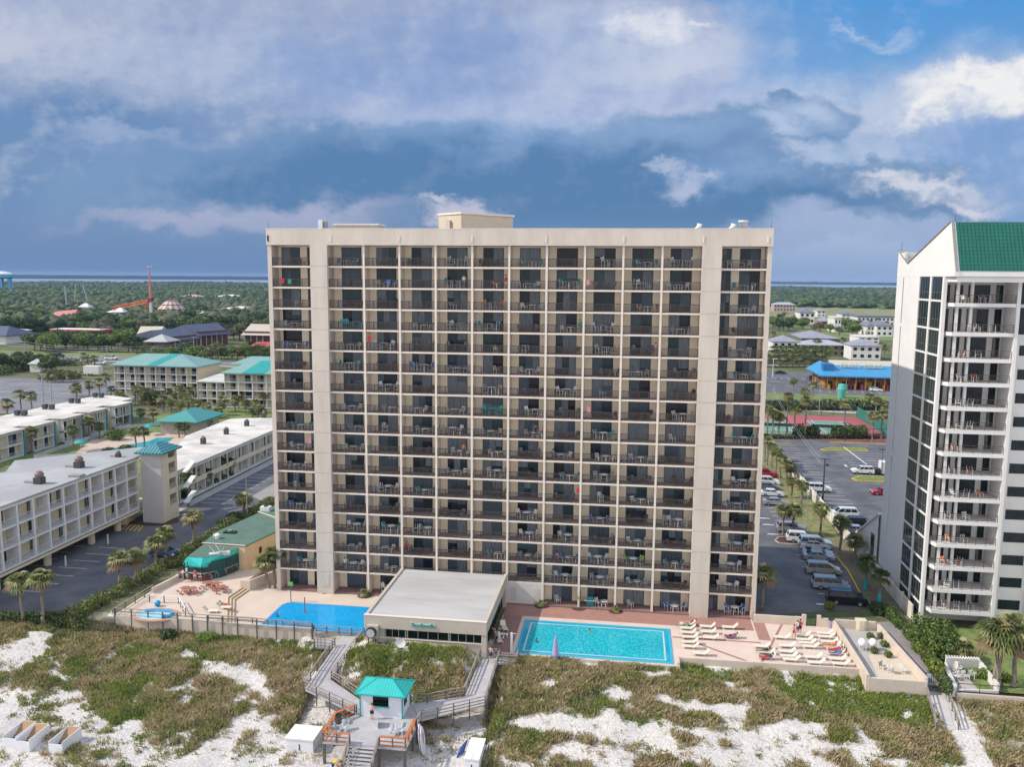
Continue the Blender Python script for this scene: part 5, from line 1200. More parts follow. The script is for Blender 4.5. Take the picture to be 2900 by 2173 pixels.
def right_tower():
 T = thing('white_tower', 'white beachfront tower with a green tiled roof, glass strips and stacked balconies', 'apartment tower', (0, 0, 0))
 ww = mat('tower_white', (.68, .665, .64), .8, (.63, .615, .595), .3, .6, detail=8)
 gt = mat('curtain_glass', (.008, .014, .018), .1, (.02, .032, .036), .9, spec=.25, stretch=(1, 2, .5))
 green = stripes(stripes(mat('green_roof_tiles', (.006, .135, .085), .45, (.005, .105, .068), .8), 0, .42, (.002, .045, .03), .25), 2, .42, (.003, .065, .045), .22)
 X = 84.; slabs = [1.92, 4.66, 7.56, 10.47, 13.38, 16.27, 19.15, 21.92, 24.76, 27.57, 30.53, 33.46, 36.6, 40.1]
 # west wall: slit window, glass strips, blank wall; cut out round the openings
 m = MB(); slits = [(36.7 + .1, 43.1), (30.3, 36.4), (24.4, 30.0), (18.4, 24.0), (12.5, 18.0), (6.5, 12.1)]
 m.box(X, 17.15, -.9, X + .4, 19.9, 46.5); m.box(X, 10.45, -.9, X + .4, 16.75, 44.)
 m.box(X, 16.75, 43.15, X + .4, 17.15, 45.); zs = [-.9] + [v for a, b in sorted(slits) for v in (a, b)] + [43.15]
 for a, b in zip(zs[::2], zs[1::2]): m.box(X, 16.75, a, X + .4, 17.15, b)
 m.box(X, 1.75, -.9, X + .4, 2.3, 43.25); m.box(X, 6.05, -.9, X + .3, 6.6, 43.25)
 m.build('wall', ww, T)
 m = MB(); [m.box(X + .15, 16.76, a, X + .2, 17.14, b) for a, b in slits]; m.build('slit_window', gt, T)
 lv = [43.2] + [z + .2 for z in slabs[::-1]] + [-.6]
 for a, b, nm in ((2.31, 6.04, 0), (6.61, 10.44, 1)):
  for k, (zt, zb) in enumerate(zip(lv, lv[1:])):
   m = MB(); m.box(X + .12, a, zb + .12, X + .16, b, zt - .12); m.build('window', gt, T)
   m = MB(); m.box(X + .02, a, zb - .12, X + .3, b, zb + .12)
   for q in range(1, 4): y = a + (b - a) * q / 4; m.mi(1).box(X + .09, y - .015, zb + .12, X + .119, y + .015, zt - .12).mi(0)
   m.mi(1).box(X + .09, a, zb + .13 + (zt - zb) * .3, X + .118, b, zb + .16 + (zt - zb) * .3)
   m.build('window_frame', [ww, mat('mid_mullion', (.2, .2, .2), .6)], T)
 # gable above: from the ridge over the front down to a notch, then up to the back corner
 prof = [(-1.45, 43.25), (-1.45, 43.9), (.9, 49.6), (15.6, 45.0), (19.9, 46.9), (19.9, 43.25)]
 m = MB(); b0 = len(m.v)
 for xx in (X - .02, X + .5): m.v += [(xx, y, z) for y, z in prof]
 n = len(prof); m.f.append(tuple(range(n))); m.m.append(0); m.f.append(tuple(range(2 * n - 1, n - 1, -1))); m.m.append(0)
 for i in range(n): j = (i + 1) % n; m.f.append((i, i + n, j + n, j)); m.m.append(0)
 m.build('gable_wall', ww, T)
 m = MB(); m.bar((X + .2, .9, 49.65), (X + .2, 15.6, 45.05), .7, .12).bar((X + .2, 15.6, 45.05), (X + .2, 19.95, 46.95), .7, .12).bar((X + .2, -1.5, 43.9), (X + .2, .88, 49.65), .3, .12)
 m.build('gable_coping', mat('dark_coping', (.25, .24, .23), .6), T)
 m = MB(); R_ = 118
 m.quad((X + .5, -1.45, 43.9), (R_, -1.45, 43.9), (R_, .9, 49.6), (X + .5, .9, 49.6)); m.quad((X + .5, .9, 49.6), (R_, .9, 49.6), (R_, 3.5, 49.6), (X + .5, 3.5, 49.6)); m.quad((X + .5, 3.5, 49.6), (R_, 3.5, 49.6), (R_, 9, 45.), (X + .5, 9, 45.))
 m.build('roof', green, T)
 MB().box(X + .5, -1.4, 43.26, R_, -1.1, 43.88).build('eaves', ww, T)
 m = MB(); m.box(X + .5, 9, 43.3, R_, 19.8, 44.4).build('roof_deck', grey_roof, T)
 MB().box(X + .4, 17.6, 44.4, R_, 19.8, 46.6).build('back_parapet', ww, T)
 # body behind the balconies
 MB().box(X + .4, 4.2, -.9, 92.3, 19.7, 43.25).build('core', ww, T)
 MB().box(92.3, 2.4, -.9, R_, 19.7, 43.25).build('front_wall', ww, T)
 MB().box(91.9, .7, -.9, 92.3, 4.2, 43.25).build('fin_wall', ww, T); MB().box(96.4, .9, -.9, 97.2, 2.39, 43.25).build('fin_wall', ww, T)
 MB().box(X + .4, -1.1, 42.6, 92.0, 4.19, 43.24).build('top_soffit', ww, T)
 poly = lambda o=0: [(84.42, 2.9 - o), (84.95 - o * .5, .75 - o), (91.88, .75 - o), (91.88, 4.19), (84.42, 4.19)]
 r = random.Random(4)
 for k, z in enumerate(slabs):
  MB().prism(poly(.0), z - .42, z).build('balcony_slab', ww, T)
  m = MB(); pts = [(84.5, 2.7), (84.98, .85), (91.8, .85)]
  for q in (.98, .72, .46, .22):
   for a, b in zip(pts, pts[1:]): m.bar((*a, z + q), (*b, z + q), .06 if q > .9 else .036)
  for a, b, nn in ((pts[0], pts[1], 1), (pts[1], pts[2], 6)):
   for i in range(nn + 1): t = i / nn; x, y = a[0] + (b[0] - a[0]) * t, a[1] + (b[1] - a[1]) * t; m.bar((x, y, z), (x, y, z + .98), .04)
  m.build('balcony_railing', mat('bronze_rail_2', (.10, .07, .06), .5), T)
  zt = (slabs[k + 1] - .42) if k < 13 else 42.6
  for a, b in ((84.75, 85.6), (86.15, 87.1), (87.7, 90.2), (90.9, 91.7)):
   m = MB(); m.box(a, 4.13, z + .03, b, 4.17, zt - .35); m.mi(1)
   if r.random() < .35: m.box(a + .05, 4.1, z + .1, a + (b - a) * .45, 4.128, zt - .4)
   m.build('glass_door', [gt, winc], T)
  for x in (85.75, 87.35): MB().box(x - .16, 1.9, z + .002, x + .16, 2.2, zt - .002).build('column', ww, T)
 for i in range(13):
  zc = 2.55 + 2.9 * i
  if i >= 12: continue
  m = MB(); m.box(93.3, 2.36, zc - .62, 95.85, 2.398, zc + .62); m.build('window', gt, T)
  m = MB(); [m.box(x - .02, 2.33, zc - .62, x + .02, 2.359, zc + .62) for x in (93.85, 95.3)]; m.build('window_frame', frame_m, T)
 for zb, zt in ((36.4, 39.6), (40.0, 43.1)): MB().box(92.75, 2.35, zb, 96.2, 2.398, zt).build('window', gt, T)
 for x, y, z, l in ((84.3, 19.7, 46.9, 'thin antenna on the back corner of the white tower'), (84.5, 1.0, 49.7, 'thin antenna on the ridge of the green tiled roof')):
  tag(MB().tube([(x, y, z), (x, y, z + 1.3)], [.03, .012], 6).bar((x - .25, y, z + .9), (x + .25, y, z + .9), .025).build('antenna', frame_m), l, 'antenna', 'antennas on the white tower')
 # sloping ramp roof at the foot of the back corner
 t = thing('ramp_cover', 'white sloping side wing at the foot of the white tower', 'side wing', (0, 0, 0))
 a = g('H', 1090, 1270, 0); m = MB(); y0, y1 = 20.0, 31.
 m.v += [(83.7, y0, -.9), (83.7, y1, -.9), (83.7, y1, 2.4), (83.7, y0, 8.6), (84.1, y0, -.9), (84.1, y1, -.9), (84.1, y1, 2.4), (84.1, y0, 8.6)]
 for f in ((0, 3, 2, 1), (4, 5, 6, 7), (3, 7, 6, 2), (0, 1, 5, 4), (1, 2, 6, 5)): m.f.append(f); m.m.append(0)
 m.build('wall', ww, t); MB().bar((83.9, y0, 8.7), (83.9, y1, 2.5), .8, .25).build('coping', ww, t)
 MB().box(83.64, 21.5, 1.5, 83.69, 23.2, 5.0).build('opening', winm, t)
 # balcony chairs
 cms = [chair_mesh(whiteplastic, SEATS[c]) for c in ('beige', 'white', 'grey', 'orange')]
 for k, z in enumerate(slabs):
  n = r.choice((1, 2, 2, 3))
  for i in range(n):
   x = 86.6 + i * 1.6 + r.uniform(-.3, .3); o = put('patio_chair', cms[(k * 5 + i) % 4 if k != 2 else 3]); o.location = (x, 1.6, z); o.rotation_euler = (0, 0, r.uniform(-.6, .6))
   tag(o, '%s chair on the white tower, %s balcony from the ground, %s from the left' % (['beige', 'white', 'grey', 'orange'][(k * 5 + i) % 4 if k != 2 else 3], ordn(k + 1), ordn(i + 1)), 'chair', 'chairs on the white tower balconies')
right_tower()

def left_hotel():
 # near wing on stilts
 T = thing('hotel_wing_on_columns', 'three-storey cream hotel wing raised on round columns over a parking lot, grey roof', 'hotel wing', (0, 0, 0))
 z0, fh = 2.35, 2.84; zr = z0 + 3 * fh
 P = [(-36.9, -16), (-36.9, 26), (-38.6, 31.5), (-41, 33.5), (-55.4, 19.6), (-50.9, 12), (-58, 2), (-58, -16)]
 in_ = [(-38.7, -16), (-38.7, 25.5), (-41, 32), (-54.6, 19.3), (-50.2, 12.2), (-57, 2), (-57, -16)]
 MB().prism(in_, z0 - .35, zr - .1).build('wall', cream_w, T)
 MB().prism([(-37.0, -16), (-37.0, 26), (-38.6, 31.3), (-41, 33.2), (-55.0, 19.5), (-50.6, 12), (-57.5, 2), (-57.5, -16)], z0 - .75, z0 - .36).build('underslab', cream_w, T)
 MB().prism(P, zr + .15, zr + .5).build('roof', grey_roof, T)
 hotel_face(T, (-36.95, -16), (-36.95, 25.6), z0, fh, 3, 13, 1.7, cream_w, 5, .35)
 rc = mat('column_cream', (.62, .55, .40), .8)
 for x, y in ((-38.3, 3.9), (-38.3, 14.2), (-38.3, 21.2), (-38.3, -6.4), (-47, 3.9), (-47, 14.2), (-47, -6.4)): MB().tube([(x, y, -.5), (x, y, z0 - .752)], .55, 14).build('support_column', rc, T)
 MB().prism([(-44, 22), (-38.8, 24.5), (-40, 31), (-50, 22)], -.5, z0 - .752).build('lobby_wall', cream_w, T)
 # roof exhausts
 for i, (u, v, l) in enumerate(((310, 470, 'nearest the camera'), (620, 345, 'in the middle'), (925, 262, 'nearest the stair tower'))):
  q = g('B', u, v, zr + .5); t = thing('roof_exhaust', 'dark mushroom exhaust fan on the grey hotel roof, %s' % l, 'exhaust fan', q, 0, 'exhaust fans on the grey hotel roof'); s = 1 if i < 2 else .6
  MB().box(-.6 * s, -.6 * s, 0, .6 * s, .6 * s, 1.0 * s).build('curb', mat('fan_dark', (.06, .07, .07), .6), t); MB().tube([(0, 0, 1.0 * s), (0, 0, 1.5 * s), (0, 0, 1.9 * s)], [.55 * s, .7 * s, .35 * s], 12).build('hood', mat('fan_brown', (.22, .14, .12), .6), t); MB().box(-2.4 * s, -.2, 0, -.6 * s, .2, .3).build('duct', mat('duct_grey', (.3, .3, .32), .6), t)
 q = g('B', 600, 415, zr + .5); t = thing('roof_hatch', 'flat grey hatch on the hotel roof between the exhaust fans', 'hatch', q); MB().box(-1, -.7, 0, 1, .7, .35).build('cover', mat('duct_grey', (.3, .3, .32), .6), t)
 # stair tower
 S = thing('stair_tower', 'square cream stair tower with a small teal pyramid roof', 'tower', (0, 0, 0)); zt = 12.2
 x0, x1, y0, y1 = -36.6, -32.8, 26.0, 31.2
 MB().box(x0, y0, -.5, x1, y0 + .3, zt).box(x0, y0 + .3, -.5, x0 + .3, y1, zt).build('wall', mat('tower_grey', (.52, .50, .48), .85, (.47, .45, .43), .5), S)
 m = MB(); m.box(x1 - .3, y0 + .301, -.5, x1, y0 + 2.4, zt); m.box(x1 - .3, y1 - .6, -.5, x1, y1, zt); m.box(x1 - .3, y0 + 2.4, -.5, x1, y1 - .6, 2.2)
 for k in range(4): zb = 2.2 + k * 2.84; m.box(x1 - .3, y0 + 2.4, zb + (1.9 if k < 3 else 1.2), x1, y1 - .6, min(zt, zb + 2.84) if k < 3 else zt)
 m.box(x0 + .3, y1 - .3, -.5, x1 - .3, y1, zt); m.build('side_wall', cream_w, S)
 for k in range(4): MB().box(x0 + .3, y0 + .3, 2.1 + k * 2.84 - .2, x1 - .3, y1 - .3, 2.1 + k * 2.84).build('landing', trim_w, S)
 for k in range(3): m = MB(); [m.box(x1 + .02, y0 + 2.5 + i * .2, 2.25 + k * 2.84, x1 + .05, y0 + 2.54 + i * .2, 3.2 + k * 2.84) for i in range(9)]; m.build('railing', railw, S)
 for k in range(3): m = MB(); z = 2.1 + 2.84 * k; m.bar((x1 + .5, y1 + 1.5, z - .6), (x1 + .5, y1 + 4.6, z + .9), 1.0, .15); m.build('stair_flight', trim_w, S)
 hip_roof(x0, y0, x1, y1, zt + .02, 1.35, 2.6, .7).build('roof', stripes(mat('tower_teal_roof', (.03, .16, .19), .45, (.03, .14, .17), 1), 0, .62, (.16, .38, .40), .2), S)
 # long two-storey wing
 W = thing('long_hotel_wing', 'long two-storey cream hotel wing with a wide white roof beside the service road', 'hotel wing', (0, 0, 0))
 P = [(-36.7, 35), (-36.7, 126), (-45.6, 126), (-44.5, 97.6), (-54.1, 93.8), (-53.1, 70), (-44.6, 48), (-41, 35)]
 MB().prism([(-37.9, 35.2), (-37.9, 125.5), (-45, 125.5), (-44.2, 98), (-53.8, 93.4), (-52.8, 70.2), (-44.3, 48.3), (-40.6, 35.2)], -.5, 5.7).build('wall', cream_w, W)
 MB().prism(P, 5.75, 6.1).build('roof', white_roof, W)
 hotel_face(W, (-36.8, 35.4), (-36.8, 125), -.3, 2.9, 2, 28, 1.05, cream_w, 9, .2, rails=False)
 m = MB(); [m.bar((-36.72, 35.4 + i * 3.2, 2.7), (-36.72, 38.6 + i * 3.2, 2.7), .06, 1.0) for i in range(28)]; m.build('parapet', cream_w, W)
 for i, (u, v) in enumerate(((1590, 1540), (1770, 1465), (1930, 1400), (2065, 1335))):
  q = g('A', u, v, 6.1); t = thing('rooftop_unit', 'dark hooded fan unit on the white roof, %s from the stair tower' % ordn(i + 1), 'roof fan', q, 0, 'fan units on the long white roof')
  MB().box(-.45, -.45, 0, .45, .45, 1.3).build('casing', mat('fan_dark', (.06, .07, .07), .6), t); MB().tube([(0, 0, 1.3), (0, 0, 1.7)], [.5, .3], 10).build('hood', mat('fan_brown', (.22, .14, .12), .6), t)
 # staggered two-storey wing on the left
 Z = thing('staggered_hotel_wing', 'two-storey hotel wing with staggered units and a white roof at the left edge', 'hotel wing', (0, 0, 0)); zr = 6.05
 MB().box(-113, 55, -.5, -99.4, 121, zr - .3).build('wall', cream_w, Z)
 MB().prism([(-114, 54), (-99, 54), (-99, 122), (-108, 126), (-112.8, 124)], zr - .28, zr).build('roof', white_roof, Z)
 for a, b in ((62, 72.3), (75.1, 83.1), (86.2, 94.0), (96.8, 104.1), (107.9, 115.9)):
  MB().box(-99.38, a, -.5, -96.9, b, zr - .4).build('unit_wall', cream_w, Z)
  MB().box(-98.99, a - .1, zr - .29, -95.2, b + .1, zr + .02).build('unit_roof', white_roof, Z); MB().box(-95.6, b - .35, -.5, -95.25, b + .08, zr - .3).build('end_fin', teal_trim, Z)
  hotel_face(Z, (-95.6, a + .2), (-95.6, b - .4), -.3, 2.85, 2, 2, 1.25, cream_w, int(a), .15)
 for i, (u, v) in enumerate(((165, 1320), (380, 1270), (585, 1222), (770, 1178))):
  q = g('A', u, v, zr); t = thing('rooftop_unit', 'pair of dark air conditioners on the staggered wing roof, %s from the left' % ordn(i + 1), 'air conditioner', q, 0, 'air conditioners on the staggered wing roof')
  for s in (-1, 1): MB().box(-.5 + s * 1.0, -.6, .25, .5 + s * 1.0, .6, 1.4).build('casing', mat('fan_dark', (.06, .07, .07), .6), t)
  MB().box(-1.7, -.5, 0, 1.7, .5, .12).build('base', mat('duct_grey', (.3, .3, .32), .6), t)
 # four-storey blocks with teal roofs
 A = thing('teal_roofed_hotel', 'four-storey hotel block under a pale teal hipped metal roof', 'hotel', (0, 0, 0))
 MB().box(-132.2, 165.6, -.5, -101.4, 180, 11).build('wall', cream_w, A); MB().box(-101.38, 164.4, -.5, -101.0, 180, 11).build('end_wall', cream_w, A)
 hotel_face(A, (-132.4, 164.1), (-101.4, 164.1), -.2, 2.75, 4, 8, 1.45, cream_w, 31, .28)
 m = MB(); e = .8; x0, x1, y0, y1, z = -132.6 - e, -101.2 + e, 163.8 - e, 180.4 + e, 11.1; a, b = (-126.3, 173, 14.4), (-112.4, 174, 14.4)
 A_, B_, C_, D_ = (x0, y0, z), (x1, y0, z), (x1, y1, z), (x0, y1, z)
 m.quad(A_, B_, b, a); m.quad(B_, C_, b); m.quad(C_, D_, a, b); m.quad(D_, A_, a)
 for p, q in ((A_, B_), (B_, C_), (D_, A_)): m.quad((p[0], p[1], z - .35), (q[0], q[1], z - .35), q, p)
 m.quad((x0, y1, z - .3), (x1, y1, z - .3), (x1, y0, z - .3), (x0, y0, z - .3)); m.build('roof', teal_roof, A)
 m = MB(); o = .03; m.quad((-119.5, y0 - .02, z + o), (-116.0, y0 - .02, z + o), (-112.6, 173.8, 14.43), (-116.2, 173.8, 14.43)); m.build('roof_stripe', teal_bright, A)
 B2 = thing('teal_roofed_hotel', 'four-storey hotel block under a bright teal roof, cut off by the tower edge', 'hotel', (0, 0, 0))
 MB().box(-83.4, 150.2, -.5, -50, 164, 11).build('wall', cream_w, B2)
 hotel_face(B2, (-83.5, 148.7), (-50, 148.7), -.2, 2.75, 4, 7, 1.45, cream_w, 33, .28)
 m = hip_roof(-83.6, 148.6, -50, 164, 11.15, 3.4, 7.5, .8); m.build('roof', teal_roof, B2)
 m = MB(); m.quad((-77, 147.75, 11.2), (-69.5, 147.75, 11.2), (-66.5, 156.2, 14.56), (-74, 156.2, 14.56)); m.build('roof_stripe', teal_bright, B2)
 B4 = thing('teal_roofed_annex', 'small pale teal hipped roof behind the bright teal one', 'annex', (0, 0, 0))
 MB().box(-92, 172, -.5, -76, 184, 11.4).build('wall', cream_w, B4); hip_roof(-92, 172, -76, 184, 11.5, 2.2, 5, .8).build('roof', teal_roof, B4)
 C3 = thing('hotel_link', 'three-storey hotel link with a pale flat roof between the two teal-roofed blocks', 'hotel link', (0, 0, 0))
 MB().prism([(-93.6, 151.4), (-83.6, 151.4), (-83.6, 180), (-98, 180)], -.5, 7.5).build('wall', cream_w, C3); MB().prism([(-94, 149.6), (-83.55, 149.6), (-83.55, 180.3), (-98.4, 180.3)], 7.62, 7.9).build('roof', mat('pale_flat_roof', (.55, .54, .50), .85, (.45, .44, .41), .3, .8), C3)
 hotel_face(C3, (-93.8, 150), (-83.6, 150), -.5, 2.7, 3, 3, 1.35, cream_w, 35, .25)
 # pool pavilion
 Pv = thing('pool_pavilion', 'low pavilion with a bright teal hipped roof beside the hotel pool', 'pavilion', (0, 0, 0))
 MB().box(-79.2, 103.4, -.5, -69, 116.6, 3.0).build('wall', mat('pavilion_wall', (.42, .38, .34), .85), Pv); hip_roof(-79.5, 103, -68.6, 117, 3.2, 2.4, 5.4, .8).build('roof', stripes(mat('pavilion_roof', (.07, .28, .27), .6, (.06, .25, .24), .5), 0, .7, (.04, .19, .19), .14), Pv)
 # courtyard: lawn, deck, pool, fence, umbrellas
 struct(sheet('lawn', [(-96, 60), (-56, 60), (-54.5, 97), (-50, 150), (-96, 150)], DK - .03, lawn))
 struct(sheet('pool_deck', [g('A', *p, DK)[:2] for p in ((560, 1640), (720, 1500), (960, 1490), (1220, 1450), (1480, 1470), (1480, 1560), (1300, 1600), (1080, 1657), (820, 1657))], DK - .01, mat('courtyard_paving', (.52, .41, .32), .85, (.46, .36, .29), .4, world=True)))
 hp = thing('hotel_pool', 'turquoise hotel pool among palms behind the stair tower', 'pool', (0, 0, 0))
 MB().prism([g('A', *p, DK)[:2] for p in ((860, 1582), (1010, 1545), (1160, 1520), (1230, 1492), (1365, 1490), (1300, 1535), (1190, 1560), (1120, 1615), (1000, 1600))], DK - .1, DK + .03).build('water', watermat('hotel_pool_water', (.0, .24, .30), (.0, .30, .35), (.12, .45, .46)), hp)
 um = mat('teal_canvas', (.03, .33, .34), .7)
 for u, v, vt, l in ((635, 1600, 1545, 'open turquoise umbrella on the left of the hotel pool court'), (1170, 1470, 1412, 'open turquoise umbrella behind the hotel pool')):
  q = g('A', u, v, DK); t = thing('patio_umbrella', l, 'umbrella', q, 0, 'umbrellas at the hotel pool'); MB().tube([(0, 0, 2.3), (0, 0, 2.75), (0, 0, 3.1)], [1.6, .95, .05], 10).build('canopy', um, t); MB().tube([(0, 0, 0), (0, 0, 2.8)], .05, 6).build('pole', whiteplastic, t)
 fp = [g('A', *p, DK)[:2] for p in ((265, 1657), (530, 1565), (780, 1480), (985, 1420), (1240, 1400))]
 m = MB(); [m.bar((*a, DK + .5), (*b, DK + .5), .08, 1.0) for a, b in zip(fp, fp[1:])]; a, b = g('B', 265, 285, DK)[:2], g('B', 640, 262, DK)[:2]; m.bar((*a, DK + .5), (*b, DK + .5), .08, 1.0)
 tag(m.build('picket_fence', mat('grey_white_fence', (.52, .52, .52), .8)), 'long pale fence between the staggered wing and the hotel pool court', 'fence')
left_hotel()

# ================================================================ ROADS AND LOTS
def roads():
 hedge_edge = [g('B', *p, DK)[:2] for p in ((560, 1500), (700, 1420), (1000, 1260), (1330, 1050), (1500, 975), (1690, 830), (1940, 700), (2140, 600))]
 lot = [(-36.2, 130), (-14, 130)] + hedge_edge[::-1] + [g('C', 470, 262, DK)[:2], g('C', 330, 318, DK)[:2], g('C', 0, 283, DK)[:2], (-60, -11.6), (-60, 34), (-36.2, 34)]
 sheet('parking_lot', lot, DK, asphalt)
 struct(sheet('pavement', [(-36.1, 33), (-34.0, 30), (-34.0, 130), (-36.1, 130)], DK + .02, concrete))
 # sunlit far end of the lot, the sunlight put into a paler asphalt
 sheet('service_road', [(-26, 46), (-17, 38), (-6, 58), (-6, 130), (-26, 130)], DK + .004, mat('sunlit_asphalt', (.30, .28, .26), .85, (.24, .23, .22), .3, world=True))
 L = MB(); z = DK + .008
 def line(a, b, w=.11): L.bar((a[0], a[1], z), (b[0], b[1], z), w, .006)
 for i in range(20): line((-33.4, 40 + i * 2.9), (-28.4, 40 + i * 2.9))
 for i in range(11): line((-23.5, -8 + i * 3.1), (-18.3 if i > 3 else -19.5, -7.5 + i * 3.1))
 for i in range(7): line((-36, -6 + i * 3.1), (-31.5, -6 + i * 3.1)); line((-46, -6 + i * 3.1), (-38.5, -6 + i * 3.1))
 # right lots
 lot_r = [(63.8, 1.2), g('F', 905, 470, DK)[:2], g('F', 890, 345, DK)[:2], (79.4, 15), (80.0, 24), g('H', 745, 1610, DK)[:2], g('H', 690, 1545, DK)[:2], g('H', 540, 1478, DK)[:2], (77.5, 60), (76.5, 122), (60, 122), (60, 1.2)]
 sheet('parking_lot', lot_r, DK, asphalt)
 sheet('parking_lot', [(84.2, 32), (135, 32), (135, 126.5), (84.2, 126.5)], DK, asphalt)
 sheet('lawn', [(76.2, 30), (83.1, 20), (83.1, 128), (76.2, 128)], DK - .006, mat('strip_grass', (.24, .23, .09), .9, (.12, .13, .05), 1.3, .8, world=True))
 sheet('planting_bed', [(79.3, 3), (83.2, 3), (83.2, 36), (78.2, 36), (80.1, 24)], DK - .002, mat('dry_bed', (.20, .16, .10), .95, (.13, .11, .07), 1.2, world=True))
 for i in range(28): line((73.6, 10.5 + i * 2.75), (77.4 if i > 9 else 78.6, 10.5 + i * 2.75))
 for i in range(26): line((85, 42 + i * 3), (90.5, 42 + i * 3))
 for i in range(11): line((99.0, 82 + i * 2.8), (111, 82 + i * 2.8))
 for i in range(8): line((101.5, 45 + i * 3), (108, 45 + i * 3))
 for x, y in ((97.6, 95), (98.2, 62), (102.2, 59)): L.cbox(x, y, z, .45, 1.9, .006)
 for i, (u, v) in enumerate(((180, 1295), (208, 1345), (245, 1420))):
  q = g('H', u, v, DK); L.cbox(q[0], q[1], z, 2.0, .25, .006, .1); L.cbox(q[0] - .2, q[1] + .3, z, 1.1, .18, .006, .1)
 q = g('F', 600, 432, DK); L.cbox(q[0], q[1], z, 1.2, .35, .006)
 # tennis court lines are built with the courts
 struct(L.build('parking_lines', paint_w))
 K = MB()
 def kerb(pts, w=.2, zz=DK): [K.bar((*a, zz + .07), (*b, zz + .07), w, .15) for a, b in zip(pts, pts[1:])]
 kerb([g('F', 890, 345, DK)[:2], g('F', 800, 180, DK)[:2], g('F', 700, 60, DK)[:2], g('H', 735, 1600, DK)[:2]])
 kerb([g('H', 250, 712, DK)[:2], g('H', 385, 712, DK)[:2]]); kerb([g('H', 690, 700, DK)[:2], g('H', 1130, 715, DK)[:2]])
 isl = [g('H', *p, DK)[:2] for p in ((620, 757), (700, 742), (960, 750), (990, 770), (640, 765))]; kerb(isl + isl[:1]); slab('traffic_island', isl, DK, DK + .12, lawn)
 isl2 = [g('H', *p, DK)[:2] for p in ((862, 985), (930, 962), (1130, 972), (1140, 1012), (905, 1002))]; kerb(isl2 + isl2[:1]); slab('traffic_island', isl2, DK, DK + .12, lawn)
 K.mi(1); isl3 = [g('H', *p, DK)[:2] for p in ((262, 1470), (290, 1445), (380, 1440), (560, 1470), (560, 1500), (400, 1500), (300, 1492))]; K.mi(1); kerb(isl3 + isl3[:1]); slab('traffic_island', isl3, DK, DK + .1, mulch)
 b4 = [g('B', *p, DK)[:2] for p in ((985, 775), (1130, 800), (1270, 800), (1400, 770), (1390, 740), (1270, 760))]
 slab('planting_bed', b4, DK, DK + .1, mulch)
 struct(K.build('kerb', [paint_y, concrete]))
 m = MB(); P_ = [g('B', *p, DK + .012)[:2] for p in ((1000, 790), (1120, 798), (1080, 845), (950, 830))]
 for i in range(5): a = tuple(P_[0][k] + (P_[1][k] - P_[0][k]) * i / 4 for k in (0, 1)); b = tuple(P_[3][k] + (P_[2][k] - P_[3][k]) * i / 4 for k in (0, 1)); m.bar((*a, DK + .012), (*b, DK + .012), .25, .006)
 struct(m.build('yellow_marking', paint_y))
 # street, verges, shop lot
 cl = [(-460, 288), (-200, 288), (-90, 270), (10, 235), (90, 196), (200, 176)]
 def band(pts, off0, off1):
  o0, o1 = [], []
  for i, p in enumerate(pts):
   a, b = pts[max(0, i - 1)], pts[min(len(pts) - 1, i + 1)]; d = Vector((b[0] - a[0], b[1] - a[1])).normalized(); nn = Vector((-d.y, d.x))
   o0.append((p[0] + nn.x * off0, p[1] + nn.y * off0)); o1.append((p[0] + nn.x * off1, p[1] + nn.y * off1))
  return o0, o1
 def strip(name, a, b, zz, m):
  o0, o1 = band(cl, a, b); mb = MB()
  for i in range(len(o0) - 1): mb.quad((*o0[i], zz), (*o0[i + 1], zz), (*o1[i + 1], zz), (*o1[i], zz))
  me = mb.mesh(name, m)
  if me.polygons[0].normal.z < 0: me.flip_normals()
  struct(put(name, me))
 strip('road', -12, 12.5, -.42, asphalt_old); strip('pavement', -15, -12, -.40, concrete); strip('lawn', 12.5, 30, -.43, lawn); strip('median', -2, 1.5, -.38, lawn_dry)
 # big worn car park on the left
 sheet('car_park', [(-215, 205), (-150, 205), (-108, 182), (-125, 150), (-137, 128), (-160, 118), (-215, 118)], -.40, asphalt_old)
 m = MB()
 for i in range(16):
  for y in (150, 166, 188): m.bar((-200 + i * 3.4, y, -.39), (-200 + i * 3.4, y + 5, -.39), .16, .006)
 struct(m.build('parking_lines', paint_w))
 sheet('car_park', [(96, 222), (175, 218), (190, 262), (118, 300), (96, 300)], -.40, asphalt)
 m = MB(); [m.bar((104 + i * 3, 268, -.39), (104 + i * 3, 273, -.39), .14, .006) for i in range(7)]; [m.bar((121 + i * 3.1, 228, -.39), (121 + i * 3.1, 232, -.39), .14, .006) for i in range(9)]; struct(m.build('parking_lines', paint_w))
 sheet('lawn', [(97, 204), (146, 200), (148, 221), (99, 221)], -.39, lawn)
 sheet('lawn', [(170, 560), (235, 520), (270, 640), (205, 690)], -.40, lawn); sheet('airfield', [(150, 900), (900, 640), (1150, 1150), (400, 1280), (250, 1280)], -.38, lawn_dry)
 sheet('lawn', [(84.5, -15.5), (125, -15.5), (125, 1.5), (84.5, 1.5)], -.44, lawn)
 bed = [g('F', *p, -.4)[:2] for p in ((1750, 700), (1800, 720), (1900, 760), (2128, 850), (2128, 800), (1900, 690))]
 slab('planting_bed', bed, -.44, -.38, mulch)
 struct(sheet('path', [(79.3, -15), (81.4, -15), (81.9, -3), (80.5, 2), (78.3, 1.5), (78.3, -3)], -.62 if 0 else -.44, mat('path_paving', (.28, .25, .25), .85, (.22, .20, .20), 1, world=True)))
 # sand track to the beach
roads()

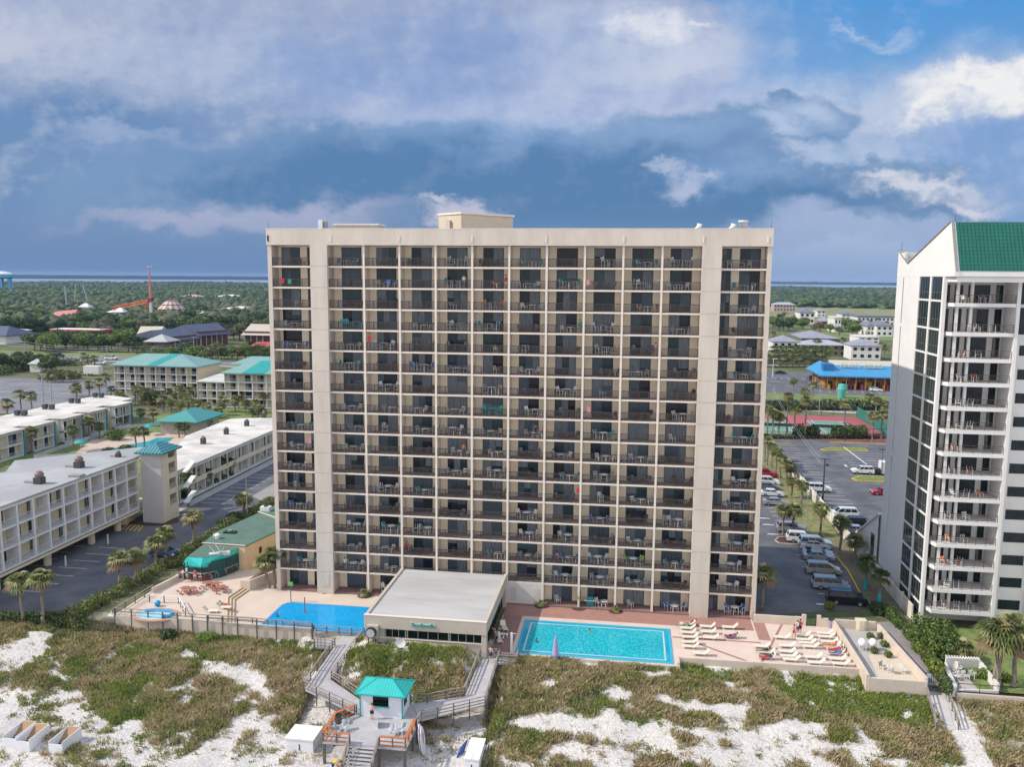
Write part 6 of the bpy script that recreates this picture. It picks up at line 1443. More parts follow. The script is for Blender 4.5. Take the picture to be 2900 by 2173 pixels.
def courts():
 z = -.40; T = thing('tennis_courts', 'pair of green tennis courts on red surfacing behind the parking lot', 'tennis courts', (0, 0, 0))
 MB().box(76, 127.5, -.6, 118.5, 168, z).build('surround', mat('court_red', (.36, .09, .10), .85, (.30, .08, .09), .3, world=True), T)
 gm = mat('court_green', (.14, .26, .19), .85, (.12, .23, .17), .3, world=True)
 for x0 in (101.3, 83.8):
  x1 = x0 + 11; MB().box(x0, 134, z + .001, x1, 158.5, z + .012).build('court', gm, T); m = MB()
  for a, b in (((x0, 134), (x1, 134)), ((x0, 158.5), (x1, 158.5)), ((x0, 134), (x0, 158.5)), ((x1, 134), (x1, 158.5)), ((x0 + 1.4, 134), (x0 + 1.4, 158.5)), ((x1 - 1.4, 134), (x1 - 1.4, 158.5)), ((x0 + 1.4, 140), (x1 - 1.4, 140)), ((x0 + 1.4, 152.5), (x1 - 1.4, 152.5)), (((x0 + x1) / 2, 140), ((x0 + x1) / 2, 152.5))): m.bar((*a, z + .018), (*b, z + .018), .12, .01)
  m.build('court_lines', paint_w, T)
  n = thing('tennis_net', 'tennis net across the %s green court' % ('right' if x0 > 90 else 'left'), 'net', (x0, 146.2, z)); MB().box(-.5, -.02, .1, 11.5, .02, .95).build('net', mat('net_black', (.04, .05, .05), .9), n); [MB().tube([(x, 0, 0), (x, 0, 1.05)], .05, 6).build('post', frame_m, n) for x in (-.5, 11.5)]
 f = thing('court_fence', 'dark mesh fence round the tennis courts with a green windscreen on the right', 'fence', (0, 0, 0)); gs = mat('green_windscreen', (.03, .17, .13), .9)
 m = MB(); [m.box(118.4, 127.6 + i * 6.7, z, 118.5, 127.6 + i * 6.7 + 6.6, 3.0) for i in range(6)]; m.build('windscreen', gs, f)
 m = MB()
 for i in range(13): m.box(76 + i * 3.53, 127.45, z, 76.08 + i * 3.53, 127.55, 3.0); m.box(76 + i * 3.53, 167.95, z, 76.08 + i * 3.53, 168.05, 3.0)
 m.box(76, 127.46, 2.9, 118.4, 127.54, 3.0); m.box(76, 167.96, 2.9, 118.4, 168.04, 3.0); m.box(76, 127.46, 1.3, 118.4, 127.5, 1.35); m.build('fence_frame', frame_m, f)
courts()

def shop():
 T = thing('beach_shop', 'souvenir shop with a bright blue sloping roof front and colourful displays', 'shop', (0, 0, 0))
 y0 = 236.; x0, x1 = 121.2, 165
 MB().box(x0 + 3, y0 + 3, -.4, x1, 262, 5.2).build('wall', mat('shop_wall', (.42, .20, .06), .8, (.10, .05, .04), .25, .9), T)
 m = MB(); a = (x0, y0 - 1, 5.2); b = (x1, y0 - 1, 5.0); c = (x1, y0 + 6.5, 8.6); d = (x0 + 5.5, y0 + 6.5, 8.6)
 m.quad(a, b, c, d); m.quad((x0, y0 - 1, 4.7), (x1, y0 - 1, 4.5), b, a); m.quad(a, d, (x0 + 5.5, 262, 8.6), (x0, 262, 5.2)); m.quad((x0, y0 - 1, 4.7), (x0, 262, 4.7), (x1, 262, 4.7), (x1, y0 - 1, 4.5)); m.build('front_roof', mat('sky_blue_roof', (.06, .25, .46), .55, (.05, .22, .42), .3), T)
 MB().prism([(x0 + 5.5, y0 + 6.5), (x1, y0 + 6.5), (x1, 264), (x0 + 9.5, 264)], 8.3, 8.75).build('roof', mat('beige_roof', (.50, .45, .38), .9, (.45, .41, .35), .2), T)
 m = MB(); m.prism([(x0 + 2.0, y0 + 2.2), (x0 + 6, y0 + 2.2), (x0 + 6, y0 + 9), (x0 + 2.6, y0 + 9)], 5.5, 9.4); m.build('corner_turret', mat('deep_blue', (.02, .16, .38), .6), T)
 sg = mat('cream_letters', (.62, .58, .34), .6); me = letters("Alvin's  Island", 2.9, .2, sg, 'sign'); o = put('sign', me, T); o.location = (137.8, y0 + 4.2, 8.0)
 r = random.Random(12); pal = [mat('display_%d' % i, c, .7) for i, c in enumerate(((.5, .30, .03), (.35, .04, .05), (.03, .12, .40), (.60, .60, .58), (.03, .30, .22), (.30, .05, .25)))]
 for i in range(12): x = x0 + 3.5 + i * 3; MB().box(x, y0 + 2.6, -.3, x + 2.2, y0 + 2.95, 2.6).build('shop_window', [winm, pal[0], winm, pal[1]][i % 4], T)
 for i in range(10): x = x0 + 3 + i * 3.6; MB().box(x, y0 - .6, -.4, x + .25, y0 - .35, 4.6).build('post', mat('orange_post', (.48, .22, .04), .7), T)
 for i in range(22):
  x = x0 + 4 + i * 1.65 + r.uniform(-.4, .4); hh = r.uniform(.9, 2.0); tag(MB().box(x, y0 - .3 + r.uniform(0, 1.4), -.39, x + r.uniform(.6, 1.1), y0 + 1.9, hh).bar((x + .4, y0 + .2, hh), (x + .4, y0 + .2, hh + .5), .3, .1).build('display_rack', pal[i % 6]), '%s beachwear rack in front of the blue-roofed shop, %s from the left' % (['orange', 'dark red', 'blue', 'white', 'green', 'purple'][i % 6], ordn(i + 1)), 'rack', 'racks in front of the blue-roofed shop')
 t = thing('giant_cup', 'big mint-green cup-shaped sign on the grass verge', 'sign', g('H', 780, 352, -.4)); gm = mat('mint', (.10, .42, .37), .6); MB().tube([(0, 0, 0), (0, 0, 3.0), (0, 0, 3.3)], [1.2, 1.6, 1.6], 14).build('cup', gm, t); MB().tube([(0, 0, 3.32), (0, 0, 3.9), (0, 0, 5.0), (0, 0, 5.3)], [1.7, 1.5, 1.3, .4], 14).build('lid', gm, t)
shop()

def house(name, label, x0, y0, x1, y1, h, rh, wall, roofm, ang=0., storeys=2, seed=0, flat=False, win=True, cat='house', group=None):
 cx, cy = (x0 + x1) / 2, (y0 + y1) / 2; T = thing(name, label, cat, (cx, cy, -.4), ang, group); w, d = (x1 - x0) / 2, (y1 - y0) / 2
 MB().box(-w, -d, 0, w, d, h).build('wall', wall, T)
 if flat: MB().box(-w - .3, -d - .3, h + .002, w + .3, d + .3, h + rh).build('roof', roofm, T)
 else: hip_roof(-w, -d, w, d, h + .3, rh, None if rh < 3 else min(w, d) * .6, .6).build('roof', roofm, T)
 if win:
  n = max(2, int(2 * w / 3.6)); r = random.Random(seed)
  for k in range(storeys):
   for i in range(n):
    a = -w + (i + .28) * 2 * w / n; z = (k + .35) * h / storeys; MB().box(a, -d - .06, z, a + w / n * .95, -d - .002, z + h / storeys * .45).build('window', winm, T)
 return T
def background():
 gr = [mat('grey_shingles', (.26, .27, .33), .85, (.21, .22, .27), .5), mat('slate_shingles', (.17, .18, .24), .85, (.13, .14, .19), .5), mat('pale_shingles', (.36, .37, .42), .85, (.30, .31, .36), .5)]
 ol = mat('olive_wall', (.17, .17, .09), .9); pk = mat('salmon_wall', (.50, .20, .15), .85)
 P = lambda u, v, z=-.4: g('I', u, v, z)
 H_ = [('condo_block', 'white two-storey condo with a grey roof behind the palm hedge, left one', (240, 1250), (440, 1250), 7, 3., white_w, gr[0]),
    ('condo_block', 'long low olive-walled condo with a pale grey roof behind the palm hedge', (450, 1262), (760, 1250), 6, 2.4, ol, gr[2]),
    ('condo_block', 'white two-storey condo with a dark balcony band behind the blue-roofed shop', (800, 1275), (1085, 1300), 7.5, 3, white_w, gr[0]),
    ('condo_block', 'white condo with a dark roof beyond the green field, far right', (1040, 1110), (1180, 1115), 8, 3, white_w, gr[1]),
    ('condo_block', 'white condo beyond the green field, left of the far right one', (930, 1095), (1035, 1108), 7, 3, white_w, gr[1]),
    ('condo_block', 'white flat-roofed house at the edge of the green field', (890, 1160), (1075, 1170), 4, .6, white_w, white_roof),
    ('condo_block', 'salmon-pink house beyond the green field', (620, 1060), (715, 1060), 7, 2.5, pk, gr[0]),
    ('condo_block', 'white tower-like house beside the salmon-pink house', (718, 1080), (775, 1082), 11, 1.5, white_w, white_roof),
    ('condo_block', 'white gable-ended house with a long dark roof near the airfield', (430, 1010), (570, 1018), 11, 4, white_w, gr[1]),
    ('condo_block', 'small white house near the airfield', (585, 960), (655, 962), 7, 2, white_w, gr[0]),
    ('condo_block', 'wide low white-edged hangar with a dark roof near the airfield', (900, 1030), (1190, 1035), 8, 1.5, white_w, gr[1]),
    ('condo_block', 'long pale-roofed row of houses near the airfield', (690, 965), (880, 985), 6, 2.5, white_w, gr[1]),
    ('condo_block', 'far pale house at the edge of the woods', (240, 915), (420, 920), 9, 3, mat('far_wall', (.45, .35, .32), .9), gr[2])]
 for i, (n, l, a, b, h, rh, w, r) in enumerate(H_):
  p, q = P(*a), P(*b); d = (16 if p[1] < 450 else 24); house(n, l, p[0], min(p[1], q[1]), q[0], min(p[1], q[1]) + d, h, rh, w, r, 0, 2, i, flat=rh <= 1.5, group='houses behind the shop')
 house('condo_block', 'olive condo with a pale grey roof right behind the first white condo', 150, 420, 172, 455, 7.5, 3, ol, gr[0], 0, 2, 3, win=False, group='houses behind the shop')
 # left: shopping village with a red lookout tower
 T = thing('red_tower', 'red square lookout tower with a pale pyramid roof behind the teal-roofed hotel', 'tower', (g('A', 1272, 840, -.4)[0], g('A', 1272, 840, -.4)[1], -.4)); zt = top_at('A', 1262, 735, T.location.x, T.location.y); rd = mat('brick_red', (.30, .045, .05), .85, (.24, .04, .04), .5)
 MB().box(-4.2, -4.2, 0, 4.2, 4.2, zt - 2.8).build('wall', rd, T); MB().box(-3.6, -3.6, zt - 2.798, 3.6, 3.6, zt + .2).build('lantern', mat('glazing', (.10, .14, .18), .3), T); m = MB(); [m.box(x - .4, y - .4, zt - 2.79, x + .4, y + .4, zt + .3) for x in (-3.7, 3.7) for y in (-3.7, 3.7)]; m.build('lantern_post', rd, T)
 hip_roof(-4.2, -4.2, 4.2, 4.2, zt + .6, 3.6, None, 2.6).build('roof', mat('pale_grey_roof', (.40, .42, .42), .7), T); MB().cbox(-1.2, -4.3, (zt) * .45, 2.2, .2, 2.6).build('sign_panel', white_w, T)
 p = g('A', 1320, 800, -.4); q = g('A', 1800, 790, -.4)
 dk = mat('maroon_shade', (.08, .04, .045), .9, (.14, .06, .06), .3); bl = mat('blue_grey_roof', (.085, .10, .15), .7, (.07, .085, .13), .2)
 def mall(name, l, a, b, h, rh, d, roofm, wallm):
  a, b = g('A', *a, -.4), g('A', *b, -.4); L_ = hypot(b[0] - a[0], b[1] - a[1]); ang = atan2(b[1] - a[1], b[0] - a[0]); T = thing(name, l, 'shopping centre', a, ang, 'shopping village')
  MB().box(0, 2, 0, L_, d, h).build('wall', wallm, T); m = MB(); m.quad((-1, -.5, h * .72), (L_ + 1, -.5, h * .72), (L_ + 1, d * .45, h + rh), (-1, d * .45, h + rh)); m.quad((L_ + 1, d * .45, h + rh), (L_ + 1, d + 1, h), (-1, d + 1, h), (-1, d * .45, h + rh)); m.quad((-1, -.5, h * .72), (-1, d * .45, h + rh), (-1, d + 1, h)); m.quad((L_ + 1, -.5, h * .72), (L_ + 1, d + 1, h), (L_ + 1, d * .45, h + rh)); m.build('roof', roofm, T)
  m = MB(); [m.box(1 + i * 4, .2, 0, 1.4 + i * 4, .6, h * .72) for i in range(int(L_ / 4))]; m.build('arcade', mat('pale_posts', (.4, .36, .34), .8), T)
 mall('shopping_arcade', 'long shopping arcade with a slate-blue roof right of the red tower, near half', (1320, 815), (1560, 790), 8, 3.5, 26, bl, dk)
 mall('shopping_arcade', 'long shopping arcade with a slate-blue roof right of the red tower, far half', (1565, 780), (1800, 760), 9, 4, 26, bl, dk)
 mall('shopping_arcade', 'shopping building with a pale sand-coloured roof left of the red tower', (1060, 800), (1215, 800), 7, 5.5, 30, mat('sand_roof', (.50, .46, .36), .85, (.45, .40, .32), .2), dk)
 mall('shopping_arcade', 'wide pale-roofed store partly hidden by the tower edge', (1900, 760), (2130, 765), 8, 4, 30, mat('tan_roof', (.46, .40, .33), .85, (.42, .37, .31), .2), dk)
 r = g('A', 1990, 850, -.4); T = thing('red_roofed_hut', 'small building with a bright red roof and arched front beside the tower edge', 'shop', r); MB().box(-4, 0, 0, 12, 10, 4).build('wall', mat('brick_red', (.30, .045, .05)), T); hip_roof(-4, 0, 12, 10, 4.2, 3, 5, 1).build('roof', mat('bright_red_roof', (.42, .07, .07), .7), T); MB().box(-10, -3, 0, -5.2, 2, 5).build('arch', mat('rust_arch', (.30, .12, .07), .8), T)
 # canopy, parasol roofs and rides of the fun park
 a = g('A', 410, 722, -.4); T = thing('fuel_station', 'petrol station canopy with a red edge and white columns', 'petrol station', a); MB().box(-2, 0, 5.2, 34, 14, 6.6).build('canopy', mat('canopy_red', (.62, .05, .06), .5), T); MB().box(-1.8, .2, 6.602, 33.8, 13.8, 6.8).build('canopy_top', white_w, T); [MB().box(x, y, 0, x + .8, y + .8, 5.19).build('column', white_w, T) for x in (1, 12, 23, 31) for y in (1, 12)]
 a = g('A', 390, 610, -.4); T = thing('tent_roof_restaurant', 'faded red tent-roofed building among the trees', 'restaurant', a); MB().box(0, 0, 0, 20, 14, 4).build('wall', dk, T); m = MB(); m.quad((-3, -2, 3.5), (22, -2, 4), (20, 8, 13), (0, 8, 11)); m.quad((22, -2, 4), (22, 16, 4), (20, 8, 13)); m.quad((22, 16, 4), (-3, 16, 4), (0, 8, 11), (20, 8, 13)); m.quad((-3, 16, 4), (-3, -2, 3.5), (0, 8, 11)); m.build('roof', mat('faded_red', (.55, .20, .19), .8), T)
 a = g('A', 0, 760, -.4); T = thing('blue_roofed_store', 'store with a low blue-grey roof at the left edge', 'store', a); MB().box(-40, 0, 0, 4, 25, 5).build('wall', white_w, T); hip_roof(-40, 0, 4, 25, 5.3, 5, 8, 1).build('roof', bl, T)
 # drop tower ride
 a = g('A', 1186, 584, 0.); zt = top_at('A', 1183, 155, a[0], a[1]); zm = top_at('A', 1183, 405, a[0], a[1])
 T = thing('drop_tower_ride', 'tall red and white drop tower ride rising above the trees', 'fairground ride', (a[0], a[1], 0))
 m = MB(); m.tube([(0, 0, -.5), (0, 0, zm)], [1.3, 1.2], 8); m.build('lower_mast', white_w, T); m = MB(); m.tube([(0, 0, zm + .01), (0, 0, zt)], [1.1, .45], 8); m.build('upper_mast', mat('ride_red', (.62, .06, .08), .6, (.7, .3, .3), .4), T); MB().box(-1.9, -1.9, zm - 2.4, 1.9, 1.9, zm + .8).build('car', mat('ride_maroon', (.20, .05, .07), .6), T); MB().box(-2.2, -.5, zt, 2.2, .5, zt + .5).build('cap', white_w, T)
 z2 = zm * .86; c = thing('coaster', 'orange steel thrill ride arms slanting down beside the drop tower', 'fairground ride', (a[0], a[1], 0)); om = mat('ride_orange', (.62, .13, .04), .6)
 b = g('A', 1085, 575, 1.); e = g('A', 980, 520, 4.)
 m = MB(); B_ = Vector((b[0] - a[0], b[1] - a[1], 1)); E_ = Vector((e[0] - a[0], e[1] - a[1], 10)); O_ = Vector((-2.5, 2, z2)); E_ = Vector((-58, 30, 9.))
 for o in (Vector((0, 0, 0)), Vector((0, 0, 2.2))): m.bar(O_ + o, B_ + o, .8); m.bar(O_ + o, E_ + o, .9)
 for i in range(9): p = O_.lerp(E_, i / 9); m.bar(p, p.lerp(E_, .12) + Vector((0, 0, 2.2)), .5); p = O_.lerp(B_, i / 9); m.bar(p, p + Vector((0, 0, 2.2)), .5)
 m.bar(E_, (E_.x, E_.y, 0), .5); m.build('track', om, c)
 k = g('A', 1275, 560, 0.); cz = top_at('A', 1275, 468, k[0], k[1]); rr_ = (g('A', 1390, 560, 0.)[0] - g('A', 1160, 560, 0.)[0]) / 2
 C = thing('carousel_pavilion', 'round pavilion with a red and white striped roof beside the drop tower', 'pavilion', (k[0], k[1] + 16, 0)); n = 24; m1 = MB()
 for i in range(n):
  a0, a1 = 2 * pi * i / n, 2 * pi * (i + 1) / n; m1.mi(i % 2)
  for (r0, z0), (r1, z1) in (((rr_, 9), (rr_ * .72, 12.5)), ((rr_ * .70, 13.2), (rr_ * .4, 16.5)), ((rr_ * .38, 17.2), (.5, cz))): m1.quad((r0 * cos(a0), r0 * sin(a0), z0), (r0 * cos(a1), r0 * sin(a1), z0), (r1 * cos(a1), r1 * sin(a1), z1), (r1 * cos(a0), r1 * sin(a0), z1))
 m1.build('roof', [mat('awning_red', (.42, .20, .17), .7), mat('awning_white', (.58, .50, .46), .7)], C); [MB().box(rr_ * .9 * cos(a_) - .5, rr_ * .9 * sin(a_) - .5, 0, rr_ * .9 * cos(a_) + .5, rr_ * .9 * sin(a_) + .5, 9).build('column', white_w, C) for a_ in [2 * pi * i / 10 for i in range(10)]]; MB().tube([(0, 0, 0), (0, 0, 9)], rr_ * .6, 12).build('core', mat('grey_violet', (.32, .31, .36), .8), C)
 # water tower
 a = (-2294.9 * .55 + 46.84 * .45, 2759.9 * .55 - 105.5 * .45); zt = top_at('A', 22, 188, *a); zb = top_at('A', 22, 235, *a); W = thing('water_tower', 'light blue water tower on the horizon at the left edge', 'water tower', (a[0], a[1], 0)); bm = mat('tank_blue', (.10, .42, .70), .6)
 px = g('A', 52, 215, zb)[0]; r_ = 24; W.location.x -= 4; n = 16; m = MB(); m.tube([(0, 0, zb - 3), (0, 0, zb), (0, 0, zt - 6)], [r_ * .8, r_, r_], n); m.build('tank', bm, W); MB().tube([(0, 0, zt - 5.99), (0, 0, zt - 2), (0, 0, zt)], [r_, r_ * .7, r_ * .2], n).build('dome', white_w, W); [MB().tube([(r_ * .8 * cos(q), r_ * .8 * sin(q), 0), (r_ * .8 * cos(q), r_ * .8 * sin(q), zb - 2.9)], 2.6, 6).build('leg', bm, W) for q in [2 * pi * i / 6 for i in range(6)]]
 # slim masts of a sky-swing
 for i, (u0, v0, u1, v1) in enumerate(((527, 520, 520, 300), (585, 460, 600, 285), (712, 520, 660, 295))):
  a = g('A', u0, v0, 0.); z = top_at('A', u1, v1, a[0], a[1]); d = (u1 - u0) / 2.7613 / CF * hypot(a[0], a[1] + 105)
  tag(MB().tube([(a[0], a[1], 0), (a[0] + d, a[1], z)], [.8, .5], 6).build('ride_mast', mat('mast_grey', (.35, .42, .50), .6)), 'thin grey ride mast above the fun park, %s of three from the left' % ordn(i + 1), 'mast', 'ride masts above the fun park')
 # small buildings of the fun park
 cols = [white_w, mat('fair_pink', (.50, .28, .26), .8), mat('fair_yellow', (.60, .55, .30), .8), mat('fair_teal', (.15, .40, .42), .8), mat('fair_orange', (.50, .17, .08), .8)]
 names = ['white', 'pink', 'pale yellow', 'teal', 'orange']
 for i, (u, v, wd, h, c) in enumerate(((560, 590, 12, 6, 1), (520, 600, 8, 5, 3), (660, 540, 10, 9, 0), (700, 625, 24, 3, 0), (760, 622, 18, 4, 2), (830, 610, 16, 3, 0), (870, 585, 18, 7, 4), (930, 590, 9, 9, 0), (1480, 560, 30, 5, 2), (1560, 540, 26, 4, 2), (1600, 500, 20, 6, 1), (1770, 430, 40, 8, 0), (1480, 430, 34, 8, 0), (1860, 530, 40, 6, 0), (1980, 520, 30, 5, 0), (70, 690, 16, 3, 4), (30, 560, 10, 5, 0), (90, 570, 16, 5, 0))):
  p = g('A', u, v, 0); T = thing('fairground_building', 'small %s building among the trees of the fun park, %s from the left list' % (names[c], ordn(i + 1)), 'building', p, 0, 'small buildings of the fun park'); T['label'] = 'small %s fun-park building %s' % (names[c], ['left of the second pink one', 'far left by the tent roof', 'under the ride masts', 'low and wide below the masts', 'beside the low wide one', 'low, left of the orange one', 'left of the drop tower', 'narrow, just left of the drop tower', 'right of the striped pavilion', 'further right of the striped pavilion', 'behind the yellow buildings', 'deep in the far woods on the right', 'deep in the woods above the pavilion', 'long, right of the pavilion near the tower', 'beside the tower edge', 'low by the left road', 'at the left edge in the trees', 'in the trees at far left'][i])
  MB().box(-wd / 2, 0, 0, wd / 2, wd * .7, h).build('wall', cols[c], T); hip_roof(-wd / 2, 0, wd / 2, wd * .7, h + .3, h * .4, None, .8).build('roof', cols[(c + 1) % 5] if i % 3 == 0 else cols[c], T)
background()

# ================================================================ PLANTS
trunk_m = mat('palm_trunk', (.26, .22, .18), .95, (.18, .15, .125), 3, .8, bump=.5, bscale=12, stretch=(1, 1, 4))
bark_m = mat('bark', (.12, .09, .07), .95, (.08, .06, .05), 4)
pg = [leafmat('palm_green', (.22, .24, .085), (.15, .18, .06), .9, .3, False), leafmat('palm_pale', (.46, .42, .22), (.34, .31, .16), .9, .3, False), leafmat('palm_dead', (.22, .15, .09), (.15, .10, .06), .9, .1, False), leafmat('palm_dark', (.12, .15, .05), (.08, .11, .04), .9, .3, False)]
def palm_crown(seed, nf=44, R=1.55, dead=.12, droop=.55):
 rg = random.Random(seed); V = []; F = []; M_ = []
 for i in range(nf):
  az = i * 2.399 + rg.uniform(-.3, .3); e = 1.35 - 2.15 * (i / nf) ** 1.1 + rg.uniform(-.25, .25)     # from upright to hanging
  L_ = R * rg.uniform(.7, 1.15) * (.75 + .25 * min(1, i / nf * 2)); d = Vector((cos(az) * cos(e), sin(az) * cos(e), sin(e))); s = Vector((-sin(az), cos(az), 0)); up = s.cross(d) * -1
  p0 = Vector((0, 0, 0)); hub = d * L_ * .42; k = 0 if rg.random() < .72 else 1
  if i > nf * (1 - dead) : k = 2
  elif rg.random() < .22: k = 3
  b = len(V); w = .03; V += [p0 + s * w, p0 - s * w, hub - s * w, hub + s * w]; F.append((b, b + 1, b + 2, b + 3)); M_.append(k)
  for j in range(9):
   a = (j - 4) * .30 + rg.uniform(-.06, .06); dd = (d * cos(a) + s * sin(a)).normalized(); ll = L_ * .62 * (1 - .10 * abs(j - 4) / 4)
   mid = hub + dd * ll * .55 + up * .05; tip = hub + dd * ll + Vector((0, 0, -droop * ll * (.55 + .25 * rg.random()))); wv = (s * cos(a) - d * sin(a)) * .085 * (R / 1.5)
   b = len(V); V += [hub, mid - wv, tip, mid + wv]; F.append((b, b + 1, b + 2, b + 3)); M_.append(k)
 return raw_mesh('crown', [tuple(v) for v in V], F, pg, M_)
PC = [palm_crown(i, 46 + i * 3, 1.55, .1 + .04 * i) for i in range(4)]
PD = [palm_crown(20 + i, 36, 1.5, .02, .4) for i in range(3)]
for me in PD: me.materials[0] = pg[3]; me.materials[1] = pg[0]
PL = palm_crown(40, 24, 1.6, .05, .5)                                                   # light crown for distant palms
def palm_trunk_mesh():
 m = MB(); n = 12; pts = [(.06 * sin(i * .8), .05 * cos(i * .9), i / n) for i in range(n + 1)]; m.tube(pts, [.24 if i == 0 else (.17 + .015 * (i % 2) + (.06 if i > n - 2 else 0)) for i in range(n + 1)], 8); return m.mesh('trunk', trunk_m)
PT = palm_trunk_mesh()
def palm(x, y, h, label, s=1., z=DK, lean=0., dark=False, group='palm trees', seed=0, far=False):
 T = thing('palm_tree', label, 'palm tree', (x, y, z), seed * 1.3, group); T.rotation_euler = (lean, 0, seed * 1.3)
 t = put('trunk', PT, T); t.scale = (s ** .3, s ** .3, h)
 c = put('crown', (PL if far else (PD if dark else PC)[seed % (3 if dark else 4)]), T); c.location = (0, 0, h); c.scale = (s, s, s * .95); return T
def palms():
 n = 0
 def one(r, u, v, uc, vc, l, s=1.15, z=DK, dark=False, group='palm trees', far=False, lean=0., hm=0):
  nonlocal n
  q = g(r, u, v, z); zc = top_at(r, uc, vc, q[0], q[1]); h = max(1.2, zc - z) if not hm else hm; n += 1
  return palm(q[0], q[1], h, l, s, z, lean, dark, group, n, far)
 G1 = 'palms along the left parking lot'
 for i, (u, v, uc, vc, l) in enumerate(((180, 1550, 150, 1235, 'shaggy palm at the lower left, left of a pair'), (340, 1560, 325, 1215, 'shaggy palm at the lower left, right of a pair'),
   (940, 1300, 930, 1060, 'palm beside the hedge, left of the middle pair in the left lot'), (1068, 1250, 1065, 1040, 'palm beside the hedge, right of the middle pair in the left lot'),
   (1225, 1130, 1205, 935, 'palm in front of the dark parked car, left one'), (1300, 1060, 1290, 865, 'palm in front of the dark parked car, right one'), (1515, 970, 1495, 735, 'single tall palm by the hedge, right of the dark parked car'),
   (1908, 720, 1900, 590, 'palm next to the thin pole at the far end of the left lot'))):
  one('B', u, v, uc, vc, l, 1.25, group=G1)
 o = one('B', 2105, 1290, 2060, 1090, 'leaning palm at the left foot of the apartment tower', 1.25, lean=.0); o.rotation_euler = (0, -.16, 0)
 one('B', 2150, 1290, 2140, 1020, 'palm hidden close against the left end of the apartment tower', 1.2, dark=True)
 one('F', 155, 480, 175, 205, 'palm at the right foot of the apartment tower beside the parking lot', 1.4)
 for u, v, uc, vc, l in ((1905, 1060, 1890, 650, 'tall garden palm with a dark trunk in front of the white tower, left of three'), (1928, 1065, 1945, 640, 'tall garden palm, middle of three, twin of the left one'), (2045, 1060, 2050, 620, 'tall garden palm, right of three by the frame edge')):
  one('F', u, v, uc, vc, l, 1.7)
 one('F', 1650, 850, 1650, 770, 'small young fan palm on the lawn beside the big shrub', 1.3, hm=1.3)
 G2 = 'palms between the service road and the long hotel wing'
 for i, (u, v, uc, vc) in enumerate(((1450, 545, 1435, 370), (1475, 650, 1475, 420), (1525, 545, 1525, 380), (1612, 510, 1610, 385), (1735, 440, 1730, 300), (1805, 410, 1812, 290), (1915, 320, 1920, 190), (2015, 280, 2020, 200), (2070, 262, 2080, 118))):
  one('B', u, v, uc, vc, 'palm against the long cream wing, %s from the stair tower' % ordn(i + 1), 1.15, group=G2, dark=True)
 G3 = 'palms in the hotel courtyard'
 C_ = ((575, 1590, 560, 1430), (1065, 1600, 1045, 1445), (1130, 1560, 1130, 1440), (700, 1500, 700, 1360), (780, 1500, 770, 1400), (1100, 1400, 1120, 1290), (1200, 1400, 1200, 1290), (1400, 1490, 1400, 1400), (1450, 1490, 1460, 1400),
    (960, 1395, 960, 1340), (690, 1340, 690, 1285), (470, 1395, 470, 1315), (1080, 1255, 1080, 1110), (1190, 1230, 1190, 1140), (1325, 1215, 1315, 1130), (1280, 1270, 1280, 1190), (1430, 1240, 1430, 1160), (1480, 1290, 1480, 1200), (1550, 1290, 1550, 1215), (1410, 1310, 1410, 1225),
    (1730, 1315, 1730, 1240), (1890, 1255, 1890, 1150), (1920, 1310, 1930, 1215), (1975, 1335, 1965, 1285), (20, 1640, 20, 1500), (250, 1610, 250, 1440), (1620, 1330, 1620, 1240), (1700, 1340, 1690, 1290), (1340, 1300, 1345, 1210), (870, 1180, 870, 1110), (940, 1240, 940, 1150), (1000, 1120, 990, 1040), (1600, 1345, 1590, 1290), (2050, 1335, 2060, 1280))
 r9 = random.Random(5); C_ = C_ + tuple((u, v, u + r9.randint(-8, 8), v - r9.randint(75, 115)) for u, v in ((r9.randint(790, 2080), r9.randint(1200, 1345)) for _ in range(34)) if not (1180 < u < 1760 and v > 1290))
 for i, (u, v, uc, vc) in enumerate(sorted(C_)):
  one('A', u, v, uc, vc, 'courtyard palm among the hotel blocks, %s counted from the left edge' % ordn(i + 1), 1.3, group=G3, dark=i % 3 == 0)
 G4 = 'palms round the left car park'
 for i, (u, v, uc, vc) in enumerate(((60, 1330, 60, 1220), (165, 1275, 165, 1150), (250, 1290, 250, 1160), (600, 1200, 600, 1105), (700, 1180, 700, 1075), (780, 1150, 780, 1055), (830, 1100, 830, 1015), (600, 1170, 560, 1090), (690, 950, 690, 880), (740, 950, 745, 870), (660, 930, 650, 850), (370, 1060, 370, 985), (430, 1060, 430, 980), (490, 1060, 480, 985), (550, 1050, 550, 990), (245, 920, 245, 850), (385, 890, 385, 830), (100, 960, 100, 900), (1690, 890, 1690, 760), (1650, 880, 1650, 790), (1730, 880, 1740, 780))):
  one('A', u, v, uc, vc, 'bushy palm beyond the hotel near the left car park or street, %s from the left' % ordn(i + 1), 1.7, group=G4, dark=True, far=True)
 G5 = 'palms in front of the tennis courts'
 for i, (u, v, uc, vc) in enumerate(sorted(((240, 665, 225, 470), (350, 660, 360, 340), (410, 665, 415, 440), (495, 670, 500, 370), (800, 640, 800, 400), (290, 665, 280, 500), (405, 330, 420, 220), (555, 365, 560, 245), (1020, 690, 1015, 490), (1090, 690, 1100, 480), (1050, 470, 1055, 370), (995, 430, 990, 340), (1130, 520, 1130, 430), (490, 400, 495, 300), (200, 640, 195, 440)))):
  one('H', u, v, uc, vc, 'slender palm near the tennis courts, %s from the left' % ordn(i + 1), 1.35, group=G5)
 G6 = 'palms on the planting strip between the parking lots'
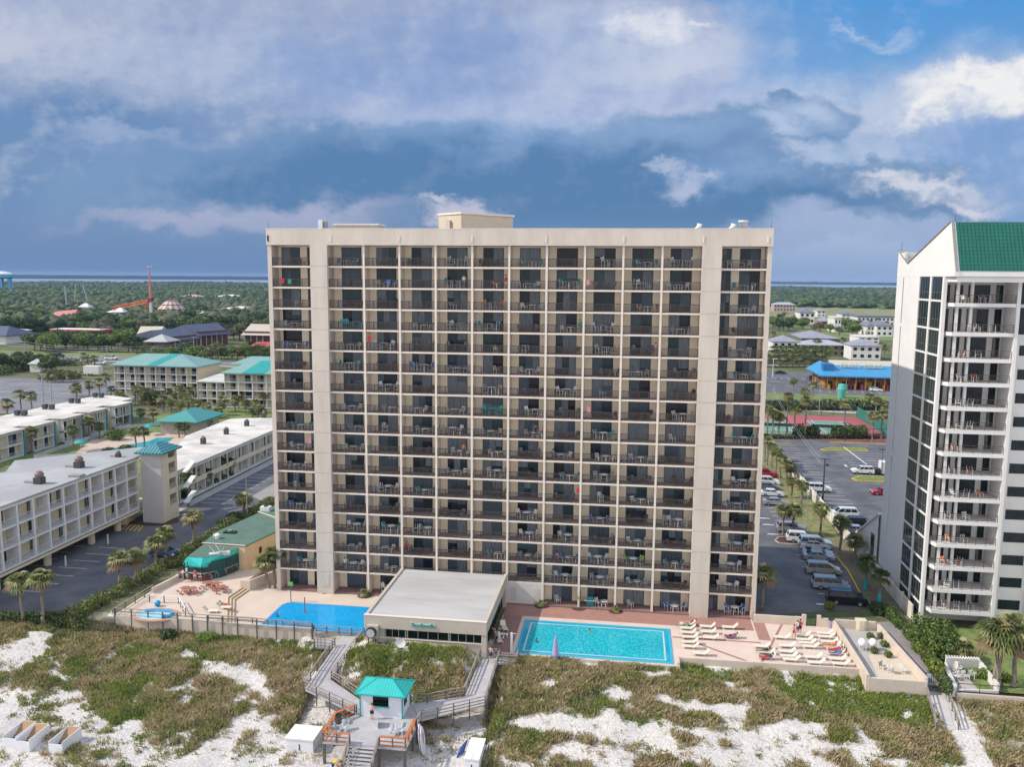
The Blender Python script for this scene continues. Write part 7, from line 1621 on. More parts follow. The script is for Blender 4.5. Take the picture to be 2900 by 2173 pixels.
 for i, (u, v, uc, vc) in enumerate(((200, 880, 200, 690), (235, 900, 232, 730), (300, 985, 290, 820), (350, 1015, 350, 870), (385, 1010, 390, 900), (390, 1135, 395, 1005), (465, 1200, 485, 1040), (322, 1430, 320, 1235), (402, 1430, 400, 1225), (615, 1430, 620, 1220), (770, 1575, 760, 1320), (885, 1640, 880, 1470), (180, 850, 178, 660), (270, 930, 262, 770))):
  one('H', u, v, uc, vc, 'palm on the strip beside the boundary wall, %s counted towards the sea' % ordn(i + 1), 1.15, group=G6)
 for u, v, uc, vc, l in ((930, 315, 920, 110, 'palm with a turquoise-wrapped trunk, further from the sea'), (1035, 430, 1050, 220, 'palm with a turquoise-wrapped trunk, nearer the sea')):
  one('F', u, v, uc, vc, l, 1.2, dark=True, group=G6)
  q = g('F', u, v); tag(MB().tube([(q[0], q[1], DK), (q[0], q[1], DK + 1.4)], [.30, .24], 10).build('trunk_wrap', mat('turquoise_wrap', (.02, .40, .46), .6)), 'turquoise wrap round a palm trunk, ' + l.split(', ')[1], 'wrap', 'turquoise trunk wraps')
 G7 = 'thick row of palms behind the shop lot'; r = random.Random(8)
 for i in range(30):
  u = 215 + i * 15.5 + (i % 3) * 4; one('I', u, 1352 - (i % 3) * 22, u, 1285 - (i % 3) * 14, 'low palm in the thick row behind the shop lot, %s from the left' % ordn(i + 1), 2.3, group=G7, far=True, hm=4.5 + (i % 3))
 for i, (u, v, vc) in enumerate(((410, 1240, 1160), (585, 1260, 1150), (245, 1130, 1090), (700, 1040, 970), (1005, 1060, 1000), (1065, 1040, 985), (1130, 1080, 1010), (790, 1180, 1140), (1120, 1260, 1200))):
  one('I', u, v, u, vc, 'tall thin palm among the condos behind the shop, %s in the list from the left' % ordn(i + 1), 2.2, group='palms among the condos', far=True)
palms()

def leaf_cloud(blobs, n, size, seed=0, flat=.5):
 """many leaf-sized quads spread through a few ellipsoids: (cx,cy,cz, rx,ry,rz)"""
 rg = np.random.default_rng(seed); vol = np.array([b[3] * b[4] * b[5] for b in blobs]); pk = rg.choice(len(blobs), n, p=vol / vol.sum()); B = np.array(blobs)[pk]
 d = rg.normal(size=(n, 3)); d /= np.linalg.norm(d, axis=1)[:, None]; rad = rg.random(n) ** .33 * rg.uniform(.78, 1.08, n)
 c = B[:, :3] + d * rad[:, None] * B[:, 3:]
 nr = d + rg.normal(size=(n, 3)) * .7; nr /= np.linalg.norm(nr, axis=1)[:, None]
 a = np.cross(nr, rg.normal(size=(n, 3))); a /= np.linalg.norm(a, axis=1)[:, None] + 1e-9; b = np.cross(nr, a); s = size * rg.uniform(.6, 1.3, n)[:, None]
 V = np.stack([c - a * s, c - b * s * flat, c + a * s, c + b * s * flat], 1).reshape(-1, 3)
 return V, np.arange(4 * n).reshape(-1, 4), rg.integers(0, 100, n)
LM = [leafmat('leaf_dark', (.05, .085, .03), (.035, .06, .022), .15, .2), leafmat('leaf_mid', (.11, .16, .045), (.08, .12, .035), .15, .25), leafmat('leaf_light', (.20, .28, .055), (.15, .22, .045), .15, .3),
 leafmat('leaf_olive', (.20, .20, .085), (.14, .15, .06), .15, .25), leafmat('leaf_grey', (.17, .15, .11), (.12, .11, .08), .15, .1), leafmat('leaf_yellow', (.27, .27, .04), (.18, .20, .04), .3, .3)]
def mats_mix(pk, a, b, c): return [LM[a], LM[b], LM[c]], np.where(pk < 50, 0, np.where(pk < 82, 1, 2))
def tree_mesh(seed, R, H, mix, n=900, size=.42):
 r = random.Random(seed); bl = []
 for i in range(9): a = r.uniform(0, 2 * pi); rr = r.uniform(.15, .62) * R; bl.append((rr * cos(a), rr * sin(a), H * r.uniform(.45, .82), R * r.uniform(.32, .52), R * r.uniform(.32, .52), H * r.uniform(.14, .24)))
 V, F, pk = leaf_cloud(bl, n, size, seed); ms, mi = mats_mix(pk, *mix); c = raw_mesh('crown', V, F, ms, mi)
 t = MB(); t.tube([(0, 0, 0), (.1, 0, H * .3), (0, .1, H * .6)], [.35, .25, .15], 7)
 for b in bl[:6]: t.tube([(0, .05, H * .3), (b[0] * .6, b[1] * .6, b[2] * .8), (b[0], b[1], b[2])], [.16, .1, .04], 5)
 return c, t.mesh('trunk', bark_m)
def bush(name, blobs, n, size, mix, label, seed=1, cat='shrub', group=None):
 V, F, pk = leaf_cloud(blobs, n, size, seed); ms, mi = mats_mix(pk, *mix); o = put(name, raw_mesh(name, V, F, ms, mi)); tag(o, label, cat, group); return o
def trees():
 K = [('dark evergreen tree', tree_mesh(1, 5.5, 9, (0, 1, 0), 800, .6)), ('bushy mid-green tree', tree_mesh(2, 5, 8, (1, 0, 2), 800, .6)), ('fresh light-green tree', tree_mesh(3, 5.5, 8.5, (2, 1, 2), 800, .6)), ('thin olive-grey tree', tree_mesh(4, 5, 8, (3, 4, 1), 600, .5)), ('round dark oak', tree_mesh(5, 6, 8.5, (0, 0, 1), 900, .6)), ('bare greyish scrub tree', tree_mesh(6, 5, 7.5, (4, 3, 3), 500, .5))]
 cnt = 0
 def tree(x, y, k, s, l, grp):
  T = thing('leafy_tree', l, 'tree', (x, y, -.6), rnd.uniform(0, 6), grp); c, t = K[k][1]; put('trunk', t, T); put('crown', c, T); T.scale = (s * rnd.uniform(.9, 1.15), s * rnd.uniform(.9, 1.15), s)
 r = random.Random(17); pts = []
 # belt of wood between the fun park and the street, thick and mostly evergreen
 regs = [('A', 590, 2120, 600, 735, 84, (0, 1, 3, 3, 1, 5, 4)), ('A', 250, 1060, 755, 825, 34, (0, 1, 3, 2, 4)), ('A', 0, 420, 560, 690, 36, (2, 4, 0, 0, 1)), ('A', 1380, 2120, 455, 560, 30, (1, 2, 3, 4)), ('A', 560, 1000, 520, 640, 18, (1, 3, 2)), ('A', 1060, 2120, 820, 900, 30, (2, 1, 3, 0)), ('I', 215, 520, 960, 1080, 16, (2, 1, 5, 0)), ('I', 540, 900, 1040, 1110, 10, (2, 3)), ('I', 830, 930, 1040, 1110, 6, (3, 5)), ('A', 30, 420, 905, 990, 12, (4, 0, 1))]
 for gi, (rg_, u0, u1, v0, v1, n, ks) in enumerate(regs):
  row = []
  for i in range(n):
   u = u0 + (u1 - u0) * (i + r.random()) / n; v = v0 + (v1 - v0) * r.random() ** .8
   if rg_ == 'A' and (360 < u < 600 and 640 < v < 735 or 350 < u < 480 and 560 < v < 640): continue
   q = g(rg_, u, v, -.5); row.append((u, q, r.choice(ks)))
  row.sort()
  names = ['in the wood behind the shopping arcade', 'in the scrub beyond the street', 'in the left-hand grove by the tent roof', 'in the far grove right of the striped pavilion', 'among the rides', 'by the street near the red tower', 'on the hill left of the condos', 'on the green field', 'in the grey clump by the green field', 'at the corner of the left car park']
  for i, (u, q, k) in enumerate(row):
   s = r.uniform(.8, 1.35) * (1.25 if gi in (0, 2) else 1.0) * (.8 if gi in (5, 9) else 1)
   tree(q[0], q[1], k, s, '%s %s, %s from the left' % (K[k][0], names[gi], ordn(i + 1)), 'trees ' + names[gi]); cnt += 1
 print('trees', cnt)
 # far woods: one mass
 rg = np.random.default_rng(2); bm = bmesh.new(); bmesh.ops.create_icosphere(bm, subdivisions=1, radius=1); iv = np.array([v.co[:] for v in bm.verts]); fi = np.array([[v.index for v in f.verts] for f in bm.faces]); bm.free()
 P = []
 def ok(x, y):
  X = x - CPOS[0]; Y = y - CPOS[1]; c, s = cos(CYAW), sin(CYAW); px = 1450 + CF * (c * X + s * Y) / (-s * X + c * Y); d = hypot(X, Y)
  if px < -150 or px > 3000: return 0
  if px < 800: return d > 690 and not (d < 980 and px > 500 and rg.random() < .6)
  if px > 2130: return d > 1370 and not (d < 1500 and rg.random() < .4)
  return .3 if d > 900 else 0
 while len(P) < 30000:
  d = 690 + (4080 - 690) * rg.random() ** 1.15; a = rg.uniform(-.62, .62) + 0; x = CPOS[0] + d * sin(a - CYAW); y = CPOS[1] + d * cos(a - CYAW)
  k = ok(x, y)
  if k and rg.random() < k: P.append((x, y, d))
 P = np.array(P); bm = bmesh.new(); bmesh.ops.create_icosphere(bm, subdivisions=0 + 1, radius=1); bm.free()
 t_ = (1 + 5 ** .5) / 2; iv0 = np.array([(-1, t_, 0), (1, t_, 0), (-1, -t_, 0), (1, -t_, 0), (0, -1, t_), (0, 1, t_), (0, -1, -t_), (0, 1, -t_), (t_, 0, -1), (t_, 0, 1), (-t_, 0, -1), (-t_, 0, 1)]) / 1.9
 fi0 = np.array([(0, 11, 5), (0, 5, 1), (0, 1, 7), (0, 7, 10), (0, 10, 11), (1, 5, 9), (5, 11, 4), (11, 10, 2), (10, 7, 6), (7, 1, 8), (3, 9, 4), (3, 4, 2), (3, 2, 6), (3, 6, 8), (3, 8, 9), (4, 9, 5), (2, 4, 11), (6, 2, 10), (8, 6, 7), (9, 8, 1)])
 Vs, Fs, Ms, off = [], [], [], 0
 for near in (True, False):
  Q = P[(P[:, 2] < 1500) == near]; V0, F0 = (iv, fi) if near else (iv0, fi0)
  reps = 2 if near else 1; Q = np.repeat(Q, reps, 0); n = len(Q); Q[:, :2] += rg.normal(0, 6, (n, 2)) * (reps > 1)
  R_ = rg.uniform(2.6, 6.0, n) * (1 + Q[:, 2] / 5000); H_ = rg.uniform(2.2, 5.2, n); big_ = np.where(rg.random(n) < .2, 1.22, .95); R_ *= big_; H_ *= big_; zc = rg.uniform(2.5, 7.5, n) + 2.5 * np.sin(Q[:, 0] * .011) * np.sin(Q[:, 1] * .007)
  V = V0[None] * rg.uniform(.55, 1.4, (n, len(V0), 1)) * np.stack([R_, R_, H_], 1)[:, None, :] + np.stack([Q[:, 0], Q[:, 1], zc], 1)[:, None, :]
  F = (F0[None] + (np.arange(n) * len(V0))[:, None, None]).reshape(-1, 3) + off; off += n * len(V0)
  tone = np.sin(Q[:, 0] * .006 + 1) + np.cos(Q[:, 1] * .0045) + rg.normal(0, 1.1, n)
  Vs.append(V.reshape(-1, 3)); Fs.append(F); Ms.append(np.repeat(np.where(tone > 1.9, 2, np.where(tone > .6, 1, np.where(tone > -1.9, 0, 3))), len(F0)))
 o = put('far_woods', raw_mesh('far_woods', np.concatenate(Vs), np.concatenate(Fs), [LM[0], mat('wood_mid', (.065, .10, .035), .9, (.045, .07, .028), .05, world=True), LM[1], mat('wood_olive', (.10, .11, .05), .9, (.07, .08, .04), .05, world=True)], np.concatenate(Ms))); o['kind'] = 'stuff'; tag(o, 'unbroken dark green woods stretching to the bay', 'woods')
trees()

def shrubs():
 hp = [g('B', *p, DK) for p in ((2140, 620), (1950, 725), (1800, 790), (1660, 900), (1500, 1000), (1400, 1110), (1250, 1150), (1100, 1240), (960, 1310), (800, 1400), (700, 1460), (600, 1530))] + [g('C', 690, 400, -.8), g('C', 640, 330, -.6)]
 bl = []; r = random.Random(4)
 for a, b in zip(hp, hp[1:]):
  n = max(2, int(hypot(b[0] - a[0], b[1] - a[1]) / 1.3))
  for i in range(n): t = i / n; bl.append((a[0] + (b[0] - a[0]) * t + r.uniform(-.5, .5), a[1] + (b[1] - a[1]) * t + r.uniform(-.5, .5), a[2] + .5, 1.35, 1.35, r.uniform(.8, 1.25)))
 bush('hedge', bl, 16000, .20, (3, 1, 2), 'long wild olive hedge between the left parking lot and the pool bar', 3, 'hedge')
 bl = [(g('C', u, v, -.7)[0], g('C', u, v, -.7)[1], -.4, 1.6, 1.3, .9) for u, v in ((30, 350), (110, 350), (200, 350), (290, 345), (380, 345), (460, 340), (540, 340), (620, 340), (560, 370))]
 bush('hedge', bl, 4500, .2, (0, 1, 3), 'low dark hedge along the seaward edge of the left parking lot', 4, 'hedge')
 for i, (u, v, rr, l, mx) in enumerate(((1960, 440, 1.5, 'round bright green bush in front of the left deck wall', (2, 1, 2)), (1600, 440, 1.3, 'dark green bush in front of the left deck wall', (0, 1, 0)), (660, 380, 1.2, 'grey-green agave-like bush at the left corner of the dunes', (3, 1, 4)))):
  q = g('C', u, v, -1.9); q = (q[0], min(q[1], -14.2 if i < 2 else -12)); bush('shrub', [(q[0], q[1], height(q[0], q[1]) + .5, rr, rr * .8, .9)], 1500, .16, mx, l, 40 + i)
 # beside the beach path
 for i, (u, v, rr, h, mx, l) in enumerate(((1000, 490, 1.7, 1.1, (0, 1, 0), 'dark bush at the top of the beach path, left one'), (1090, 520, 1.5, 1.2, (1, 2, 0), 'mid-green bush at the top of the beach path, right one'), (1160, 590, 1.5, 1.2, (1, 0, 2), 'leafy bush beside the beach path, third from the top'),
   (1240, 680, 1.5, 1.3, (1, 3, 2), 'olive bush beside the beach path, fourth from the top'), (1310, 780, 1.6, 1.5, (2, 1, 5), 'bright bush beside the beach path, fifth from the top'), (1380, 870, 1.4, 1.3, (1, 5, 2), 'yellow-tinged bush beside the beach path, sixth from the top'), (1440, 960, 1.5, 1.4, (5, 2, 1), 'yellow-green bush above the spa enclosure'), (1500, 1060, 1.2, 1.1, (1, 0, 3), 'dark bush at the seaward end of the beach path'))):
  q = g('F', u, v, -.4); bush('shrub', [(q[0] + .5, q[1] + .4, -.45 + h * .45, rr * .6, rr * .8, h * .75), (q[0] + .4, q[1] - .6, -.4 + h * .3, rr * .5, rr * .65, h * .6)], 1500, .17, mx, l, 60 + i, group='bushes beside the beach path')
 q = g('F', 1450, 830, -.44); bush('big_shrub', [(q[0] + .3, q[1] + 1.6, 1.5, 2.3, 2.2, 2.0), (q[0] + 1.0, q[1] - .2, 1.1, 2.0, 1.8, 1.6), (q[0] - .8, q[1] + 2.6, 1.6, 1.7, 1.8, 2.0), (q[0] + 1.4, q[1] + 1.2, 2.0, 1.6, 1.6, 1.7)], 5200, .2, (1, 2, 0), 'big round green shrub at the front corner of the white tower', 80)
 for i, (u, v, l) in enumerate(((1850, 990, 'low fresh-green bush at the foot of the tall garden palms, left one'), (1950, 1010, 'low fresh-green bush at the foot of the tall garden palms, right one'), (2080, 770, 'dark bush in the mulch bed at the right frame edge'), (2000, 730, 'dark bush in the mulch bed beside the palms'))):
  q = g('F', u, v, -.44); bush('shrub', [(q[0], q[1], 0, 1.3, .8, .7)], 900, .14, (2, 1, 2) if i < 2 else (0, 1, 0), l, 90 + i)
 def cycad(q, s, l, sd):
  me = palm_crown(100 + sd, 26, 1.0, .05, .35); o = put('sago_palm', me); o.location = (q[0], q[1], q[2] + .35); o.scale = (s, s, s); tag(o, l, 'sago palm', 'sago palms at the foot of the tower')
  struct(MB().tube([(q[0], q[1], DK - .05), (q[0], q[1], DK + .05)], .95, 14).build('planting_bed', mulch))
 for i, (r, u, v, s, l) in enumerate((('E', 355, 445, .95, 'spiky sago palm at the foot of the white ground-level wall'), ('E', 915, 485, .7, 'small sago palm on the patio under the tower, between two bays'), ('E', 1550, 500, .95, 'spiky sago palm in front of the right pier'), ('D', 885, 370, 1.0, 'spiky sago palm left of the restaurant'))):
  cycad(g(r, u, v), s, l, i)
 for i, (r, u, v, vt, l) in enumerate((('D', 600, 335, 250, 'bird-of-paradise plant in front of the left pier'), ('E', 635, 460, 320, 'tall narrow leafy plant under the tower beside the barbecue'))):
  q = g(r, u, v); h = top_at(r, u, vt, q[0], q[1]) - DK; m = MB(); rr = random.Random(i)
  for k in range(26):
   a = rr.uniform(0, 6.28); t = rr.uniform(.05, .35 if i else .75); hh = h * rr.uniform(.5, 1); p = Vector((0, 0, hh * .25)); e = Vector((cos(a) * t, sin(a) * t, hh)); s = Vector((-sin(a), cos(a), 0)) * .14; md = p.lerp(e, .6); m.mi(k % 3 and 0); m.quad(p, md - s, e, md + s)
  m.tube([(0, 0, 0), (0, 0, h * .6)], .05, 5); o = m.build('tropical_plant', [LM[2], LM[1]]); o.location = q; tag(o, l, 'plant'); struct(MB().tube([(q[0], q[1], DK - .05), (q[0], q[1], DK + .05)], 1.0, 14).build('planting_bed', mulch))
 q = g('F', 660, 470); bush('shrub', [(q[0], q[1], .1, .8, .6, .6)], 500, .14, (5, 2, 1), 'small yellow-green bush behind the terrace gate', 120)
 for i, (u, v) in enumerate(((970, 690), (1050, 690), (1075, 750), (1105, 830), (1000, 800))):
  q = g('F', u, v); bush('shrub', [(q[0], q[1], -.1, .5, .5, .45)], 300, .12, (1, 2, 3), 'low creeping bush in the sandy plant yard, %s from the locker' % ordn(i + 1), 130 + i, group='bushes in the plant yard')
 for i, (u, v, s) in enumerate(((455, 660, 2.3), (555, 665, 2.0), (745, 668, 1.9), (845, 668, 2.0), (930, 668, 2.1))):
  q = g('H', u, v, -.4); bush('shrub', [(q[0], q[1], 1.6, s, s, 1.9)], 700, .35, (1, 2, 0) if i > 1 else (0, 1, 0), 'round clipped bush in front of the tennis courts, %s from the left' % ordn(i + 1), 140 + i, group='bushes in front of the tennis courts')
 bl = [(g('H', u, 440, -.4)[0] + 0, g('H', u, 440, -.4)[1], 1.0, 5, 4, 1.9) for u in range(190, 1140, 45)]
 bush('hedge', bl, 5000, .5, (0, 1, 4), 'dark rambling hedge behind the tennis courts', 150, 'hedge')
 bl = [(g('H', u, 662, -.4)[0], g('H', u, 668, -.4)[1], 0, 2, 1.2, .9) for u in range(200, 1120, 25)]; bush('hedge', bl, 3000, .3, (0, 4, 1), 'low dark hedge at the foot of the court fence', 151, 'hedge')
 bl = [(g('B', u, v)[0], g('B', u, v)[1], .2, 1.1, 1.4, .8) for u, v in ((1560, 520), (1600, 500), (1680, 470), (1740, 445), (1790, 415), (1860, 370), (1910, 345), (1950, 325), (2020, 290), (2070, 265), (2110, 245))]; bush('hedge', bl, 3500, .2, (1, 0, 1), 'clipped dark hedge in pieces along the long cream wing', 152, 'hedge')
 for i, (r, u, v, s, l) in enumerate((('B', 1450, 590, 1.8, 'dark bush at the foot of the outside stair flights'), ('B', 1340, 730, 1.0, 'round bush at the foot of the stair tower'), ('B', 1830, 770, 1.5, 'yellow-green bush on the island beside the green roof'), ('B', 1740, 820, 1.2, 'spiky bush on the island beside the green roof'), ('A', 1160, 1230, 6, 'big dark bush in front of the teal-roofed hotel'), ('A', 900, 1510, 3, 'dense bush on the left of the hotel pool'), ('A', 1560, 1430, 4, 'dense bush beside the long white roof'), ('A', 990, 1620, 2.2, 'bush in front of the hotel pool'), ('A', 850, 1640, 2., 'smaller bush left of the one in front of the hotel pool'))):
  q = g(r, u, v); bush('shrub', [(q[0], q[1], s * .35, s, s * .8, s * .6)], 900, .16 + s * .03, (1, 0, 2) if i % 2 else (0, 1, 0), l, 160 + i)
 bl = [(g('A', u, v, -.4)[0], g('A', u, v, -.4)[1], 1.2, 6, 5, 2.2) for u, v in ((60, 985), (140, 970), (220, 955), (300, 940), (380, 930), (470, 925), (560, 925), (0, 1000), (480, 1030), (560, 1030), (400, 1040))]; bush('hedge', bl, 4000, .5, (0, 1, 3), 'scrubby dark hedge between the left car park and the street', 153, 'hedge')
shrubs()

# ================================================================ WALL, GARDEN, POLES
def site_bits():
 w = mat('boundary_wall', (.70, .66, .56), .85, (.56, .52, .44), .8, .7, world=True)
 T = thing('boundary_wall', 'tall pale boundary wall running from the parking lots to the beach path', 'wall', (0, 0, 0)); pts = [(83.4, 84), (83.4, 36), (83.5, 20), (83.5, 3)]; k = 0
 for a, b in zip(pts, pts[1:]):
  n = max(1, int((a[1] - b[1]) / 4))
  for i in range(n): y0 = a[1] + (b[1] - a[1]) * i / n; y1 = a[1] + (b[1] - a[1]) * (i + 1) / n; x = a[0] + (b[0] - a[0]) * i / n; MB().box(x - .1, y1 + .02, -.6, x + .1, y0, 1.45 + .12 * (k % 2)).build('panel', w, T); MB().box(x - .2, y0 - .2, -.6, x + .2, y0 + .021, 1.75).build('pillar', w, T); k += 1
 p = [(83.5, 2.9), g('F', 1290, 622, 0)[:2], g('F', 1480, 872, 0)[:2], (82.5, -11), (81.75, -16.2)]; m = MB(); [m.bar((*a, -.4), (*b, -.4), .25, 1.2) for a, b in zip(p, p[1:])]; m.build('low_wall', white_w, T)
 # spa enclosure
 S = thing('spa_enclosure', 'white-walled spa patio with a louvred back beside the palm garden', 'enclosure', (0, 0, 0)); a, b, c, d = (82.9, -10.3), (86.6, -9.9), (86.3, -15.6), (82.0, -16.0)
 m = MB(); m.bar((*a, .1), (*b, .1), .2, 1.3).bar((*b, 0), (*c, 0), .25, 1.1).bar((*d, -.35), (*a, -.35), .2, 1.0).bar((*d, -.7), (*c, -.7), .2, 1.0); m.build('wall', white_w, S); MB().prism([a, b, c, d], -.9, -.46).build('floor', concrete, S); m = MB(); [m.box(83 + i * .3, -10.55, .75, 83.1 + i * .3, -9.8, .82) for i in range(12)]; m.build('louvre', white_w, S)
 cm = chair_mesh(whiteplastic, SEATS['white'])
 for i, (u, v, rz) in enumerate(((1630, 940, .2), (1690, 1000, 1.5), (1620, 1000, -1.2), (1740, 985, 2.4))): o = put('patio_chair', cm); o.location = g('F', u, v, -.45); o.rotation_euler = (0, 0, rz); tag(o, 'white plastic chair inside the spa patio, %s in the ring' % ordn(i + 1), 'chair', 'chairs in the spa patio')
 o = put('patio_table', table_mesh(whiteplastic, frame_m)); o.location = g('F', 1660, 985, -.45); tag(o, 'dark-topped white table inside the spa patio', 'table')
 for i, (u, v, rz) in enumerate(((1060, 920, .2), (1120, 945, 1.0), (1215, 950, -.8))): o = put('patio_chair', chair_mesh(whiteplastic, SEATS['white' if i else 'beige'])); o.location = g('F', u, v, DK); o.rotation_euler = (0, 0, rz + 2); tag(o, 'old white chair dumped at the seaward end of the plant yard, %s from the left' % ordn(i + 1), 'chair', 'chairs in the plant yard')
 m = MB(); m.bar((82, -16.3, -1.0), (125, -16.3, -1.0), .3, 1.1); tag(m.build('garden_wall', wallm), 'low pale wall on the seaward side of the palm garden', 'wall')
 fence('garden_fence', [(82.1, -16.2), (86.4, -16.2), (125, -16.2)], -.45, 'thin black fence on the low wall of the palm garden', 'fence', 1.0, 2.4, (1, .1), 0, .05, .06, (frame_m, frame_m))
 q = g('F', 1385, 1040, -1.); t = thing('path_gate', 'metal gate with a pale sign across the beach path', 'gate', (79.5, -14.3, -.7)); m = MB(); [m.box(i * .2, -.02, 0, i * .2 + .03, .02, 1.3) for i in range(9)]; m.box(0, -.03, 1.25, 1.65, .03, 1.31); m.build('bar', frame_m, t); MB().box(.1, -.06, .8, .5, -.025, 1.25).build('sign', mat('pale_blue_sign', (.4, .6, .68), .5), t)
 # poles
 def pole(name, l, q, zt, r0, m, cat='pole', arms=()):
  t = thing(name, l, cat, q); h = zt - q[2]; MB().tube([(0, 0, 0), (0, 0, h)], [r0, r0 * .6], 8).build('pole', m, t)
  for (dx, dy, dz, sx, sy, sz) in arms: MB().box(dx - sx / 2, dy - sy / 2, h + dz - sz / 2, dx + sx / 2, dy + sy / 2, h + dz + sz / 2).build('arm', m, t)
  return t
 dkp = mat('dark_pole', (.05, .055, .055), .7); gp = mat('grey_pole', (.35, .36, .38), .6)
 def pp(r, u, v, vt, *a, **k): q = g(r, u, v, -.45); return pole(a[0], a[1], q, top_at(r, u, vt, q[0], q[1]), *a[2:], **k)
 pp('H', 632, 1200, 825, 'utility_pole', 'tall dark utility pole with a crossarm beside the white parked cars', .18, dkp, arms=((0, 0, -.1, 2.0, .12, .12), (.5, 0, -1.2, .5, .2, .4)))
 pp('H', 505, 1400, 1090, 'lamp_post', 'slim parking lot lamp post among the strip palms', .08, gp, 'lamp post', ((0, 0, 0, .9, .3, .12),))
 pp('H', 1092, 960, 755, 'lamp_post', 'black lamp post beside the white van and island', .09, dkp, 'lamp post', ((0, 0, 0, 1.6, .4, .15),))
 pp('H', 808, 690, 550, 'lamp_post', 'black double lamp post between the bushes in front of the tennis courts', .09, dkp, 'lamp post', ((0, 0, 0, 1.8, .4, .15),))
 pp('H', 605, 480, 240, 'lamp_post', 'tall grey lamp post behind the tennis courts', .12, gp, 'lamp post', ((0, 0, 0, 1.5, .4, .2),))
 pp('H', 252, 430, 225, 'lamp_post', 'grey double-headed street lamp beside the tower edge', .12, gp, 'lamp post', ((0, 0, 0, 2.8, .5, .25),))
 pp('H', 243, 190, 45, 'lamp_post', 'white car park lamp left of the blue-roofed shop', .15, whiteplastic, 'lamp post', ((.8, 0, 0, 2.2, .5, .25),))
 pp('H', 525, 250, 130, 'lamp_post', 'thin grey lamp post left of the blue-roofed shop front', .12, gp, 'lamp post', ((0, 0, 0, 1.2, .5, .2),))
 pp('B', 1935, 745, 425, 'bare_pole', 'thin weathered bare pole beside a palm at the far end of the left lot', .12, mat('bare_wood', (.36, .30, .26), .9))
 for i, (u, v, vt, l) in enumerate(((515, 1115, 1035, 'short pale bollard post under the hotel wing, left of two'), (845, 942, 868, 'short pale bollard post under the hotel wing, right of two'))): pp('B', u, v, vt, 'bollard', l, .16, mat('pale_bollard', (.62, .58, .50), .7), 'bollard')
 for i, (u, v, vt, l) in enumerate(((340, 1210, 985, 'tall utility pole at the edge of the left car park'), (205, 900, 735, 'street utility pole near the two left street trees'), (845, 910, 770, 'street utility pole left of the teal-roofed hotel'), (405, 1200, 1075, 'short lamp post at the edge of the left car park'), (1520, 870, 700, 'utility pole in front of the shopping arcade'), (2040, 750, 680, 'dark pole above the pale-roofed store'))): pp('A', u, v, vt, 'utility_pole', l, .2, gp, arms=((0, 0, -.3, 3.0, .15, .2),))
 def wires(l, a, b, n, dz, rr, m): 
  mb = MB()
  for i in range(n):
   A, B = Vector(a) + Vector((0, 0, -i * dz)), Vector(b) + Vector((0, 0, -i * dz)); P_ = [A.lerp(B, t / 8) + Vector((0, 0, -4 * (t / 8) * (1 - t / 8) * 1.2)) for t in range(9)]; mb.tube(P_, rr, 4)
  tag(mb.build('power_line', m), l, 'power line', 'power lines')
 a = g('H', 632, 1200); za = top_at('H', 632, 835, a[0], a[1]); b = g('H', 230, 500); wires('pair of wires from the tall dark pole towards the tower', (a[0] - .6, a[1], za), (b[0], b[1], 9.2), 2, .8, .03, gp)
 c1, c2, c3 = g('A', 205, 900), g('A', 845, 910), g('A', 1520, 870)
 zz = [top_at('A', u, v, *c[:2]) for (u, v), c in (((205, 740), c1), ((845, 775), c2), ((1520, 705), c3))]
 wires('street power wires between the two left poles', (*c1[:2], zz[0]), (*c2[:2], zz[1]), 3, 1.1, .07, gp); wires('street power wires from the hotel to the shopping arcade', (*c2[:2], zz[1]), (*c3[:2], zz[1] + .2), 3, 1.1, .07, gp)
 a = (-300, 300, zz[0]); wires('street power wires running off the left edge', a, (*c1[:2], zz[0]), 3, 1.1, .07, gp)
 a, b = g('H', 800, 742, DK), g('H', 975, 905, DK); tag(MB().tube([(a[0], a[1], DK + .15), (b[0], b[1], DK + 1.0)], .09, 6).build('parking_barrier', whiteplastic), 'long white barrier arm across the parking lot', 'barrier')
 q = g('H', 1095, 960); t = thing('utility_box', 'white box trailer beside the island, half hidden by the white tower', 'trailer', (q[0] + .8, q[1] + 1, DK)); MB().box(-.9, -1, .4, 1.8, 1.5, 3.0).build('body', white_w, t); [MB().tube([(x, -1.1, .35), (x, -.85, .35)], .35, 12).build('wheel', dkp, t) for x in (0, 1)]
 q = g('A', 730, 1005); t = thing('box_trailer', 'white box trailer parked in the left car park', 'trailer', q); MB().box(-3.5, -1.5, .8, 3.5, 1.5, 4.2).build('body', white_w, t); [MB().tube([(x, -1.6, .5), (x, -1.3, .5)], .5, 12).build('wheel', dkp, t) for x in (-1, .4)]
 for i, (u, v, l) in enumerate(((300, 975, 'small pale grey kiosk between the palms of the left car park'),)): q = g('A', u, v); T = thing('parking_kiosk', l, 'kiosk', q); MB().box(-2.5, -2, 0, 2.5, 2, 3.5).build('wall', white_w, T); hip_roof(-2.5, -2, 2.5, 2, 3.7, 2, None, .6).build('roof', mat('pale_grey_roof', (.40, .42, .42), .7), T)
site_bits()

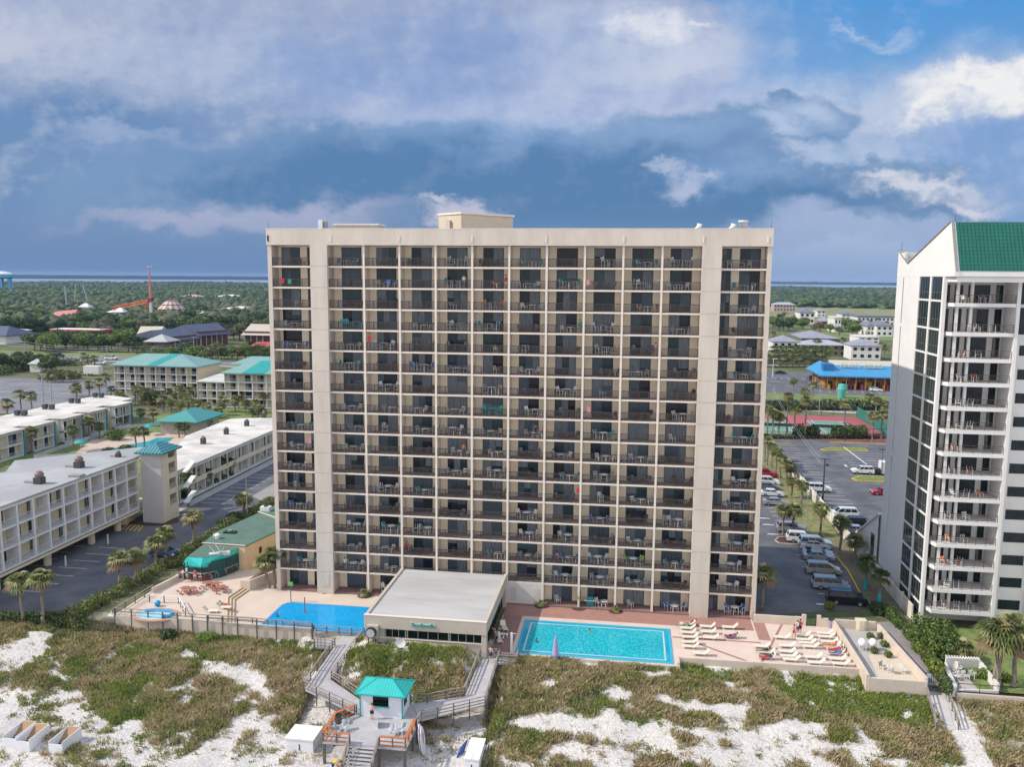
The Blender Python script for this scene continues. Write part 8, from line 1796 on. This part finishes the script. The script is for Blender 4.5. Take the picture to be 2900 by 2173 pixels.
# ================================================================ CARS
CARG = mat('car_glass', (.010, .014, .018), .12, (.016, .022, .03), 2, spec=.35)
tyre = mat('tyre', (.018, .018, .02), .85); rimm = mat('alloy_rim', (.42, .43, .45), .35, metal=.6); lampm = mat('headlamp', (.7, .72, .74), .15); tail = mat('tail_lamp', (.45, .02, .02), .25)
def paint(n, c, metal=.3): return mat('car_' + n, c, .28, tuple(x * .93 for x in lin(c)), 1.5, metal=metal, coat=.6)
PAINT = {'white': paint('white', (.74, .75, .76), 0), 'silver': paint('silver', (.40, .42, .45)), 'grey': paint('grey', (.16, .17, .20)), 'black': paint('black', (.012, .014, .02)), 'red': paint('red', (.42, .015, .03), 0), 'blue': paint('blue', (.03, .06, .13)), 'beige': paint('beige', (.42, .39, .35)), 'pale blue': paint('pale_blue', (.45, .53, .62)), 'purple': paint('purple', (.16, .07, .17))}
def car_parts(kind):
 """body shapes: list of (x, z) side profile of the lower body, cabin rings, length, width; nose towards +x"""
 if kind == 'sedan': return dict(L=4.7, W=1.82, prof=[(-2.35, .35), (-2.32, .78), (-2.2, .98), (-1.5, 1.02), (.75, 1.0), (1.6, .93), (2.2, .78), (2.35, .6), (2.33, .35)], cab=((-1.75, 1.1), (-1.0, .45), 1.45), belt=1.0, rails=False)
 if kind == 'suv': return dict(L=4.75, W=1.92, prof=[(-2.37, .42), (-2.36, 1.0), (-2.28, 1.14), (.9, 1.12), (1.75, 1.08), (2.25, .95), (2.37, .7), (2.35, .42)], cab=((-2.25, 1.2), (-1.98, .55), 1.75), belt=1.12, rails=True)
 if kind == 'minivan': return dict(L=5.0, W=1.96, prof=[(-2.5, .38), (-2.48, .95), (-2.4, 1.08), (1.2, 1.06), (1.9, .98), (2.4, .78), (2.5, .6), (2.48, .38)], cab=((-2.38, 1.65), (-2.15, .7), 1.74), belt=1.06, rails=True)
 return dict(L=5.5, W=1.98, prof=[(-2.75, .5), (-2.74, 1.05), (-2.7, 1.12), (1.2, 1.12), (2.1, 1.1), (2.6, 1.0), (2.75, .8), (2.73, .5)], cab=((-1.0, 1.3), (-.7, .6), 1.8), belt=1.12, rails=False)
CARMESH = {}
def car_meshes(kind):
 if kind in CARMESH: return CARMESH[kind]
 p = car_parts(kind); W = p['W'] / 2; wb = p['L'] * .285; ms = []
 m = MB(); prof = p['prof']; n = len(prof); rings = []
 for s, k in ((-1, 1.), (-1, .0), (1, .0), (1, 1.)): pass
 ys = [(-W, .0), (-W + .07, .06), (W - .07, .06), (W, .0)]      # slight tumblehome towards the sides
 for (y, up) in ys: rings.append([(x * (1 if abs(y) < W else .985), y, z + (up if z > .8 else 0) * .6) for x, z in prof])
 for a, b in zip(rings, rings[1:]):
  for i in range(n): j = (i + 1) % n; m.quad(a[i], b[i], b[j], a[j])
 m.quad(*rings[0]); m.quad(*rings[-1][::-1]); ms.append(('body', m, 'PAINT', True))
 (x0, x1), (t0, t1), zt = p['cab']; b = p['belt'] + .03; wt = W - .24; wl = W - .05; g_ = MB()
 B = [(x0, -wl, b), (x1, -wl, b), (x1, wl, b), (x0, wl, b)]; T_ = [(t0, -wt, zt - .05), (t1, -wt, zt - .05), (t1, wt, zt - .05), (t0, wt, zt - .05)]
 for i in range(4): j = (i + 1) % 4; g_.quad(B[i], B[j], T_[j], T_[i])
 ms.append(('window_glass', g_, CARG, False))
 r = MB(); r.box(t0 - .04, -wt - .03, zt - .06, t1 + .04, wt + .03, zt - .0); r.box(t0 + .1, -wt + .1, zt + .001, t1 - .1, wt - .1, zt + .025)
 for q in (0, 1, 2, 3): r.bar(B[q], T_[q], .07, .05)
 for f in ((.34, .67) if kind != 'sedan' else (.5,)):
  for s in (0, 1):
   a, c = (B[0], B[1]) if s == 0 else (B[3], B[2]); d, e = (T_[0], T_[1]) if s == 0 else (T_[3], T_[2])
   pa = tuple(a[k] + (c[k] - a[k]) * f for k in range(3)); pb = tuple(d[k] + (e[k] - d[k]) * f for k in range(3)); r.bar(pa, pb, .05, .035)
 for y in (-W - .08, W + .08): r.box(x1 - .35, y - .09, b - .02, x1 - .2, y + .09, b + .12)
 ms.append(('roof', r, 'PAINT', False))
 if kind == 'pickup': bd = MB(); bd.box(-2.6, -W + .15, 1.125, -1.15, W - .15, 1.16); ms.append(('truck_bed', bd, tyre, False))
 if p['rails']: [ms.append(('roof_rail', MB().bar((t0 + .1, y, zt + .06), (t1 - .2, y, zt + .06), .05), rimm, False)) for y in (-wt + .05, wt - .05)]
 L_ = p['L'] / 2
 for s in (-1, 1):
  ms.append(('headlight', MB().box(L_ - .22, s * (W - .28) - .22, .66, L_ + .012, s * (W - .28) + .22, .8), lampm, False)); ms.append(('tail_light', MB().box(-L_ - .015, s * (W - .18) - .15, .75, -L_ + .1, s * (W - .18) + .15, .98), tail, False))
 bp = MB(); bp.box(L_ - .06, -W + .15, .36, L_ + .03, W - .15, .5); bp.box(-L_ - .03, -W + .15, .36, -L_ + .06, W - .15, .52); bp.box(L_ - .05, -.5, .55, L_ + .02, .5, .68); ms.append(('bumper', bp, tyre, False))
 CARMESH[kind] = ([(nm, mb.mesh(nm, [PAINT['white']] if mt == 'PAINT' else [mt], False), mt == 'PAINT') for nm, mb, mt, sm in ms], wb, W, p); return CARMESH[kind]
WH = MB().tube([(0, -.11, 0), (0, .11, 0)], [.34, .34], 18).mesh('wheel', tyre, False); RM = MB().tube([(0, -.125, 0), (0, .125, 0)], [.21, .21], 12).mesh('rim', rimm)
def car(kind, col, x, y, rz, label, z=DK, group='parked cars', s=1.):
 ms, wb, W, p = car_meshes(kind); T = thing({'sedan': 'parked_car', 'suv': 'parked_car', 'minivan': 'parked_car', 'pickup': 'pickup_truck'}[kind], label, {'pickup': 'pickup truck', 'suv': 'suv', 'minivan': 'minivan'}.get(kind, 'car'), (x, y, z + .005), rz, group); T.scale = (s, s, s)
 for nm, me, pt in ms:
  o = put(nm, me, T)
  if pt: o.material_slots[0].link = 'OBJECT'; o.material_slots[0].material = PAINT[col]
 for sx in (-1, 1):
  for sy in (-1, 1):
   w = put('wheel', WH, T); w.location = (sx * wb + .02, sy * (W - .1), .34); q = put('rim', RM, w)
 return T
def cars():
 def c(r, u, v, kind, col, label, rz=0., z=DK, s=1.): q = g(r, u, v, z); return car(kind, col, q[0], q[1], rz, label, z, s=s)
 c('F', 790, 425, 'suv', 'black', 'big black suv, nearest the sea in the right parking row', -.06, s=1.1)
 c('F', 665, 312, 'minivan', 'silver', 'silver estate with roof rails next to the black suv', -.03, s=1.0)
 c('F', 612, 200, 'minivan', 'beige', 'beige-silver minivan, third from the sea in the right parking row', -.03)
 c('F', 577, 98, 'sedan', 'silver', 'pale silver saloon, fourth from the sea in the right parking row', -.03)
 c('F', 548, 15, 'sedan', 'white', 'white saloon, fifth from the sea in the right parking row', -.03)
 c('H', 595, 1595, 'sedan', 'silver', 'silver saloon, sixth from the sea in the right parking row', -.03)
 c('H', 575, 1528, 'suv', 'pale blue', 'large pale blue-white suv by the traffic island', -.03, s=1.12)
 c('H', 465, 1480, 'suv', 'white', 'white suv half hidden behind the pale blue suv', -.05)
 c('H', 385, 1402, 'suv', 'silver', 'silver suv between the two palms in front of the round island', -.03)
 for i, (u, v, k, col, l) in enumerate(((262, 1190, 'sedan', 'silver', 'silver-grey saloon beside the tower, seen below the white ones'), (235, 1120, 'sedan', 'white', 'white saloon beside the tower, second one up'), (205, 1068, 'sedan', 'grey', 'dark blue-grey saloon beside the tower, third one up'), (205, 1030, 'suv', 'white', 'white suv beside the tower, fourth one up'), (180, 968, 'pickup', 'red', 'red pickup truck beside the tower edge'))): c('H', u, v, k, col, l, -.03)
 c('H', 605, 1085, 'suv', 'white', 'white suv parked behind the tall dark utility pole', 0)
 c('H', 790, 1290, 'suv', 'white', 'white suv behind the boundary wall near the white tower', pi, s=1.1)
 c('H', 862, 1358, 'suv', 'black', 'black suv between the white suv and the grey saloon behind the wall', pi)
 c('H', 870, 1412, 'sedan', 'silver', 'silver saloon behind the wall, nearest the white side wing', pi)
 c('H', 945, 945, 'suv', 'white', 'white suv beside the right traffic island', pi); c('H', 1070, 950, 'sedan', 'black', 'dark car behind the white suv by the right island', pi); c('H', 1105, 1110, 'sedan', 'red', 'red car at the edge of the white tower', pi)
 c('H', 1050, 300, 'sedan', 'white', 'white car in front of the blue-roofed shop', -.2, -.4); c('H', 305, 165, 'sedan', 'black', 'dark car at the far side of the shop lot', 0, -.4, 1.1); c('H', 570, 215, 'minivan', 'purple', 'purple van left of the blue-roofed shop', 0, -.4, 1.2); c('H', 230, 108, 'minivan', 'white', 'white van parked by the palm row', 0, -.4, 1.3)
 c('B', 1290, 1040, 'sedan', 'blue', 'dark blue car among the palms of the left parking lot', -.25)
 c('A', 455, 862, 'suv', 'black', 'dark suv on the street beside the round street tree', 0, -.4, 1.3); c('A', 870, 882, 'suv', 'white', 'white suv on the street left of the teal-roofed hotel', 0, -.4, 1.3); c('A', 780, 918, 'sedan', 'white', 'white car at the end of the street near the palms', 0, -.4, 1.3); c('A', 400, 885, 'sedan', 'white', 'white car on the street below the dark suv', 0, -.4, 1.3)
 for i, (u, v, col) in enumerate(((1480, 825, 'white'), (1530, 820, 'grey'), (1740, 790, 'white'), (1780, 792, 'silver'), (1830, 815, 'red'), (1890, 815, 'white'), (1950, 825, 'silver'))): c('A', u, v, 'sedan', col, '%s car parked in front of the shopping arcade, %s from the left' % (col, ordn(i + 1)), pi / 2, -.4, 1.2)
cars()

# ================================================================ PEOPLE
SK = [mat('skin_%d' % i, c, .6) for i, c in enumerate(((.55, .32, .22), (.42, .23, .15), (.62, .38, .28)))]
HR = [mat('hair_%d' % i, c, .8) for i, c in enumerate(((.03, .02, .015), (.12, .06, .03), (.35, .22, .10)))]
CL = {k: mat('cloth_' + k.replace(' ', '_'), c, .85) for k, c in {'white': (.72, .72, .72), 'black': (.02, .02, .025), 'navy': (.03, .05, .14), 'red': (.55, .03, .05), 'pink': (.62, .22, .28), 'teal': (.10, .50, .48), 'yellow': (.75, .45, .02), 'orange': (.60, .22, .06), 'blue': (.04, .16, .45), 'green': (.03, .30, .16), 'purple': (.20, .08, .28), 'grey': (.25, .25, .27)}.items()}
def joints(pose):
 J = dict(pel=(0, 0, .93), ch=(0, 0, 1.25), nk=(0, 0, 1.45), hb=(0, -.01, 1.56), ht=(0, -.01, 1.66))
 for s, n in ((-1, 'l'), (1, 'r')):
  J.update({n + 'hip': (s * .09, 0, .88), n + 'kn': (s * .10, -.01, .49), n + 'an': (s * .10, .02, .08), n + 'toe': (s * .11, -.15, .03), n + 'sh': (s * .18, 0, 1.39), n + 'el': (s * .25, .02, 1.12), n + 'wr': (s * .27, -.06, .88), n + 'hd': (s * .27, -.08, .81)})
 if pose == 'walk': J.update(lkn=(-.09, -.16, .50), lan=(-.09, -.12, .12), ltoe=(-.1, -.28, .05), rkn=(.10, .02, .48), ran=(.10, .26, .12), rtoe=(.11, .12, .03), lel=(-.24, .14, 1.15), lwr=(-.24, .12, .9), lhd=(-.24, .08, .84), rel=(.24, -.1, 1.14), rwr=(.24, -.26, .98), rhd=(.24, -.32, .95))
 if pose == 'reach': J.update(rel=(.24, -.2, 1.22), rwr=(.20, -.45, 1.25), rhd=(.19, -.52, 1.26), lel=(-.25, -.18, 1.15), lwr=(-.18, -.42, 1.18), lhd=(-.17, -.49, 1.19))
 if pose == 'bend': J.update(ch=(0, -.28, 1.08), nk=(0, -.48, 1.1), hb=(0, -.58, 1.1), ht=(0, -.68, 1.08), lsh=(-.18, -.42, 1.1), rsh=(.18, -.42, 1.1), lel=(-.2, -.45, .85), rel=(.2, -.45, .85), lwr=(-.15, -.52, .62), rwr=(.15, -.52, .62), lhd=(-.14, -.54, .55), rhd=(.14, -.54, .55))
 if pose == 'sit':
  dz = -.45
  for k in ('pel', 'ch', 'nk', 'hb', 'ht', 'lsh', 'rsh', 'lel', 'rel', 'lhip', 'rhip'): J[k] = (J[k][0], J[k][1] + (.08 if k in ('ch', 'nk', 'hb', 'ht', 'lsh', 'rsh') else 0), J[k][2] + dz + .05)
  for s, n in ((-1, 'l'), (1, 'r')): J.update({n + 'kn': (s * .12, -.42, .50), n + 'an': (s * .12, -.42, .10), n + 'toe': (s * .12, -.58, .04), n + 'wr': (s * .18, -.26, .60), n + 'hd': (s * .17, -.33, .57)})
 if pose in ('lie', 'recline'):
  R = dict(pel=(0, 0, .42), ch=(0, .3, .55), nk=(0, .44, .68), hb=(0, .52, .76), ht=(0, .59, .84))
  for s, n in ((-1, 'l'), (1, 'r')): R.update({n + 'hip': (s * .09, -.05, .42), n + 'kn': (s * .11, -.46, .50 if s > 0 else .44), n + 'an': (s * .12, -.86, .42), n + 'toe': (s * .13, -.92, .52), n + 'sh': (s * .18, .38, .62), n + 'el': (s * .27, .22, .46), n + 'wr': (s * .24, -.02, .43), n + 'hd': (s * .23, -.08, .43)})
  J = R
 return J
def add_skin(name, verts, edges, radii, m, parent, sub=1):
 me = bpy.data.meshes.new(name); me.from_pydata(verts, edges, []); me.materials.append(m); o = put(name, me, parent)
 md = o.modifiers.new('skin', 'SKIN'); me.skin_vertices[0].use_root = True if False else me.skin_vertices[0].use_root
 lay = me.skin_vertices[0] if len(me.skin_vertices) else None
 if lay is None: lay = me.attributes
 for i, r in enumerate(radii): me.skin_vertices[0].data[i].radius = (r, r)
 me.skin_vertices[0].data[0].use_root = True
 md.use_smooth_shade = True; s = o.modifiers.new('subsurf', 'SUBSURF'); s.levels = sub; s.render_levels = sub; return o
BODY = {}
def body_mesh(pose):
 if pose in BODY: return BODY[pose]
 J = joints(pose); V = []; E = []; Rr = []
 def v(p, r): V.append(p); Rr.append(r); return len(V) - 1
 pe = v(J['pel'], .125); ch = v(J['ch'], .135); nk = v(J['nk'], .055); hb = v(J['hb'], .085); ht = v(J['ht'], .09); E += [(pe, ch), (ch, nk), (nk, hb), (hb, ht)]
 for n in 'lr':
  h = v(J[n + 'hip'], .095); k = v(J[n + 'kn'], .06); a = v(J[n + 'an'], .038); t = v(J[n + 'toe'], .032); E += [(pe, h), (h, k), (k, a), (a, t)]
  s = v(J[n + 'sh'], .06); e = v(J[n + 'el'], .042); w = v(J[n + 'wr'], .027); hd = v(J[n + 'hd'], .034); E += [(ch, s), (s, e), (e, w), (w, hd)]
  d = (Vector(J[n + 'hd']) - Vector(J[n + 'wr'])).normalized(); sd = d.cross(Vector((1, 0, 0))).normalized()
  for q in range(4): b = Vector(J[n + 'hd']) + sd * (q - 1.5) * .022 + d * .03; c = b + d * (.05, .06, .055, .04)[q] + Vector((0, 0, -.008)); i = v(tuple(b), .010); j = v(tuple(c), .008); E += [(hd, i), (i, j)]
  th = Vector(J[n + 'wr']).lerp(Vector(J[n + 'hd']), .6) - sd * .045 + d * .02; i = v(tuple(th), .011); E += [(hd, i)]
 # grow once, keep the grown surface for every figure in this pose
 me = bpy.data.meshes.new('tmp'); me.from_pydata(V, E, []); o = bpy.data.objects.new('tmp', me); COL.objects.link(o); md = o.modifiers.new('skin', 'SKIN')
 for i, r in enumerate(Rr): me.skin_vertices[0].data[i].radius = (r, r)
 me.skin_vertices[0].data[0].use_root = True; md.use_smooth_shade = True; s = o.modifiers.new('s', 'SUBSURF'); s.levels = 1; s.render_levels = 1
 dg = bpy.context.evaluated_depsgraph_get(); dg.update(); out = bpy.data.meshes.new_from_object(o.evaluated_get(dg)); bpy.data.objects.remove(o)
 out.materials.clear(); out.materials.append(SK[0]); out.name = 'body'; BODY[pose] = (out, J); return BODY[pose]
def person(label, loc, rz, pose='stand', top=None, shorts='navy', skin=0, hair=0, s=1., group=None):
 me, J = body_mesh(pose); T = thing('person', label, 'person', loc, rz, group); T.scale = (s, s, s)
 b = put('body', me, T); b.material_slots[0].link = 'OBJECT'; b.material_slots[0].material = SK[skin]
 V = lambda k: Vector(J[k])
 hd = V('hb').lerp(V('ht'), .75); up = (V('ht') - V('hb')).normalized(); fw = Vector((0, -1, 0)) if pose not in ('bend', 'lie', 'recline') else Vector((0, -.35, .94)) if pose != 'bend' else Vector((0, -.3, -.9)); bk = -fw
 m = MB().ball(tuple(hd + bk * .03 + up * .035), .108, 10, 7, (.92, 1, 1)); m.build('hair', HR[hair], T, smooth=True)
 c = hd + fw * .088; m = MB(); m.ball(tuple(c - up * .03 + fw * .012), .014, 5, 4); m.build('nose', SK[skin], T); m = MB(); [m.ball(tuple(c + Vector((x, 0, 0)) + up * .0), .010, 5, 4) for x in (-.033, .033)]; m.build('eyes', HR[0], T); MB().cbox(*(c - up * .065), .04, .012, .01).build('mouth', mat('lips', (.35, .10, .09), .6), T)
 if shorts:
  m = MB(); m.ball(tuple(V('pel')), .15, 10, 7, (1.15, .95, .95))
  for n in 'lr': a, k = V(n + 'hip'), V(n + 'kn'); m.tube([tuple(a), tuple(a.lerp(k, .5)), tuple(a.lerp(k, .72))], [.115, .10, .095], 9)
  m.build('shorts', CL[shorts], T, smooth=True)
 if top:
  m = MB(); m.tube([tuple(V('pel') + up * .02), tuple(V('pel').lerp(V('ch'), .6)), tuple(V('ch')), tuple(V('ch').lerp(V('nk'), .75))], [.155, .155, .17, .10], 10)
  for n in 'lr': a, k = V(n + 'sh'), V(n + 'el'); m.tube([tuple(V('ch').lerp(V('nk'), .5)), tuple(a), tuple(a.lerp(k, .7))], [.09, .085, .07], 8)
  m.build('shirt', CL[top], T, smooth=True)
 return T
def people():
 Gd = 'people on the right terrace'
 person('bare-backed man in dark shorts at the kiosk window', g('D', 940, 1300, PZ), pi, 'reach', None, 'black', 2, 1)
 person('seller in a red top behind the kiosk counter', (g('D', 985, 1150, PZ)[0] - .1, -28.3, PZ), 0, 'reach', 'red', 'navy', 1, 0)
 person('person in a yellow shirt bending over beside the beach stairs', (20.9, -36.9, -2.5), pi / 2, 'bend', 'yellow', 'navy', 0, 1)
 person('sunburnt bare-backed man in pink and navy trunks walking up the right boardwalk', g('D', 1835, 860, -.55), pi, 'walk', None, 'navy', 0, 0, 1.08)
 person('child in a pale teal top beside the bare-backed man', g('D', 1872, 830, -.5), pi, 'walk', 'teal', 'red', 2, 1, .72)
 person('person in dark clothes standing in the restaurant shade by the bench', g('D', 1878, 730, DK), pi / 3, 'stand', 'grey', 'black', 1, 0)
 person('small child in white next to the side landing rail', g('D', 1930, 725, DK), 2.5, 'stand', 'white', 'red', 2, 2, .6)
 person('person lying on the shaded recliner beside the restaurant', g('E', 10, 650, DK), 2.2, 'recline', 'pink', 'black', 2, 0)
 person('man in red trunks standing by the lounger rows, left of the group of three', g('J', 540, 655), 2.4, 'walk', None, 'red', 1, 0, .95, Gd)
 person('person in a white top standing in the middle of the group of three', g('J', 600, 590), .6, 'stand', 'white', 'purple', 1, 1, 1., Gd)
 person('person in a dark top standing at the right of the group of three', g('J', 645, 585), -.4, 'stand', 'red', 'black', 1, 0, 1.05, Gd)
 Gs = 'sunbathers on the right terrace'
 for i, (r, u, v, top, sh, l) in enumerate((('J', 1180, 830, 'orange', 'orange', 'sunbather in orange by the diagonal wall'), ('J', 1280, 910, 'red', 'red', 'sunbather under a red towel by the diagonal wall'), ('J', 1290, 965, 'blue', 'blue', 'sunbather on a blue towel by the diagonal wall'), ('J', 20, 930, 'black', 'green', 'sunbather in black at the left end of the front rows'), ('J', 80, 1040, 'navy', 'red', 'sunbather in navy on a red towel near the front wall'),
   ('E', 1440, 610, 'green', 'red', 'sunbather in green at the back left of the terrace'), ('E', 1480, 590, 'black', 'pink', 'second sunbather at the back left of the terrace'), ('E', 1790, 690, 'purple', 'black', 'sunbather in purple at the right of the left lounger block'))):
  q = g(r, u, v, DK); person(l, (q[0], q[1], DK - .04), -pi / 2, 'lie', top, sh, i % 3, i % 3, 1., Gs)
  tag(MB().box(q[0] - .95, q[1] - .33, DK + .34, q[0] + .35, q[1] + .33, DK + .365).build('beach_towel', CL[('orange', 'red', 'blue', 'grey', 'red', 'green', 'pink', 'purple')[i]]), '%s towel under the %s' % (('orange', 'red', 'blue', 'grey', 'red', 'green', 'pink', 'purple')[i], l), 'towel', 'beach towels')
 q = g('L', 960, 1230, -.02); person('tanned man lying on the lounger on the upper left terrace', (q[0] + .1, q[1], -.06), pi / 2, 'lie', None, 'red', 1, 0)
 for i, (u, v, top, sh, l) in enumerate(((80, 720, 'purple', 'navy', 'person in a purple top at the left end of the pool bar'), (230, 690, 'teal', 'red', 'person in a green top seated at the pool bar corner'), (385, 690, 'red', 'white', 'person in a red top at the pool bar corner'), (690, 690, 'navy', 'grey', 'person in navy at the middle of the pool bar'))): q = g('L', u, v, -.01); person(l, q, pi, 'sit' if i % 2 else 'stand', top, sh, i % 3, i % 2, 1., 'people at the pool bar')
 for i, (r, u, v, l) in enumerate((('E', 720, 640, 'swimmer in the middle of the turquoise pool'), ('E', 318, 715, 'swimmer near the left front of the turquoise pool'), ('D', 228, 525, 'swimmer at the left edge of the deep blue pool'))):
  q = g(r, u, v, DK); o = person(l, (q[0], q[1], DK - 1.33), 1.0 + i, 'reach', 'black' if i else None, 'black', 1, 0, 1., 'swimmers')
 # people on the balconies
 Gb = 'people on the tower balconies'
 for i, (x, y, top, sh, pose, l) in enumerate(((1432, 785, 'red', 'white', 'stand', 'person in a red shirt high up on the tower balconies'), (1313, 790, 'white', 'grey', 'stand', 'person in white leaning forward high up on the tower'), (1517, 1210, 'black', 'navy', 'stand', 'person in a black shirt halfway up the middle of the tower'), (1312, 1258, 'orange', 'navy', 'stand', 'person in an orange top in a doorway below the middle of the tower'),
   (1577, 1562, 'pink', 'grey', 'sit', 'person in a pale pink shirt at a balcony table low on the tower'), (976, 1594, 'white', 'grey', 'stand', 'person in white on a low balcony right of the left pier'), (1031, 1592, 'pink', 'navy', 'sit', 'person in pink at the right of the same low balcony'), (1152, 1550, 'red', 'navy', 'stand', 'person in a red top two balconies above the restaurant roof'), (1858, 980, 'pink', 'grey', 'stand', 'person in pink on the upper right balconies'), (1642, 905, 'green', 'teal', 'stand', 'person in a green wrap on the upper middle balconies'), (1566, 1285, 'teal', 'navy', 'sit', 'person in teal sitting on a lower middle balcony'), (1732, 1500, 'blue', 'navy', 'sit', 'person in blue on a low right balcony'))):
  p = gy('S', x, y, .55); fl = max(0, int((p[2] + .15) / FH)); person(l, (p[0], .62 if pose == 'stand' else .9, fl * FH + .013), rnd.uniform(-.5, .5), pose, top, sh, i % 3, i % 2, 1., Gb)
 # towels over the rails and wind-catchers hanging on the partitions
 for i, (x, y, c, l) in enumerate(((800, 795, 'red', 'red towel over a balcony rail near the top left'), (820, 797, 'green', 'lime towel over a balcony rail near the top left'), (1100, 800, 'blue', 'blue striped towel on a balcony near the top left'), (1665, 800, 'pink', 'magenta towel on an upper middle balcony'), (1668, 1160, 'pink', 'pink towel hanging right of the middle of the tower'), (1638, 1390, 'red', 'red towel on a lower middle balcony'), (877, 1250, 'pink', 'pink cloth by the left pier halfway up'), (1045, 960, 'red', 'dark red towel hanging right of the left pier'))):
  p = gy('S', x, y, -.02); tag(MB().cbox(p[0], -.0, p[2], .45, .05, .62).build('hanging_towel', CL[c]), l, 'towel', 'towels on the balconies')
people()


# ================================================================ AIR
def haze():
 m = bpy.data.materials.new('haze'); m.use_nodes = True; nt = m.node_tree; nt.nodes.clear()
 v = nt.nodes.new('ShaderNodeVolumePrincipled'); v.inputs['Color'].default_value = (.42, .62, .95, 1); v.inputs['Density'].default_value = .000055; v.inputs['Anisotropy'].default_value = 0.
 o = nt.nodes.new('ShaderNodeOutputMaterial'); nt.links.new(v.outputs[0], o.inputs['Volume'])
 b = MB().box(-17000, -500, -6, 17000, 8250, 53).build('haze', m); b['kind'] = 'stuff'; tag(b, 'thin blue haze over the whole landscape', 'haze')
haze()
